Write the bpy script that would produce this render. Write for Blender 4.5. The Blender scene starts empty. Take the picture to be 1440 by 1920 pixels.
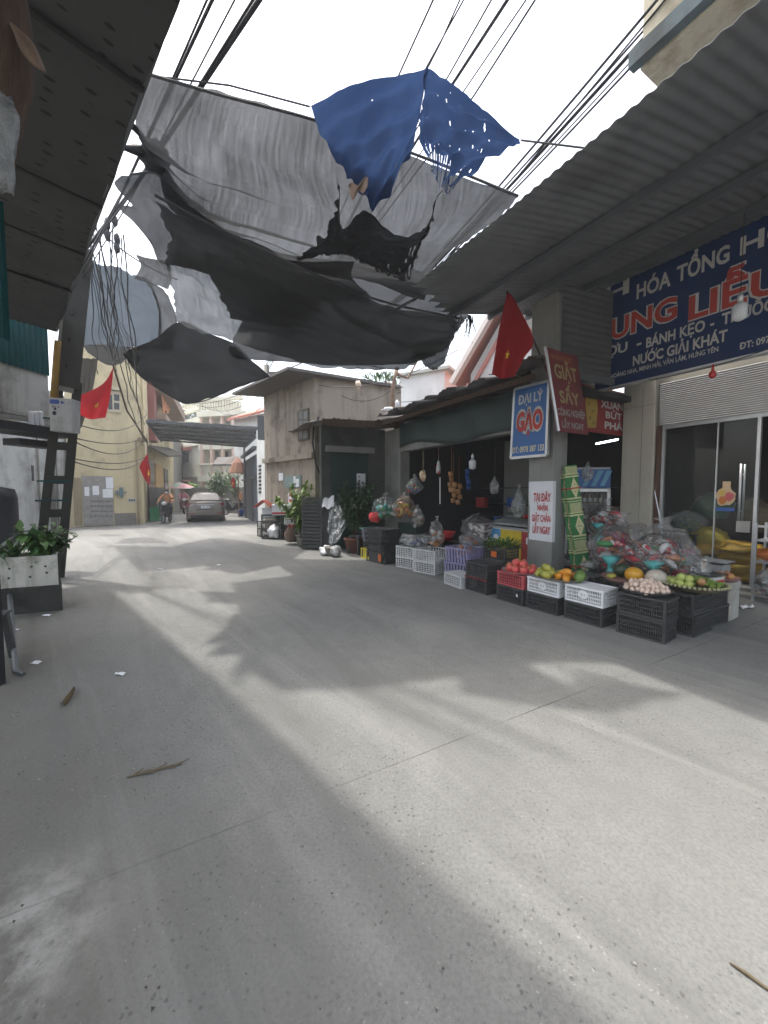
import bpy, bmesh, math, random
from mathutils import Vector, Matrix, noise
random.seed(11)
R = math.radians
sc = bpy.context.scene
COL = sc.collection
V = Vector
# ---------------------------------------------------------------- camera
F, HC = 720.0, 1.55
PITCH = math.atan(39 / 720)
cd = bpy.data.cameras.new('camera'); cam = bpy.data.objects.new('camera', cd); COL.objects.link(cam)
cd.sensor_fit = 'HORIZONTAL'; cd.sensor_width = 36; cd.lens = 36 * F / 1440
cd.clip_start = 0.05; cd.clip_end = 1500
cam.location = (0, 0, HC); cam.rotation_euler = (math.pi / 2 - PITCH, 0, 0)
sc.camera = cam
# ---------------------------------------------------------------- light
SUN_EL, SUN_AZ = R(74), R(-60)          # azimuth clockwise from +Y
wd = bpy.data.worlds.new('World'); sc.world = wd; wd.use_nodes = True
nt = wd.node_tree; bg = nt.nodes['Background']
sk = nt.nodes.new('ShaderNodeTexSky'); sk.sky_type = 'NISHITA'; sk.sun_disc = False
sk.sun_elevation = SUN_EL; sk.sun_rotation = SUN_AZ; sk.dust_density = 6.0; sk.air_density = 1.3; sk.ozone_density = 1.0
hz = nt.nodes.new('ShaderNodeHueSaturation'); hz.inputs['Saturation'].default_value = .55; nt.links.new(sk.outputs[0], hz.inputs['Color']); nt.links.new(hz.outputs[0], bg.inputs[0]); bg.inputs[1].default_value = 0.15
sd = bpy.data.lights.new('sun', 'SUN'); sd.energy = 1.0; sd.angle = R(1.5); sd.color = (1, .96, .9)
so = bpy.data.objects.new('sun', sd); COL.objects.link(so)
sdir = V((math.sin(SUN_AZ) * math.cos(SUN_EL), math.cos(SUN_AZ) * math.cos(SUN_EL), math.sin(SUN_EL)))
so.rotation_euler = sdir.to_track_quat('Z', 'Y').to_euler(); so.location = (0, 0, 30)
sc.view_settings.view_transform = 'Standard'; sc.view_settings.look = 'None'
sc.view_settings.exposure = 1.85; sc.view_settings.gamma = 1
# ---------------------------------------------------------------- measuring helpers (pixel of the 1440x1920 photo -> point of the place)
def ray(px, py):
    x = (px - 720) / F; u = (960 - py) / F; c, s = math.cos(PITCH), math.sin(PITCH)
    return V((x, c + u * s, u * c - s))
def gp(px, py, z=0.0):
    r = ray(px, py); return V((0, 0, HC)) + r * ((z - HC) / r.z)
def at(px, py, d):
    r = ray(px, py); return V((0, 0, HC)) + r * (d / r.y)
# the right-hand row of shops: X along the street towards the viewer, Y into the shops
RO = V((2.6, 6.2, 0)); RX = V((.49, -.8717, 0)); RY = V((.8717, .49, 0)); RZ = math.atan2(-.8717, .49)
def RW(x, y, z=0.0): return RO + RX * x + RY * y + V((0, 0, z))
def onR(px, py, Y):
    r = ray(px, py); c = V((0, 0, HC)) - RO; t = (Y - c.dot(RY)) / r.dot(RY); p = c + r * t
    return p.dot(RX), p.z
# ---------------------------------------------------------------- materials
def S(r, g, b):
    f = lambda c: ((c / 255 + .055) / 1.055) ** 2.4 if c > 10 else c / 255 / 12.92
    return (f(r), f(g), f(b))
MATS = {}
def mat(name, c1, c2=None, scale=4, rough=.7, bump=0, metal=0, spec=.5, stretch=(1, 1, 1), detail=5, coord='Object', contrast=.25, bscale=None, emit=0, sub=0):
    """two-tone noise over the surface, optional bump"""
    if name in MATS: return MATS[name]
    m = bpy.data.materials.new(name); m.use_nodes = True; n = m.node_tree; p = n.nodes['Principled BSDF']
    p.inputs['Roughness'].default_value = rough; p.inputs['Metallic'].default_value = metal
    p.inputs['Specular IOR Level'].default_value = spec
    if c2 is None: c2 = tuple(x * .82 for x in c1)
    tc = n.nodes.new('ShaderNodeTexCoord'); mp = n.nodes.new('ShaderNodeMapping'); mp.inputs['Scale'].default_value = stretch
    n.links.new(tc.outputs[coord], mp.inputs[0])
    nz = n.nodes.new('ShaderNodeTexNoise'); nz.inputs['Scale'].default_value = scale; nz.inputs['Detail'].default_value = detail
    n.links.new(mp.outputs[0], nz.inputs[0])
    rp = n.nodes.new('ShaderNodeValToRGB'); rp.color_ramp.elements[0].position = .5 - contrast; rp.color_ramp.elements[1].position = .5 + contrast
    rp.color_ramp.elements[0].color = (*c2, 1); rp.color_ramp.elements[1].color = (*c1, 1)
    n.links.new(nz.outputs[0], rp.inputs[0]); n.links.new(rp.outputs[0], p.inputs['Base Color'])
    if bump:
        nb = n.nodes.new('ShaderNodeTexNoise'); nb.inputs['Scale'].default_value = bscale or scale * 6; nb.inputs['Detail'].default_value = 4
        n.links.new(mp.outputs[0], nb.inputs[0])
        b = n.nodes.new('ShaderNodeBump'); b.inputs['Strength'].default_value = bump; b.inputs['Distance'].default_value = .02
        n.links.new(nb.outputs[0], b.inputs['Height']); n.links.new(b.outputs[0], p.inputs['Normal'])
    if emit:
        p.inputs['Emission Color'].default_value = (*c1, 1); p.inputs['Emission Strength'].default_value = emit
    MATS[name] = m; m['c'] = 1
    return m
def wallmat(name, c, stain, amt=.5, scale=1.6, rough=.9, bump=.25):
    """render wall: patchy tone, rain streaks running down, blotches of dirt"""
    if name in MATS: return MATS[name]
    m = mat(name, c, tuple(x * .8 for x in c), scale, rough, bump, spec=.2, contrast=.3); n = m.node_tree; p = n.nodes['Principled BSDF']
    src = p.inputs['Base Color'].links[0].from_socket
    tc = n.nodes.new('ShaderNodeTexCoord')
    def layer(sc_, stretch, lo, hi, col, src, det=6):
        mp = n.nodes.new('ShaderNodeMapping'); mp.inputs['Scale'].default_value = stretch; n.links.new(tc.outputs['Object'], mp.inputs[0])
        z = n.nodes.new('ShaderNodeTexNoise'); z.inputs['Scale'].default_value = sc_; z.inputs['Detail'].default_value = det; z.inputs['Roughness'].default_value = .65
        n.links.new(mp.outputs[0], z.inputs[0])
        r = n.nodes.new('ShaderNodeMapRange'); r.inputs[1].default_value = lo; r.inputs[2].default_value = hi; r.inputs[4].default_value = amt
        n.links.new(z.outputs[0], r.inputs[0])
        x = n.nodes.new('ShaderNodeMix'); x.data_type = 'RGBA'; n.links.new(r.outputs[0], x.inputs[0]); n.links.new(src, x.inputs[6]); x.inputs[7].default_value = (*col, 1)
        return x.outputs[2]
    kx = max(1, scale / 1.6); s = layer(2.2 * kx, (1, 1, .12), .48, .72, stain, src)
    s = layer(1.1 * kx, (1, 1, 1), .5, .7, tuple(x * .8 for x in stain), s, 9)
    n.links.new(s, p.inputs['Base Color'])
    return m
def flat(name, c, rough=.6, **k): return mat(name, c, tuple(x * .88 for x in c), 7, rough, **k)
def sheetmat(name, c, trans, transl=.3, weave=220, streak=.35, rough=.8):
    """woven shade cloth / tarpaulin: part of the light goes straight through the weave, part is scattered"""
    m = bpy.data.materials.new(name); m.use_nodes = True; n = m.node_tree; n.nodes.clear()
    out = n.nodes.new('ShaderNodeOutputMaterial'); tr = n.nodes.new('ShaderNodeBsdfTransparent'); df = n.nodes.new('ShaderNodeBsdfDiffuse'); tl = n.nodes.new('ShaderNodeBsdfTranslucent')
    uv = n.nodes.new('ShaderNodeUVMap')
    z = n.nodes.new('ShaderNodeTexNoise'); z.inputs['Scale'].default_value = 1; z.inputs['Detail'].default_value = 5; z.inputs['Roughness'].default_value = .7
    mp = n.nodes.new('ShaderNodeMapping'); mp.inputs['Scale'].default_value = (weave * .16, weave * .011, 1); n.links.new(uv.outputs[0], mp.inputs[0]); n.links.new(mp.outputs[0], z.inputs[0])
    z2 = n.nodes.new('ShaderNodeTexNoise'); z2.inputs['Scale'].default_value = 1.3; z2.inputs['Detail'].default_value = 6; n.links.new(uv.outputs[0], z2.inputs[0])
    a = n.nodes.new('ShaderNodeMath'); a.operation = 'ADD'; n.links.new(z.outputs[0], a.inputs[0]); n.links.new(z2.outputs[0], a.inputs[1])
    r = n.nodes.new('ShaderNodeMapRange'); r.inputs[1].default_value = .78; r.inputs[2].default_value = 1.22
    r.inputs[3].default_value = trans * (1 - streak); r.inputs[4].default_value = trans * (1 + streak); n.links.new(a.outputs[0], r.inputs[0])
    cr = n.nodes.new('ShaderNodeMix'); cr.data_type = 'RGBA'; cr.inputs[6].default_value = (*[x * .75 for x in c], 1); cr.inputs[7].default_value = (*c, 1); n.links.new(z2.outputs[0], cr.inputs[0])
    n.links.new(cr.outputs[2], df.inputs[0]); n.links.new(cr.outputs[2], tl.inputs[0])
    m1 = n.nodes.new('ShaderNodeMixShader'); m1.inputs[0].default_value = transl; n.links.new(df.outputs[0], m1.inputs[1]); n.links.new(tl.outputs[0], m1.inputs[2])
    m2 = n.nodes.new('ShaderNodeMixShader'); n.links.new(r.outputs[0], m2.inputs[0]); n.links.new(m1.outputs[0], m2.inputs[1]); n.links.new(tr.outputs[0], m2.inputs[2])
    n.links.new(m2.outputs[0], out.inputs[0])
    return m
def clearmat(name, tint=(.9, .92, .92), gloss=.25, rough=.12, body=.06, bump=0):
    """thin clear plastic film or window glass"""
    if name in MATS: return MATS[name]
    m = bpy.data.materials.new(name); m.use_nodes = True; n = m.node_tree; n.nodes.clear()
    out = n.nodes.new('ShaderNodeOutputMaterial'); tr = n.nodes.new('ShaderNodeBsdfTransparent'); tr.inputs[0].default_value = (*tint, 1)
    gl = n.nodes.new('ShaderNodeBsdfGlossy'); gl.inputs['Roughness'].default_value = rough; df = n.nodes.new('ShaderNodeBsdfDiffuse'); df.inputs[0].default_value = (.8, .82, .82, 1)
    lw = n.nodes.new('ShaderNodeLayerWeight'); lw.inputs[0].default_value = .35
    mr = n.nodes.new('ShaderNodeMapRange'); mr.inputs[3].default_value = gloss * .12; mr.inputs[4].default_value = min(1, gloss * 2); n.links.new(lw.outputs[0], mr.inputs[0])
    a = n.nodes.new('ShaderNodeMixShader'); a.inputs[0].default_value = body; n.links.new(tr.outputs[0], a.inputs[1]); n.links.new(df.outputs[0], a.inputs[2])
    b = n.nodes.new('ShaderNodeMixShader'); n.links.new(mr.outputs[0], b.inputs[0]); n.links.new(a.outputs[0], b.inputs[1]); n.links.new(gl.outputs[0], b.inputs[2])
    if bump:
        tc = n.nodes.new('ShaderNodeTexCoord'); z = n.nodes.new('ShaderNodeTexNoise'); z.inputs['Scale'].default_value = 18; z.inputs['Detail'].default_value = 4; n.links.new(tc.outputs['Object'], z.inputs[0])
        bp = n.nodes.new('ShaderNodeBump'); bp.inputs['Strength'].default_value = bump; bp.inputs['Distance'].default_value = .05; n.links.new(z.outputs[0], bp.inputs['Height'])
        n.links.new(bp.outputs[0], gl.inputs['Normal']); n.links.new(bp.outputs[0], lw.inputs['Normal'])
    n.links.new(b.outputs[0], out.inputs[0]); MATS[name] = m
    return m
# ---------------------------------------------------------------- object helpers
def tag(o, label=None, cat=None, group=None, kind=None):
    if label: o['label'] = label
    if cat: o['category'] = cat
    if group: o['group'] = group
    if kind: o['kind'] = kind
    return o
def thing(name, label, cat, loc=(0, 0, 0), rz=0, group=None):
    o = bpy.data.objects.new(name, None); COL.objects.link(o); o.location = loc; o.rotation_euler = (0, 0, rz); o.empty_display_size = .1
    return tag(o, label, cat, group)
def mw(o): return (mw(o.parent) if o.parent else Matrix()) @ o.matrix_basis
def kids(o): return [c for c in COL.objects if c.parent == o]
def copy_tree(o, parent=None, ch=None):
    c = o.copy(); COL.objects.link(c); c.parent = parent
    for k in list(o.children): copy_tree(k, c)
    return c
def put(o, loc, rz=None, label=None, group=None):
    o.location = loc
    if rz is not None: o.rotation_euler[2] = rz
    return tag(o, label, None, group)
class MB:
    def __init__(s): s.bm = bmesh.new(); s.mi = 0; s.uv = None
    def f(s, vs):
        try: fc = s.bm.faces.new(vs)
        except ValueError: return None
        fc.material_index = s.mi; return fc
    def v(s, p): return s.bm.verts.new(p)
    def poly(s, pts): return s.f([s.v(p) for p in pts])
    def hexa(s, p):   # p: 4 bottom, 4 top
        v = [s.v(q) for q in p]
        for i in ((3, 2, 1, 0), (4, 5, 6, 7), (0, 1, 5, 4), (1, 2, 6, 5), (2, 3, 7, 6), (3, 0, 4, 7)): s.f([v[k] for k in i])
        return s
    def box(s, x0, x1, y0, y1, z0, z1):
        return s.hexa([(x0, y0, z0), (x1, y0, z0), (x1, y1, z0), (x0, y1, z0), (x0, y0, z1), (x1, y0, z1), (x1, y1, z1), (x0, y1, z1)])
    def bar(s, p, q, w, h=None, up=(0, 0, 1)):
        p, q = V(p), V(q); h = h or w; d = (q - p).normalized(); u = V(up)
        if abs(d.dot(u)) > .95: u = V((0, 1, 0))
        a = d.cross(u).normalized() * w / 2; b = a.cross(d).normalized() * h / 2
        return s.hexa([p - a - b, p + a - b, p + a + b, p - a + b, q - a - b, q + a - b, q + a + b, q - a + b])
    def tube(s, pts, r, n=6, caps=True):
        pts = [V(p) for p in pts]; rs = r if isinstance(r, (list, tuple)) else [r] * len(pts); rings = []; last = None
        for i, p in enumerate(pts):
            d = (pts[min(i + 1, len(pts) - 1)] - pts[max(i - 1, 0)])
            if d.length < 1e-9: d = V((0, 0, 1))
            d.normalize()
            if last is None: last = d.orthogonal().normalized()
            a = (last - d * last.dot(d))
            a = a.normalized() if a.length > 1e-6 else d.orthogonal().normalized(); last = a; b = d.cross(a)
            rings.append([s.v(p + (a * math.cos(k * 2 * math.pi / n) + b * math.sin(k * 2 * math.pi / n)) * rs[i]) for k in range(n)])
        for A, B in zip(rings, rings[1:]):
            for k in range(n): s.f([A[k], A[(k + 1) % n], B[(k + 1) % n], B[k]])
        if caps: s.f(rings[0][::-1]); s.f(rings[-1])
        return s
    def lathe(s, prof, n=16, c=(0, 0, 0), axis=None):
        c = V(c); rings = []
        for r_, z in prof:
            rg = []
            for k in range(n):
                a = k * 2 * math.pi / n; p = V((r_ * math.cos(a), r_ * math.sin(a), z))
                if axis is not None: p = axis @ p
                rg.append(s.v(c + p))
            rings.append(rg)
        for A, B in zip(rings, rings[1:]):
            for k in range(n): s.f([A[k], A[(k + 1) % n], B[(k + 1) % n], B[k]])
        s.f(rings[0][::-1]); s.f(rings[-1]); return s
    def sph(s, c, r, nu=12, nv=8, m=None, jit=0, fn=None):
        r = (r, r, r) if not isinstance(r, (tuple, list)) else r; c = V(c); rows = []
        sd_ = random.random() * 50
        for j in range(nv + 1):
            t = math.pi * j / nv; row = []
            for i in range(nu if 0 < j < nv else 1):
                a = 2 * math.pi * i / nu; q = V((math.sin(t) * math.cos(a), math.sin(t) * math.sin(a), math.cos(t)))
                k = 1 + (noise.noise(q * 1.7 + V((sd_, 0, 0))) * jit if jit else 0)
                p = V((q.x * r[0] * k, q.y * r[1] * k, q.z * r[2] * k))
                if fn: p = fn(p)
                if m is not None: p = m @ p
                row.append(s.v(c + p))
            rows.append(row)
        for A, B in zip(rows, rows[1:]):
            for i in range(nu):
                a0, a1 = A[i % len(A)], A[(i + 1) % len(A)]; b0, b1 = B[i % len(B)], B[(i + 1) % len(B)]
                s.f([x for k, x in enumerate((a0, b0, b1, a1)) if x not in (a0, b0, b1, a1)[:k]])
        return s
    def grid(s, fn, nu, nv, uvs=(1, 1), skip=None):
        vs = [[s.v(fn(i / nu, j / nv)) for i in range(nu + 1)] for j in range(nv + 1)]
        if s.uv is None: s.uv = s.bm.loops.layers.uv.new('UVMap')
        for j in range(nv):
            for i in range(nu):
                if skip and skip((i + .5) / nu, (j + .5) / nv): continue
                fc = s.f([vs[j][i], vs[j][i + 1], vs[j + 1][i + 1], vs[j + 1][i]])
                if fc:
                    for l, (a, b) in zip(fc.loops, ((i, j), (i + 1, j), (i + 1, j + 1), (i, j + 1))): l[s.uv].uv = (a / nu * uvs[0], b / nv * uvs[1])
        return s
    def prism(s, poly, M, t):
        """2-D outline placed by matrix M, thickness t along its z"""
        a = [s.v(M @ V((x, y, 0))) for x, y in poly]; b = [s.v(M @ V((x, y, t))) for x, y in poly]
        s.f(a[::-1]); s.f(b)
        for k in range(len(a)): s.f([a[k], a[(k + 1) % len(a)], b[(k + 1) % len(a)], b[k]])
        return s
    def build(s, name, mats, parent=None, world=False, smooth=False, solid=0, bevel=0, recalc=True, recenter=True):
        if recalc: bmesh.ops.recalc_face_normals(s.bm, faces=s.bm.faces)
        if bevel:
            bmesh.ops.bevel(s.bm, geom=list(s.bm.edges), offset=bevel, segments=1, affect='EDGES', clamp_overlap=True)
        me = bpy.data.meshes.new(name); s.bm.to_mesh(me); s.bm.free()
        for m in (mats if isinstance(mats, (list, tuple)) else [mats]): me.materials.append(m)
        o = bpy.data.objects.new(name, me); COL.objects.link(o)
        if parent is not None:
            o.parent = parent
            if world: me.transform(mw(parent).inverted())
        elif recenter and len(me.vertices):
            xs = [v.co.x for v in me.vertices]; ys = [v.co.y for v in me.vertices]; zs = [v.co.z for v in me.vertices]
            c = V(((min(xs) + max(xs)) / 2, (min(ys) + max(ys)) / 2, min(zs))); me.transform(Matrix.Translation(-c)); o.location = c
        if smooth: me.polygons.foreach_set('use_smooth', [True] * len(me.polygons))
        if solid:
            md = o.modifiers.new('solid', 'SOLIDIFY'); md.thickness = solid; md.offset = 0
        return o
def pieces(mb, name, mats, parent=None, world=False, **k):
    """build every loose piece of the mesh as an object of its own"""
    todo = set(mb.bm.verts); out = []
    while todo:
        st = [todo.pop()]; comp = set(st)
        while st:
            for e in st.pop().link_edges:
                for q in e.verts:
                    if q in todo: todo.discard(q); comp.add(q); st.append(q)
        m2 = MB(); mp = {q: m2.v(q.co) for q in sorted(comp, key=lambda q: (q.co.x, q.co.y, q.co.z))}
        for fc in {fc for q in comp for fc in q.link_faces}: m2.mi = fc.material_index; m2.f([mp[q] for q in fc.verts])
        out.append(m2.build(name, mats, parent, world, **k))
    return out
def mxy(o, x, up):
    """matrix: local x along x, local y along up, z out, origin o"""
    x = V(x).normalized(); up = V(up).normalized(); z = x.cross(up).normalized(); up = z.cross(x)
    return Matrix(((x.x, up.x, z.x, o[0]), (x.y, up.y, z.y, o[1]), (x.z, up.z, z.z, o[2]), (0, 0, 0, 1)))
BASE = {'Đ': 'D', 'Ư': 'U', 'Ơ': 'O', 'Ớ': 'Ó', 'Ợ': 'Ọ'}
def extent(s, bold, width=False):
    c = bpy.data.curves.new('t', 'FONT'); c.body = s; c.offset = bold; c.resolution_u = 1
    o = bpy.data.objects.new('t', c); COL.objects.link(o); me = bpy.data.meshes.new_from_object(o.evaluated_get(bpy.context.evaluated_depsgraph_get())); bpy.data.objects.remove(o); bpy.data.curves.remove(c)
    xs = [v.co.x for v in me.vertices] or [0]; bpy.data.meshes.remove(me)
    return max(xs) - min(xs) if width else (min(xs), max(xs))
def glyphs(mb, s, x0, x1, y0, cap, bold=.02, depth=.003, M=Matrix(), slant=0, fn=None):
    """add lettering s between x0 and x1 (local), baseline y0, capital height cap"""
    s0 = s; s = ''.join(BASE.get(ch, ch) for ch in s)
    c = bpy.data.curves.new('t', 'FONT'); c.body = s; c.offset = bold; c.resolution_u = 3; c.shear = slant
    o = bpy.data.objects.new('t', c); COL.objects.link(o); dg = bpy.context.evaluated_depsgraph_get()
    me = bpy.data.meshes.new_from_object(o.evaluated_get(dg)); bpy.data.objects.remove(o); bpy.data.curves.remove(c)
    xs = [v.co.x for v in me.vertices]; a, b = min(xs), max(xs); k = (x1 - x0) / (b - a) if x1 is not None else cap / .73
    vs = []
    for v in me.vertices:
        p = V((x0 + (v.co.x - a) * k, y0 + v.co.y * cap / .73, depth))
        vs.append(mb.v(fn(p) if fn else M @ p))
    for p in me.polygons: mb.f([vs[i] for i in p.vertices])
    for i, ch in enumerate(s0):
        if ch not in BASE: continue
        rt = extent(s[:i + 1], bold)[1]; lt = rt - extent(s[i], bold, True)
        qs = ((lt - .07, .315), (lt + .3, .315), (lt + .3, .415), (lt - .07, .415)) if ch == 'Đ' else ((rt - .06, .62), (rt + .05, .66), (rt + .1, .86), (rt + .01, .86))
        q = [V((x0 + (x - a) * k, y0 + y * cap / .73, depth + .0012)) for x, y in qs]; mb.f([mb.v(fn(p) if fn else M @ p) for p in q])
    bpy.data.meshes.remove(me)
def cr(p, t):
    """Catmull-Rom through a list"""
    n = len(p) - 1; x = min(max(t, 0), 1) * n; i = min(int(x), n - 1); u = x - i
    p0 = p[i - 1] if i else p[0] * 2 - p[1]; p3 = p[i + 2] if i + 2 <= n else p[n] * 2 - p[n - 1]; p1, p2 = p[i], p[i + 1]
    return .5 * ((2 * p1) + (p2 - p0) * u + (2 * p0 - 5 * p1 + 4 * p2 - p3) * u * u + (3 * p1 - p0 - 3 * p2 + p3) * u ** 3)
def patch(rows): return lambda u, v: cr([cr(r_, u) for r_ in rows], v)
def sag(p, q, s, n=12): return [V(p).lerp(V(q), i / n) - V((0, 0, s * 4 * (i / n) * (1 - i / n))) for i in range(n + 1)]
def corr(mb, P, eu, ev, nu_waves, amp, seg=6, nv=1, axis=None, jit=0):
    """corrugated sheet: P corner, eu across the waves, ev along them"""
    P, eu, ev = V(P), V(eu), V(ev); nrm = (axis and V(axis)) or eu.cross(ev).normalized(); n = nu_waves * seg
    return mb.grid(lambda u, v: P + eu * u + ev * v + nrm * (amp * math.sin(u * nu_waves * 2 * math.pi) + (jit * noise.noise(V((u * 5, v * 3, 1.3))) if jit else 0)), n, nv)
# ================================================================ measuring on walls
Z1 = V((0, 0, 1))
def nrm(A, B):
    d = (V(B) - V(A)); d.z = 0; d.normalize(); n = V((d.y, -d.x, 0))
    return n if n.dot(-V(A)) > 0 else -n
def onW(A, B, px, py):
    r = ray(px, py); n = nrm(A, B); c = V((0, 0, HC)); return c + r * ((V(A) - c).dot(n) / r.dot(n))
def wbox(mb, A, B, x0, x1, yt, yb, o0, o1):
    n = nrm(A, B); P = onW(A, B, x0, yb); Q = onW(A, B, x1, yb); xm = (x0 + x1) / 2
    z0 = onW(A, B, xm, yb).z; z1 = onW(A, B, xm, yt).z; P.z = Q.z = 0
    return mb.hexa([P + n * o1 + Z1 * z0, Q + n * o1 + Z1 * z0, Q + n * o0 + Z1 * z0, P + n * o0 + Z1 * z0,
                    P + n * o1 + Z1 * z1, Q + n * o1 + Z1 * z1, Q + n * o0 + Z1 * z1, P + n * o0 + Z1 * z1])
def wall(mb, A, B, z0, z1, depth):
    """box standing on A-B, going depth away from the viewer"""
    A = V((A[0], A[1], 0)); B = V((B[0], B[1], 0)); k = -nrm(A, B) * depth
    return mb.hexa([A + Z1 * z0, B + Z1 * z0, B + k + Z1 * z0, A + k + Z1 * z0, A + Z1 * z1, B + Z1 * z1, B + k + Z1 * z1, A + k + Z1 * z1])
# ================================================================ ground
def ground_mat():
    m = bpy.data.materials.new('worn concrete'); m.use_nodes = True; n = m.node_tree; p = n.nodes['Principled BSDF']; L = n.links.new
    tc = n.nodes.new('ShaderNodeTexCoord'); co = tc.outputs['Object']
    def nz(scale, det=6, rough=.6, src=co):
        z = n.nodes.new('ShaderNodeTexNoise'); z.inputs['Scale'].default_value = scale; z.inputs['Detail'].default_value = det; z.inputs['Roughness'].default_value = rough; L(src, z.inputs[0]); return z.outputs[0]
    def mr(src, a, b, c=0, d=1, smooth=False):
        r = n.nodes.new('ShaderNodeMapRange'); r.inputs[1].default_value = a; r.inputs[2].default_value = b; r.inputs[3].default_value = c; r.inputs[4].default_value = d
        if smooth: r.interpolation_type = 'SMOOTHSTEP'
        L(src, r.inputs[0]); return r.outputs[0]
    def mix(f, a, col):
        x = n.nodes.new('ShaderNodeMix'); x.data_type = 'RGBA'; L(f, x.inputs[0])
        if isinstance(a, tuple): x.inputs[6].default_value = (*a, 1)
        else: L(a, x.inputs[6])
        x.inputs[7].default_value = (*col, 1); return x.outputs[2]
    def mt(op, a, b):
        x = n.nodes.new('ShaderNodeMath'); x.operation = op
        for i, s in enumerate((a, b)):
            if isinstance(s, (int, float)): x.inputs[i].default_value = s
            else: L(s, x.inputs[i])
        return x.outputs[0]
    base = mix(mr(nz(.7, 8, .65), .32, .68), (.175, .176, .168), (.225, .226, .212))
    base = mix(mr(nz(7, 6), .45, .75, 0, .45), base, (.145, .145, .137))
    base = mix(mr(nz(60, 3), .42, .7, 0, .55), base, (.115, .115, .11))
    # tyre-polished and dusty blotches
    base = mix(mr(nz(.9, 8, .7), .54, .7, 0, .5), base, (.125, .124, .112))
    base = mix(mr(nz(.33, 5), .52, .66, 0, .4), base, (.275, .27, .25))
    # dirt along the left-hand edge of the road
    dt = n.nodes.new('ShaderNodeVectorMath'); dt.operation = 'DOT_PRODUCT'; L(co, dt.inputs[0]); dt.inputs[1].default_value = (.7071, .7071, 0)
    e = mt('ADD', dt.outputs['Value'], mt('MULTIPLY', nz(1.1, 7), 1.6))
    base = mix(mr(e, .4, 1.9, .75, 0, True), base, (.12, .112, .09))
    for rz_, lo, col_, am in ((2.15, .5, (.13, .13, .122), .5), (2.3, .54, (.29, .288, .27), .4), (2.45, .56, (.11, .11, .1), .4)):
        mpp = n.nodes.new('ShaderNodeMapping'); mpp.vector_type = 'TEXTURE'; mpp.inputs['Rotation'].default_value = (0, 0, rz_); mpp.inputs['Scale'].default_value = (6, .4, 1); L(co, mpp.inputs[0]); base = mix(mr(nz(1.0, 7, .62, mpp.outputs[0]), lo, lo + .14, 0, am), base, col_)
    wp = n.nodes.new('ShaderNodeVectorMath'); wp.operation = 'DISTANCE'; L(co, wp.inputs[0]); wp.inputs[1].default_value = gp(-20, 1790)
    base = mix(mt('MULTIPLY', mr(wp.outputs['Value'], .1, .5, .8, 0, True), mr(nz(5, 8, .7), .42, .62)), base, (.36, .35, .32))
    # embedded stones, dark and pale
    dn = n.nodes.new('ShaderNodeTexNoise'); dn.inputs['Scale'].default_value = 90; L(co, dn.inputs[0]); ds = n.nodes.new('ShaderNodeVectorMath'); ds.operation = 'SCALE'; ds.inputs['Scale'].default_value = .02; L(dn.outputs['Color'], ds.inputs[0]); dv = n.nodes.new('ShaderNodeVectorMath'); L(co, dv.inputs[0]); L(ds.outputs[0], dv.inputs[1]); co2 = dv.outputs[0]
    for sc_, th, col, a, pick in ((46, .24, (.06, .06, .06), .75, .8), (64, .2, (.42, .41, .39), .5, .92), (95, .24, (.1, .1, .1), .6, .6), (26, .11, (.05, .05, .05), .85, .9)):
        vo = n.nodes.new('ShaderNodeTexVoronoi'); vo.inputs['Scale'].default_value = sc_; L(co2, vo.inputs[0])
        sp = n.nodes.new('ShaderNodeSeparateColor'); L(vo.outputs['Color'], sp.inputs[0])
        base = mix(mt('MULTIPLY', mt('MULTIPLY', mr(vo.outputs['Distance'], th, th * 1.5, a, 0), mr(sp.outputs[0], pick, pick + .02)), mr(nz(.9, 5), .4, .6, .12, 1)), base, col)
    # the construction joint across the slab and a second one farther off
    for (a, b, w) in ((gp(0, 1722), gp(1170, 1265), .006), (gp(60, 1178), gp(1400, 1500) , .0)):
        if not w: continue
        d = (b - a).normalized(); q = V((-d.y, d.x, 0)); dd = n.nodes.new('ShaderNodeVectorMath'); dd.operation = 'DOT_PRODUCT'; L(co, dd.inputs[0]); dd.inputs[1].default_value = q
        x = mt('ADD', dd.outputs['Value'], mt('MULTIPLY', nz(14, 3), .014)); x = mt('ABSOLUTE', mt('SUBTRACT', x, q.dot(a) + .007), 0)
        base = mix(mt('MULTIPLY', mr(x, w * .3, w * 1.1, 1, 0), mr(nz(1.2, 3), .42, .62, .12, .95)), base, (.06, .06, .055))
    # fine cracks
    vo = n.nodes.new('ShaderNodeTexVoronoi'); vo.feature = 'DISTANCE_TO_EDGE'; vo.inputs['Scale'].default_value = .55
    mp = n.nodes.new('ShaderNodeVectorMath'); mp.operation = 'ADD'; L(co, mp.inputs[0]); z = n.nodes.new('ShaderNodeTexNoise'); z.inputs['Scale'].default_value = 3; L(co, z.inputs[0]); sc2 = n.nodes.new('ShaderNodeVectorMath'); sc2.operation = 'SCALE'; sc2.inputs['Scale'].default_value = .35; L(z.outputs['Color'], sc2.inputs[0]); L(sc2.outputs[0], mp.inputs[1]); L(mp.outputs[0], vo.inputs[0])
    base = mix(mt('MULTIPLY', mr(vo.outputs['Distance'], 0, .004, .7, 0), mr(nz(.6, 2), .56, .64)), base, (.07, .07, .065))
    L(base, p.inputs['Base Color']); p.inputs['Roughness'].default_value = .82; p.inputs['Specular IOR Level'].default_value = .35
    b = n.nodes.new('ShaderNodeBump'); b.inputs['Strength'].default_value = .35; b.inputs['Distance'].default_value = .01
    h = mt('ADD', nz(45, 5, .7), mt('MULTIPLY', nz(5, 4), 1.5)); L(h, b.inputs['Height']); L(b.outputs[0], p.inputs['Normal'])
    return m
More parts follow.
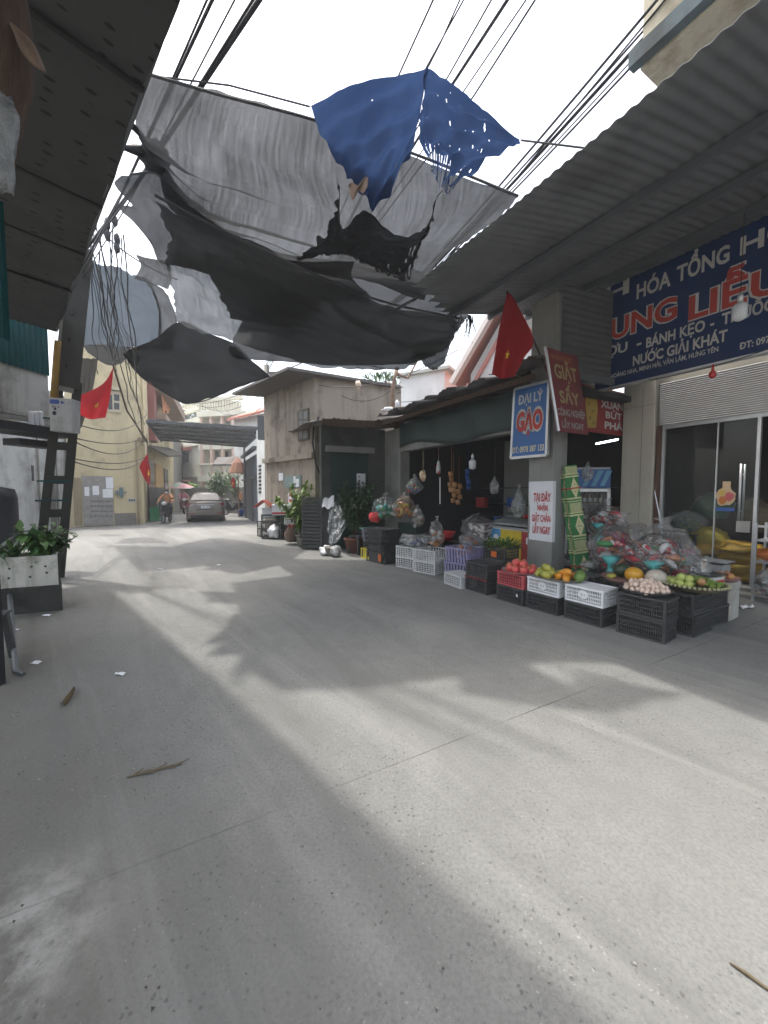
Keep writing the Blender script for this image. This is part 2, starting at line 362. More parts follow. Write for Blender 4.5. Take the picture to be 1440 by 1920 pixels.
g = MB(); g.grid(lambda u, v: V((u * 400 - 200, v * 400 - 150, 0)), 8, 8)
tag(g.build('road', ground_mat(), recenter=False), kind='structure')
# ================================================================ shared materials
M_cream = wallmat('cream render', (.58, .55, .46), (.3, .27, .22), .3)
M_grey = wallmat('grey cement', (.28, .28, .265), (.13, .13, .12), .5)
M_dirty = wallmat('dirty white wall', (.5, .5, .47), (.09, .085, .07), .75, 1.2)
M_yell = wallmat('yellow limewash', (.58, .5, .32), (.25, .21, .15), .6, .8)
M_pale = wallmat('pale villa paint', (.72, .7, .58), (.45, .42, .34), .25, .8)
M_white = wallmat('white paint', (.7, .71, .7), (.35, .35, .33), .25)
M_old = wallmat('old house render', (.35, .305, .25), (.09, .075, .062), .9, 1.1, bump=.5)
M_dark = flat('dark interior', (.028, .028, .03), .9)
M_dkfl = flat('dark floor', (.09, .09, .085), .8)
M_roof = wallmat('rusty corrugated sheet', (.16, .16, .16), (.09, .05, .03), .8, 2)
M_galv = wallmat('galvanised sheet', (.17, .18, .19), (.09, .09, .095), .5, 1.5, rough=.6)
M_steel = mat('grey painted steel', (.1, .11, .12), None, 5, .5)
M_lsteel = mat('pale aluminium', (.62, .63, .64), None, 5, .35, metal=.6)
M_teal = wallmat('teal painted sheet', (.012, .075, .078), (.02, .04, .04), .5, rough=.5)
M_conc = wallmat('precast concrete', (.22, .21, .19), (.09, .085, .075), .6, bump=.4)
M_dconc = wallmat('dark damp concrete', (.06, .058, .052), (.025, .025, .022), .6, bump=.4)
M_rtile = mat('red roof tiles', (.42, .13, .08), (.26, .08, .05), 9, .7, .4, stretch=(1, 1, 3))
M_pink = flat('pink trim', (.5, .2, .17)); M_glass = clearmat('window glass', (.88, .9, .9), .08, .04, .012)
M_dglass = mat('dark window', (.03, .035, .04), None, 3, .15)
M_wood = mat('brown door timber', (.12, .055, .03), (.07, .03, .02), 3, .5, .2, stretch=(8, 8, .6))
M_green = wallmat('green painted door', (.025, .05, .043), (.02, .03, .025), .5, rough=.6)
M_red = flat('red plastic', (.5, .03, .03), .45); M_paper = mat('white paper', (.72, .73, .76), (.62, .63, .66), 3, .8)
M_blk = flat('black rubber', (.02, .02, .021), .6); M_ink = flat('dark ink', (.03, .03, .04), .8)
M_bark = mat('weathered timber', (.1, .06, .038), (.04, .025, .018), 4, .9, .8, stretch=(6, 6, .7))
# ================================================================ near shop on the right (R frame)
def rroot(name, label, cat, group=None): return thing(name, label, cat, RO, RZ, group)
shop = rroot('shop_building', 'general store front with cream pillar, half raised grey roller shutter and glass door', 'shop')
b = MB(); b.box(-.04, .5, 2.2, 2.75, 0, 5.2); b.build('pillar', M_cream, shop, bevel=.008)
b = MB(); b.box(-.05, .51, 2.194, 2.2, 3.08, 3.086); b.box(.3, .304, 2.192, 2.2, 0, 3.4); b.build('pillar_joint', M_grey, shop)
b = MB(); b.box(.5, 6, 2.32, 2.6, 3.42, 5.2); b.build('upper_wall', M_cream, shop)
b = MB()
for k in range(22): b.grid(lambda u, v, k=k: V((.56 + u * 5.4, 2.235 - .006 * math.sin(v * math.pi), 2.69 + (k + v) * .033)), 1, 4)
b.build('roller_shutter', mat('shutter slats', (.3, .3, .3), (.25, .25, .25), 6, .5), shop)
b = MB(); b.box(.52, .6, 2.25, 2.35, 0, 2.69); b.build('timber_jamb', M_wood, shop)
b = MB(); b.box(.615, .66, 2.24, 2.3, 0, 2.69); b.box(.66, 6, 2.24, 2.3, 2.63, 2.69); b.box(1.385, 1.4, 2.25, 2.29, .1, 2.63); b.box(1.86, 1.9, 2.24, 2.3, .1, 2.63); b.box(1.9, 6, 2.24, 2.3, 1.02, 1.05); b.box(1.9, 6, 2.24, 2.3, .62, .65)
df = b.build('door_frame', M_lsteel, shop)
b = MB(); b.box(.66, 1.385, 2.266, 2.274, .02, 2.63); b.build('glass_panel', M_glass, shop)
b = MB(); b.box(1.4, 1.86, 2.262, 2.27, .12, 2.63); gd = b.build('glass_door', M_glass, shop)
b = MB(); b.tube([(1.71, 2.2, 1.1), (1.71, 2.2, 1.96)], .016, 8); b.tube([(1.71, 2.2, 1.25), (1.71, 2.262, 1.25)], .01); b.tube([(1.71, 2.2, 1.8), (1.71, 2.262, 1.8)], .01)
b.tube([(1.71, 2.34, 1.1), (1.71, 2.34, 1.96)], .016, 8); b.build('door_handle', M_lsteel, gd, smooth=True)
b = MB(); b.box(1.67, 1.83, 2.245, 2.29, .93, 1.1); b.build('lock_plate', mat('brushed steel', (.45, .44, .42), None, 4, .4, metal=.7), gd)
b = MB(); b.box(.5, 6, 2.2, 2.5, .02, .1); b.box(.4, 6, 1.95, 2.2, .0, .05); b.build('threshold', M_grey, shop)
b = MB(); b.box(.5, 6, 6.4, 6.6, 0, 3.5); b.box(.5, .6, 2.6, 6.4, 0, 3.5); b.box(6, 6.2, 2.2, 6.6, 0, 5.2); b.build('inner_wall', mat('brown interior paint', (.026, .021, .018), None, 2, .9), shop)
b = MB(); b.box(-.04, 6.2, 2.75, 6.6, 5.2, 5.35); b.box(.6, 6, 2.6, 6.4, 3.3, 3.4); b.build('roof_slab', M_grey, shop)
b = MB(); b.box(.6, 6, 2.5, 6.4, .01, .08); b.build('shop_floor', M_dkfl, shop)
# oval sticker of food on the glass door, with a blue strip
b = MB(); x, z = 1.5, 1.86
def wob(r, n=22, k=.12): return [(math.cos(a * 2 * math.pi / n) * r * (1 + k * math.sin(a * 1.9)), math.sin(a * 2 * math.pi / n) * r * 1.25 * (1 + k * math.cos(a * 1.3))) for a in range(n)]
Ms = mxy((1.52, 2.256, 1.47), (1, 0, 0), (0, 0, 1)); b.prism(wob(.12), Ms, .003); b.mi = 1
for (px_, pz_, rr) in ((-.03, -.06, .05), (.05, .0, .055), (-.04, .06, .04)): b.prism(wob(rr, 14), mxy((1.52 + px_, 2.255, 1.47 + pz_), (1, 0, 0), (0, 0, 1)), .004); b.mi = b.mi % 3 + 1
b.mi = 4; b.box(1.40, 1.64, 2.254, 2.257, 1.24, 1.29); b.mi = 0; b.box(1.48, 1.58, 2.2535, 2.257, 1.6, 1.7)
b.build('door_sticker', [flat('sticker cream', (.55, .4, .25)), flat('sticker orange', (.5, .16, .04)), flat('sticker pink', (.5, .1, .12)), flat('sticker yellow', (.55, .38, .08)), flat('sticker blue', (.03, .1, .35))], gd)
# ---------------- big blue sign
sg = rroot('shop_sign', 'large dark blue shop sign with white and red lettering under the awning', 'sign')
b = MB(); b.box(.02, 4.6, 1.2, 1.3, 3.29, 4.95); b.build('sign_panel', wallmat('dark blue sign film', (.013, .038, .13), (.03, .04, .07), .5, 1.5, rough=.4, bump=0), sg)
b = MB()
for q in ((.02, 4.6, 3.262, 3.29), (.02, 4.6, 4.95, 4.975)): b.box(q[0], q[1], 1.185, 1.31, q[2], q[3])
b.build('sign_frame', M_lsteel, sg)
M_lw = mat('white lettering', (.56, .56, .54), (.4, .4, .39), 2.5); M_lr = mat('red lettering', (.5, .05, .035), (.36, .045, .035), 2.5); M_ly = flat('yellow lettering', (.55, .45, .12))
def onS(px, py): return onR(px, py, 1.19)
def line(root, mat_, words, depth=1.197, bold=.03, name='lettering', cap=None):
    for s, px0, px1, pb, pt in words:
        b = MB(); xa, za = onS(px0, pb[0]); xb, zb = onS(px1, pb[1]); zt = onS(px0, pt)[1]
        M = mxy((0, depth, 0), (1, 0, 0), (0, 0, 1)); glyphs(b, s, xa, xb, (za + zb) / 2, cap or (zt - za), bold, 0, M); b.build(name, mat_, root)
line(sg, M_lw, [('BÁCH', 1020, 1178, (595, 573), 540), ('HÓA', 1193, 1257, (556, 539), 508), ('TỔNG', 1268, 1367, (527, 491), 497), ('HỢP', 1387, 1540, (474, 420), 445)], cap=.225)
line(sg, flat('white sign outline', (.55, .55, .55)), [('DUNG', 1110, 1269, (646, 598), 600), ('LIỄU', 1290, 1474, (595, 545), 530)], 1.197, .07, cap=.325)
line(sg, M_lr, [('DUNG', 1110, 1269, (646, 598), 600), ('LIỄU', 1290, 1474, (595, 545), 530)], 1.193, .03, cap=.325)
line(sg, M_lw, [('RƯỢU  -', 1106, 1202, (676, 652), 632), ('BÁNH KẸO', 1211, 1321, (648, 623), 623), ('-  THUỐC', 1331, 1452, (613, 582), 590)], cap=.15)
line(sg, M_lw, [('NƯỚC GIẢI KHÁT', 1186, 1363, (683, 641), 655)], cap=.15)
line(sg, M_lw, [('ĐT: 0978 387 133', 1387, 1520, (655, 622), 645)], cap=.085)
line(sg, M_lw, [('ĐC: HOÀNG NHA, MINH HẢI, VĂN LÂM, HƯNG YÊN', 1130, 1346, (709, 664), 701)], cap=.07, bold=.02)
# ---------------- awning over the right-hand pavement
aw = rroot('corrugated_awning', 'wide grey corrugated awning reaching over the street from the general store', 'awning')
def awz(Y): return 4.2 + (Y + 2.45) * .205
b = MB(); ax0 = lambda Y: -.1 - .85 * max(0, min(1, (Y + 2.45) / 1.2))
b.grid(lambda u, v: V((-1.1 + 7.4 * u, -2.45 + 4 * v, awz(-2.45 + 4 * v) + .008 * math.sin(u * 74 * 6.2832) + .03 * noise.noise(V((u * 5, v * 3, 1.3))))), 420, 16, (1, 1), lambda u, v: -1.1 + 7.4 * u < ax0(-2.45 + 4 * v)); b.build('roof_sheet', M_galv, aw, smooth=True, solid=.004)
b = MB()
for Y in (-1.26, -.38, .55): b.box(ax0(Y) + .02, 6.3, Y - .03, Y + .03, awz(Y) - .11, awz(Y) - .03)
pieces(b, 'purlin', M_steel, aw)
# side closing panel between pillar and sign
sp = rroot('side_panel', 'grey ribbed metal panel closing the gap beside the blue sign', 'panel')
b = MB(); corr(b, (.17, .1, 3.42), (0, 0, 1.42), (.13, 1.12, 0), 14, .006, 6); b.build('ribbed_sheet', wallmat('grey panel', (.12, .125, .13), (.08, .08, .08), .4), sp)
b = MB(); b.bar((.22, .2, 3.36), (.34, 1.24, 3.36), .06, .1); b.build('frame', M_steel, sp)
# ---------------- grey pillar
pl = MB(); pl.box(-.34, .14, 0, .34, 0, 4.62)
tag(pl.build('concrete_pillar', M_grey, bevel=.012, recenter=False), 'square grey cement pillar carrying the white notice and the blue rice sign', 'pillar')
p_ = bpy.data.objects['concrete_pillar']; p_.location = RO; p_.rotation_euler = (0, 0, RZ)
# ---------------- market hall
mh = rroot('market_hall', 'low dark grocery shed with open front and patched corrugated roof', 'shop')
b = MB(); b.box(-5.25, -4.45, 0, .3, 0, 3.2); b.build('pillar', M_grey, mh, bevel=.01)
b = MB(); b.box(-4.45, -.34, .02, .25, 2.58, 2.78); b.box(-4.43, -.34, .05, .25, 3.0, 3.3); b.build('lintel', M_grey, mh)
b = MB(); b.grid(lambda u, v: V((-4.45 + 4.11 * u, -.02 + .04 * math.sin(u * 25) * (1 - v), 3.28 - .62 * v + .08 * math.sin(u * 9) * v - .25 * v * max(0, u - .4))), 40, 6)
b.build('valance', mat('dark green tarpaulin', (.025, .045, .042), None, 3, .6), mh, smooth=True, solid=.004)
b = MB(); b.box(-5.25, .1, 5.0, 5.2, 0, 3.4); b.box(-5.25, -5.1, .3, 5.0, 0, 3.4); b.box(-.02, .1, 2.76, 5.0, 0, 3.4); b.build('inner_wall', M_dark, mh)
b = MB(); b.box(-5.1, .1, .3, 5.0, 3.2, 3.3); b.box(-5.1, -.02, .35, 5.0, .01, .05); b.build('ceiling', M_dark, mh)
b = MB()
xx = -5.5
for k, (w, dz, dy) in enumerate(((.9, .0, .1), (.95, .07, 0), (1.0, .02, -.12), (.95, .09, .03), (1.0, .03, -.08), (.92, .1, .02))):
    corr(b, (xx, -.62 + dy, 3.38 + dz), (w + .1, 0, .03 * (k % 2)), (0, 5.9, 1.05), 9, .014, 6, 8, (0, 0, 1), .1); xx += w
mr_ = b.build('roof', M_roof, mh, smooth=True, solid=.006)
b = MB(); b.box(-5.4, .1, -.45, -.38, 3.24, 3.33); b.build('eave_beam', M_bark, mh)
# bend: the green door section
P0 = RW(-5.25, 0); P1 = gp(604, 1032)
gs = thing('lockup_shed', 'lean-to lock-up with tall green metal door under rusty roofing', 'shed', P0, 0)
b = MB(); wall(b, P0, P1, 0, 3.25, .2); k = -nrm(P0, P1) * 3; b.build('wall', wallmat('damp dark cement', (.085, .09, .083), (.035, .036, .032), .7), gs, world=True)
b = MB(); wbox(b, P0, P1, 622, 690, 850, 1034, -.05, .03); dr = b.build('door', M_green, gs, world=True)
b = MB()
for px_ in (638, 655, 672): wbox(b, P0, P1, px_, px_ + 1.4, 850, 1034, .03, .045)
b.build('door_rib', M_green, dr, world=True)
b = MB(); wbox(b, P0, P1, 610, 700, 838, 849, 0, .1); b.build('lintel', M_grey, gs, world=True)
n_ = nrm(P0, P1); b = MB(); d_ = (P1 - P0).normalized()
corr(b, P0 - d_ * .3 + n_ * .6 + Z1 * 3.36, d_ * ((P1 - P0).length + .5) - Z1 * .06, -n_ * 4 + Z1 * .3, 18, .014, 6, 8, (0, 0, 1), .12); b.build('roof', M_roof, gs, world=True, smooth=True, solid=.006); b = MB(); b.bar(P0 - d_ * .3 + n_ * .62 + Z1 * 3.3, P1 + d_ * .15 + n_ * .62 + Z1 * 3.22, .05, .16); b.build('eave_beam', M_bark, gs, world=True)
b = MB(); wbox(b, P0, P1, 668, 684, 888, 962, .035, .05); b.mi = 1
for i in range(26): x0 = 669 + random.random() * 11; y0 = 892 + random.random() * 62; wbox(b, P0, P1, x0, x0 + 1 + random.random() * 3, y0, y0 + 2 + random.random() * 6, .05, .053)
tag(b.build('calendar_poster', [M_paper, M_ink], world=False), 'tall white poster with dark printed marks on the green door', 'poster')
# ---------------- old two-storey house
C1 = gp(592, 1016); L1 = gp(499, 1000); C1.z = L1.z = 0; RR = gp(752, 720, 5.1); RR.z = 0
oh = thing('old_house', 'weathered two-storey concrete house with overhanging flat roof at the bend', 'house', C1)
zt = onW(C1, L1, 592, 705).z; zl = onW(C1, L1, 592, 862).z
kd = -nrm(C1, L1) * 5.5; nl = nrm(C1, L1); nr = nrm(C1, RR)
b = MB(); bk = RR + (L1 - C1) * .9
b.hexa([L1, C1, RR, bk, L1 + Z1 * zt, C1 + Z1 * zt, RR + Z1 * zt, bk + Z1 * zt]); b.build('wall', M_old, oh, world=True)
b = MB(); e_ = (C1 - L1).normalized(); q = [L1 - e_ * .5 + nl * .95, C1 + e_ * .12 + nl * .95, RR + nr * .05 + nl * .05, bk]
b.hexa([p + Z1 * (zt - .02) for p in q] + [p + Z1 * (zt + .06) for p in q]); b.build('roof_slab', mat('dark eave', (.13, .12, .11), None, 3, .9, .3), oh, world=True)
b = MB(); wbox(b, C1, L1, 499, 592.5, 855, 864, 0, .16); b.build('floor_ledge', M_old, oh, world=True)
b = MB(); wbox(b, C1, L1, 561, 581, 768, 826, .0, .05); wn = b.build('window', mat('old timber frame', (.12, .1, .08), None, 4, .8), oh, world=True)
b = MB()
for i in range(2):
    for j in range(3): wbox(b, C1, L1, 563 + i * 9, 570 + i * 9, 771 + j * 18, 786 + j * 18, .05, .056)
b.build('pane', mat('dusty pane', (.2, .2, .19), (.12, .12, .12), 3, .4), wn, world=True)
b = MB(); wbox(b, C1, L1, 535, 566, 892, 914, 0, .04); wn = b.build('window', mat('pale blue shutter', (.2, .27, .26), None, 4, .7), oh, world=True)
b = MB(); wbox(b, C1, L1, 553, 556.5, 893, 906, .041, .05); wbox(b, C1, L1, 557, 563, 898, 913, .041, .05); b.build('paper', M_paper, wn, world=True)
b = MB(); wbox(b, C1, L1, 524, 532, 887, 901, .0, .03); tag(b.build('notice_plate', M_paper), 'small white and red plate on the old house wall', 'plate')
b = MB(); wbox(b, C1, L1, 542, 551, 920, 946, .0, .02); b.mi = 1; wbox(b, C1, L1, 543.5, 549, 923, 931, .02, .025); wbox(b, C1, L1, 543.5, 549, 936, 942, .02, .025); tag(b.build('wall_poster', [M_paper, M_red]), 'white poster with two red marks low on the old house wall', 'poster')
# broken parapet blocks and a cat-white clay ornament on roof
b = MB(); random.seed(4)
for i in range(26): c = C1.lerp(RR, .1 + .9 * random.random()) + nr * -.4 + Z1 * (zt + .1); b.sph(c, (.2 + .2 * random.random(), .15, .06 + .1 * random.random()), 6, 4, None, .5)
b.build('roof_rubble', M_old, oh, world=True)
# ---------------- white house behind, gabled house
A = at(748, 900, 16.5); B = at(832, 900, 15.5); A.z = B.z = 0
hh = thing('white_house', 'plain white rendered house rising behind the low roofs', 'house', A)
b = MB(); wall(b, A, B, 0, 6.35, 5); b.build('wall', M_white, hh, world=True)
b = MB(); n_ = nrm(A, B); d_ = (B - A).normalized(); q = [A - d_ * .1 + n_ * .15, B + d_ * .25 + n_ * .15, B + d_ * .25 - n_ * 5, A - d_ * .1 - n_ * 5]
b.hexa([p + Z1 * z for z in (6.35, 6.47) for p in q]); b.build('roof', flat('pale roof edge', (.4, .42, .38)), hh, world=True)
A = at(862, 900, 13.6); B = at(1075, 900, 11.8); A.z = B.z = 0
gh = thing('gabled_house', 'white and pink gabled house with red tile roof behind the grocery', 'house', A)
d_ = (B - A).normalized(); n_ = nrm(A, B); W = (B - A).length; zE, zA = 5.55, 8.1
b = MB(); Mg = mxy(A, d_, Z1)
b.prism([(0.35, 0), (W - .35, 0), (W - .35, zE), (W / 2, zA - .25), (.35, zE)], mxy(A - n_ * 8, d_, Z1), 8); b.build('wall', M_white, gh, world=True)
b = MB()
for s in (0, 1):
    e0 = A + d_ * (W + .1 if s else -.1) + Z1 * (zE - .35); e1 = A + d_ * W / 2 + Z1 * zA
    q = [e0 + n_ * .55, e1 + n_ * .55, e1 - n_ * 8.3, e0 - n_ * 8.3]; b.hexa([p for p in q] + [p + Z1 * .14 for p in q])
b.build('roof', M_rtile, gh, world=True)
b = MB()
for s in (0, 1):
    e0 = A + d_ * (W + .1 if s else -.1) + Z1 * (zE - .39) + n_ * .62; e1 = A + d_ * W / 2 + Z1 * (zA - .04) + n_ * .62
    b.bar(e0, e1, .14, .3, n_)
b.build('barge_board', flat('cream barge board', (.68, .6, .55)), gh, world=True)
b = MB()
for s in (0, 1):
    e0 = A + d_ * (W - .55 if s else .55) + Z1 * (zE - .25) + n_ * .06; e1 = A + d_ * W / 2 + Z1 * (zA - .75) + n_ * .06
    b.bar(e0, e1, .1, .16, n_)
b.bar(A + d_ * .3 + n_ * .1 + Z1 * 4.55, A + d_ * (W - .3) + n_ * .1 + Z1 * 4.55, .2, .16); b.build('pink_trim', M_pink, gh, world=True)
b = MB(); 
for i in range(14): p = A + d_ * (.5 + i * .3) + n_ * .25; b.lathe([(.05, 4.65), (.09, 4.8), (.05, 4.95), (.05, 5.1)], 6, p)
b.bar(A + d_ * .3 + n_ * .25 + Z1 * 5.14, A + d_ * (W - .3) + n_ * .25 + Z1 * 5.14, .16, .08); b.build('balustrade', M_pink, gh, world=True)
b = MB(); b.bar(A + d_ * .2 + n_ * .7 + Z1 * 4.25, A + d_ * (W - .1) + n_ * .7 + Z1 * 4.1, 1.4, .1); b.build('porch_roof', M_rtile, gh, world=True)
# neighbour's upper balcony over the awning (top right)
ub = thing('upper_balcony', 'cream underside of an upper floor balcony with blue gutter edge above the awning', 'balcony', RW(1.42, -1.45, 5.38), RZ)
b = MB(); b.box(.62, 6, 0, 3.5, 0, .1); b.box(.62, 6, 0.02, .16, .1, 1.0); b.build('slab', wallmat('weathered beige', (.5, .45, .34), (.2, .16, .1), .7, 3), ub)
b = MB(); b.box(.56, 6, -.09, 0, .02, .16); b.build('gutter', wallmat('blue grey gutter', (.1, .13, .14), (.06, .05, .04), .5, 3), ub)
b = MB(); b.box(1.55, 1.75, .06, 1.0, -.06, 0); b.build('soffit_patch', flat('rust brown patch', (.2, .09, .05)), ub)
# ================================================================ left side
EL = V((-.7071, -.7071, 0)); PL = V((-.7071, .7071, 0))
lp0 = gp(330, 0, 4.4); lp1 = gp(100, 620, 4.4)
def foam_mat():
    m = wallmat('perforated lining', (.075, .076, .078), (.045, .045, .045), .5, 1.2, .8); n = m.node_tree; p = n.nodes['Principled BSDF']; src = p.inputs['Base Color'].links[0].from_socket
    uv = n.nodes.new('ShaderNodeUVMap'); mp = n.nodes.new('ShaderNodeMapping'); mp.inputs['Scale'].default_value = (9, 4.5, 1); n.links.new(uv.outputs[0], mp.inputs[0])
    vo = n.nodes.new('ShaderNodeTexVoronoi'); vo.inputs['Scale'].default_value = 1; vo.inputs['Randomness'].default_value = .25; n.links.new(mp.outputs[0], vo.inputs[0])
    r = n.nodes.new('ShaderNodeMapRange'); r.inputs[1].default_value = .13; r.inputs[2].default_value = .18; r.inputs[3].default_value = .85; r.inputs[4].default_value = 0; n.links.new(vo.outputs['Distance'], r.inputs[0])
    x = n.nodes.new('ShaderNodeMix'); x.data_type = 'RGBA'; n.links.new(r.outputs[0], x.inputs[0]); n.links.new(src, x.inputs[6]); x.inputs[7].default_value = (.02, .02, .02, 1); n.links.new(x.outputs[2], p.inputs['Base Color']); return m
la = thing('lined_awning', 'long dark awning with punched grey lining overhanging the left edge of the road', 'awning', (-3, 3, 0))
Lp = lambda t, e, z: V((lp0.x, lp0.y, 0)) + PL * t + EL * e + Z1 * z
b = MB(); b.grid(lambda u, v: Lp(-5 + 11.6 * u, 4.2 * v + .02 * math.sin(u * 40), 4.4 + .25 * v + .03 * noise.noise(V((u * 14, v * 5, 0)))), 60, 14, (11.6, 4.2)); b.build('lining', foam_mat(), la, world=True, smooth=True)
b = MB(); corr(b, Lp(-5, -.03, 4.47), PL * 11.6, EL * 4.25 + Z1 * .25, 70, .018, 6, 2, (0, 0, 1)); b.build('roof_sheet', M_galv, la, world=True, smooth=True)
b = MB()
for t in (-2.2, -.8, .7, 2.3, 3.4, 4.6): b.bar(Lp(t, .0, 4.39), Lp(t, 4.1, 4.64), .035, .02)
pieces(b, 'seam', M_dark, la, world=True)
b = MB(); b.bar(Lp(-5, 0, 4.44), Lp(6.6, 0, 4.44), .03, .07); b.build('edge_strip', M_steel, la, world=True)
# teal sheet upper floor, next building on the left
A = at(-70, 900, 6.3); B = at(99, 900, 7.7); A.z = B.z = 0
tb = thing('teal_clad_house', 'old house with teal corrugated cladding over a stained white wall', 'house', A)
za = onW(A, B, 60, 697).z; zb = onW(A, B, 60, 782).z; zc = onW(A, B, 60, 622).z; n_ = nrm(A, B); d_ = (B - A).normalized(); W = (B - A).length
b = MB(); wall(b, A, B, zb, za + .05, 3); b.build('wall', M_dirty, tb, world=True)
b = MB(); corr(b, A + n_ * .04 + Z1 * za, d_ * W, Z1 * (zc - za + .3), 15, .018, 6); wall(b, A - n_ * .1, B - n_ * .1, za + .05, zc + .3, 2.8); b.build('cladding', M_teal, tb, world=True)
b = MB()
for k in range(3): wbox(b, A, B, -70, 99, 770 + k * 9, 776 + k * 9, 0, .1 - .03 * k)
b.build('moulding', M_dirty, tb, world=True)
b = MB(); wbox(b, A, B, -70, 99, 797, 812, -.2, .5); wbox(b, A, B, 14, 88, 826, 838, -.1, .28); b.build('shop_canopy', M_dark, tb, world=True)
b = MB()
for k in range(3): wbox(b, A, B, 42 + k * 9, 50 + k * 9, 772, 799, .12, .2)
pieces(b, 'white_roll', M_paper, tb, world=True, bevel=.02)
# grey wall further left behind pole
A = at(-90, 900, 11.5); B = gp(133, 988); A.z = B.z = 0
gw = thing('grey_wall_house', 'grey cement house front with stained wall and thin pipes behind the leaning pole', 'house', A)
b = MB(); wall(b, A, B, 0, 5.6, 3); b.build('wall', wallmat('stained pale grey wall', (.42, .43, .42), (.12, .12, .11), .6, 1.0), gw, world=True)
b = MB(); wbox(b, A, B, 60, 63, 873, 902, 0, .03); b.build('slot_window', M_dglass, gw, world=True)
b = MB()
for px_, r_ in ((70, .03), (92, .05), (97, .05), (104, .03), (127, .06)): p = onW(A, B, px_, 900); p.z = 0; b.tube([p + nrm(A, B) * .06, p + nrm(A, B) * .06 + Z1 * 5.4], r_, 6)
pieces(b, 'drain_pipe', M_conc, gw, world=True, smooth=True)
# yellow house
A = gp(131, 989); B = gp(272, 983); A.z = B.z = 0
yh = thing('yellow_house', 'tall yellow limewashed house with a stained base at the alley corner', 'house', A)
zy = 8.6
b = MB(); wall(b, A, B, 0, zy, 7); b.build('wall', M_yell, yh, world=True)
b = MB(); wbox(b, A, B, 200, 226, 733, 773, 0, .05); w_ = b.build('window', flat('cream frame', (.45, .4, .3)), yh, world=True)
b = MB(); wbox(b, A, B, 203, 211, 740, 768, .05, .056); wbox(b, A, B, 214, 224, 740, 752, .05, .056); wbox(b, A, B, 214, 224, 756, 768, .05, .056); b.build('pane', M_dglass, w_, world=True)
b = MB(); wbox(b, A, B, 197, 229, 728, 732, 0, .18); pieces(b, 'window_hood', flat('cream frame', (.45, .4, .3)), yh, world=True)
b = MB(); wbox(b, A, B, 140, 154, 896, 984, 0, .05); wbox(b, A, B, 258, 262, 826, 983, 0, .12); wbox(b, A, B, 258, 276, 822, 828, 0, .3); pieces(b, 'pilaster', wallmat('dirty plaster', (.3, .25, .16), (.1, .09, .07), .6), yh, world=True)
b = MB(); wbox(b, A, B, 216, 256, 962, 985, 0, .012); b.build('bare_plaster', M_conc, yh, world=True)
nb = MB(); wbox(nb, A, B, 157, 214, 893, 985, .0, .07); nbo = nb.build('notice_board', mat('grey board', (.3, .29, .27), (.2, .19, .18), 6, .9, .2)); tag(nbo, 'tall grey notice board with pasted papers on the yellow house', 'notice board')
b = MB()
for (x0, x1, y0, y1) in ((159, 168, 913, 930), (174, 186, 911, 928), (199, 213, 895, 916), (193, 212, 917, 933)): wbox(b, A, B, x0, x1, y0, y1, .071, .076)
pieces(b, 'pasted_paper', M_paper, nbo, world=True)
b = MB(); random.seed(3)
for (y0, y1) in ((938, 942), (947, 951), (957, 960)):
    x0 = 170
    while x0 < 211: w_ = 1.5 + random.random() * 4; wbox(b, A, B, x0, x0 + w_, y0, y1, .071, .075); x0 += w_ + 1.2
for k in range(9): wbox(b, A, B, 168 + k * 5, 171 + k * 5, 965 + (k % 2), 970, .071, .075)
pieces(b, 'stencil_marks', flat('faded ink', (.12, .12, .13)), nbo, world=True)
b = MB(); wbox(b, A, B, 224, 231, 914, 932, .0, .1); wbox(b, A, B, 216, 222, 920, 927, 0, .08); wbox(b, A, B, 233, 237, 922, 925, 0, .07); tag(b.build('valve_box', flat('blue grey iron', (.1, .16, .18))), 'small blue grey pipe fittings on the yellow wall', 'fitting')
b = MB(); wbox(b, A, B, 240, 255, 934, 942, 0, .02); b.mi = 1
for k in range(4): wbox(b, A, B, 241.5 + k * 3.2, 243.8 + k * 3.2, 936, 940, .02, .024)
tag(b.build('stencil_plate', [flat('pale plate', (.45, .45, .42)), M_ink]), 'small pale lettered plate near the corner of the yellow wall', 'plate')
# alley house on the left
A = gp(276, 979); B = gp(328, 957); A.z = B.z = 0; C = gp(352, 946); C.z = 0
ah = thing('alley_house', 'narrow cream alley house with balcony canopy and brown tiled hood', 'house', A)
b = MB(); wall(b, A, B, 0, 7.4, 3); b.build('wall', M_yell, ah, world=True)
b = MB(); wbox(b, A, B, 279, 319, 742, 760, 0, 1.0); wbox(b, A, B, 280, 316, 794, 803, 0, .8); pieces(b, 'balcony', mat('brown eave', (.25, .18, .13), None, 3, .8), ah, world=True)
b = MB(); wbox(b, A, B, 279, 285, 715, 828, 0, .3); b.build('red_pillar', flat('dull red', (.22, .07, .06)), ah, world=True)
b = MB(); n_ = nrm(A, B); p0 = onW(A, B, 277, 838); p1 = onW(A, B, 318, 842)
b.hexa([p0, p1, p1 + n_ * .9 - Z1 * .5, p0 + n_ * .9 - Z1 * .5] + [p + Z1 * .1 for p in (p0, p1, p1 + n_ * .9 - Z1 * .5, p0 + n_ * .9 - Z1 * .5)]); b.build('tiled_hood', mat('mossy tiles', (.09, .075, .055), (.04, .035, .03), 8, .9, .6), ah, world=True)
b = MB(); wbox(b, A, B, 292, 306, 872, 962, .0, .06); b.build('door', flat('ochre door', (.42, .26, .1)), ah, world=True)
b = MB(); wbox(b, A, B, 278, 290, 866, 960, .0, .05); wbox(b, A, B, 308, 315, 880, 930, .0, .05); pieces(b, 'dark_opening', M_dglass, ah, world=True)
b = MB(); wall(b, B, C, 0, 6.4, 3); b.build('rear_wall', M_grey, ah, world=True)
b = MB(); random.seed(8)
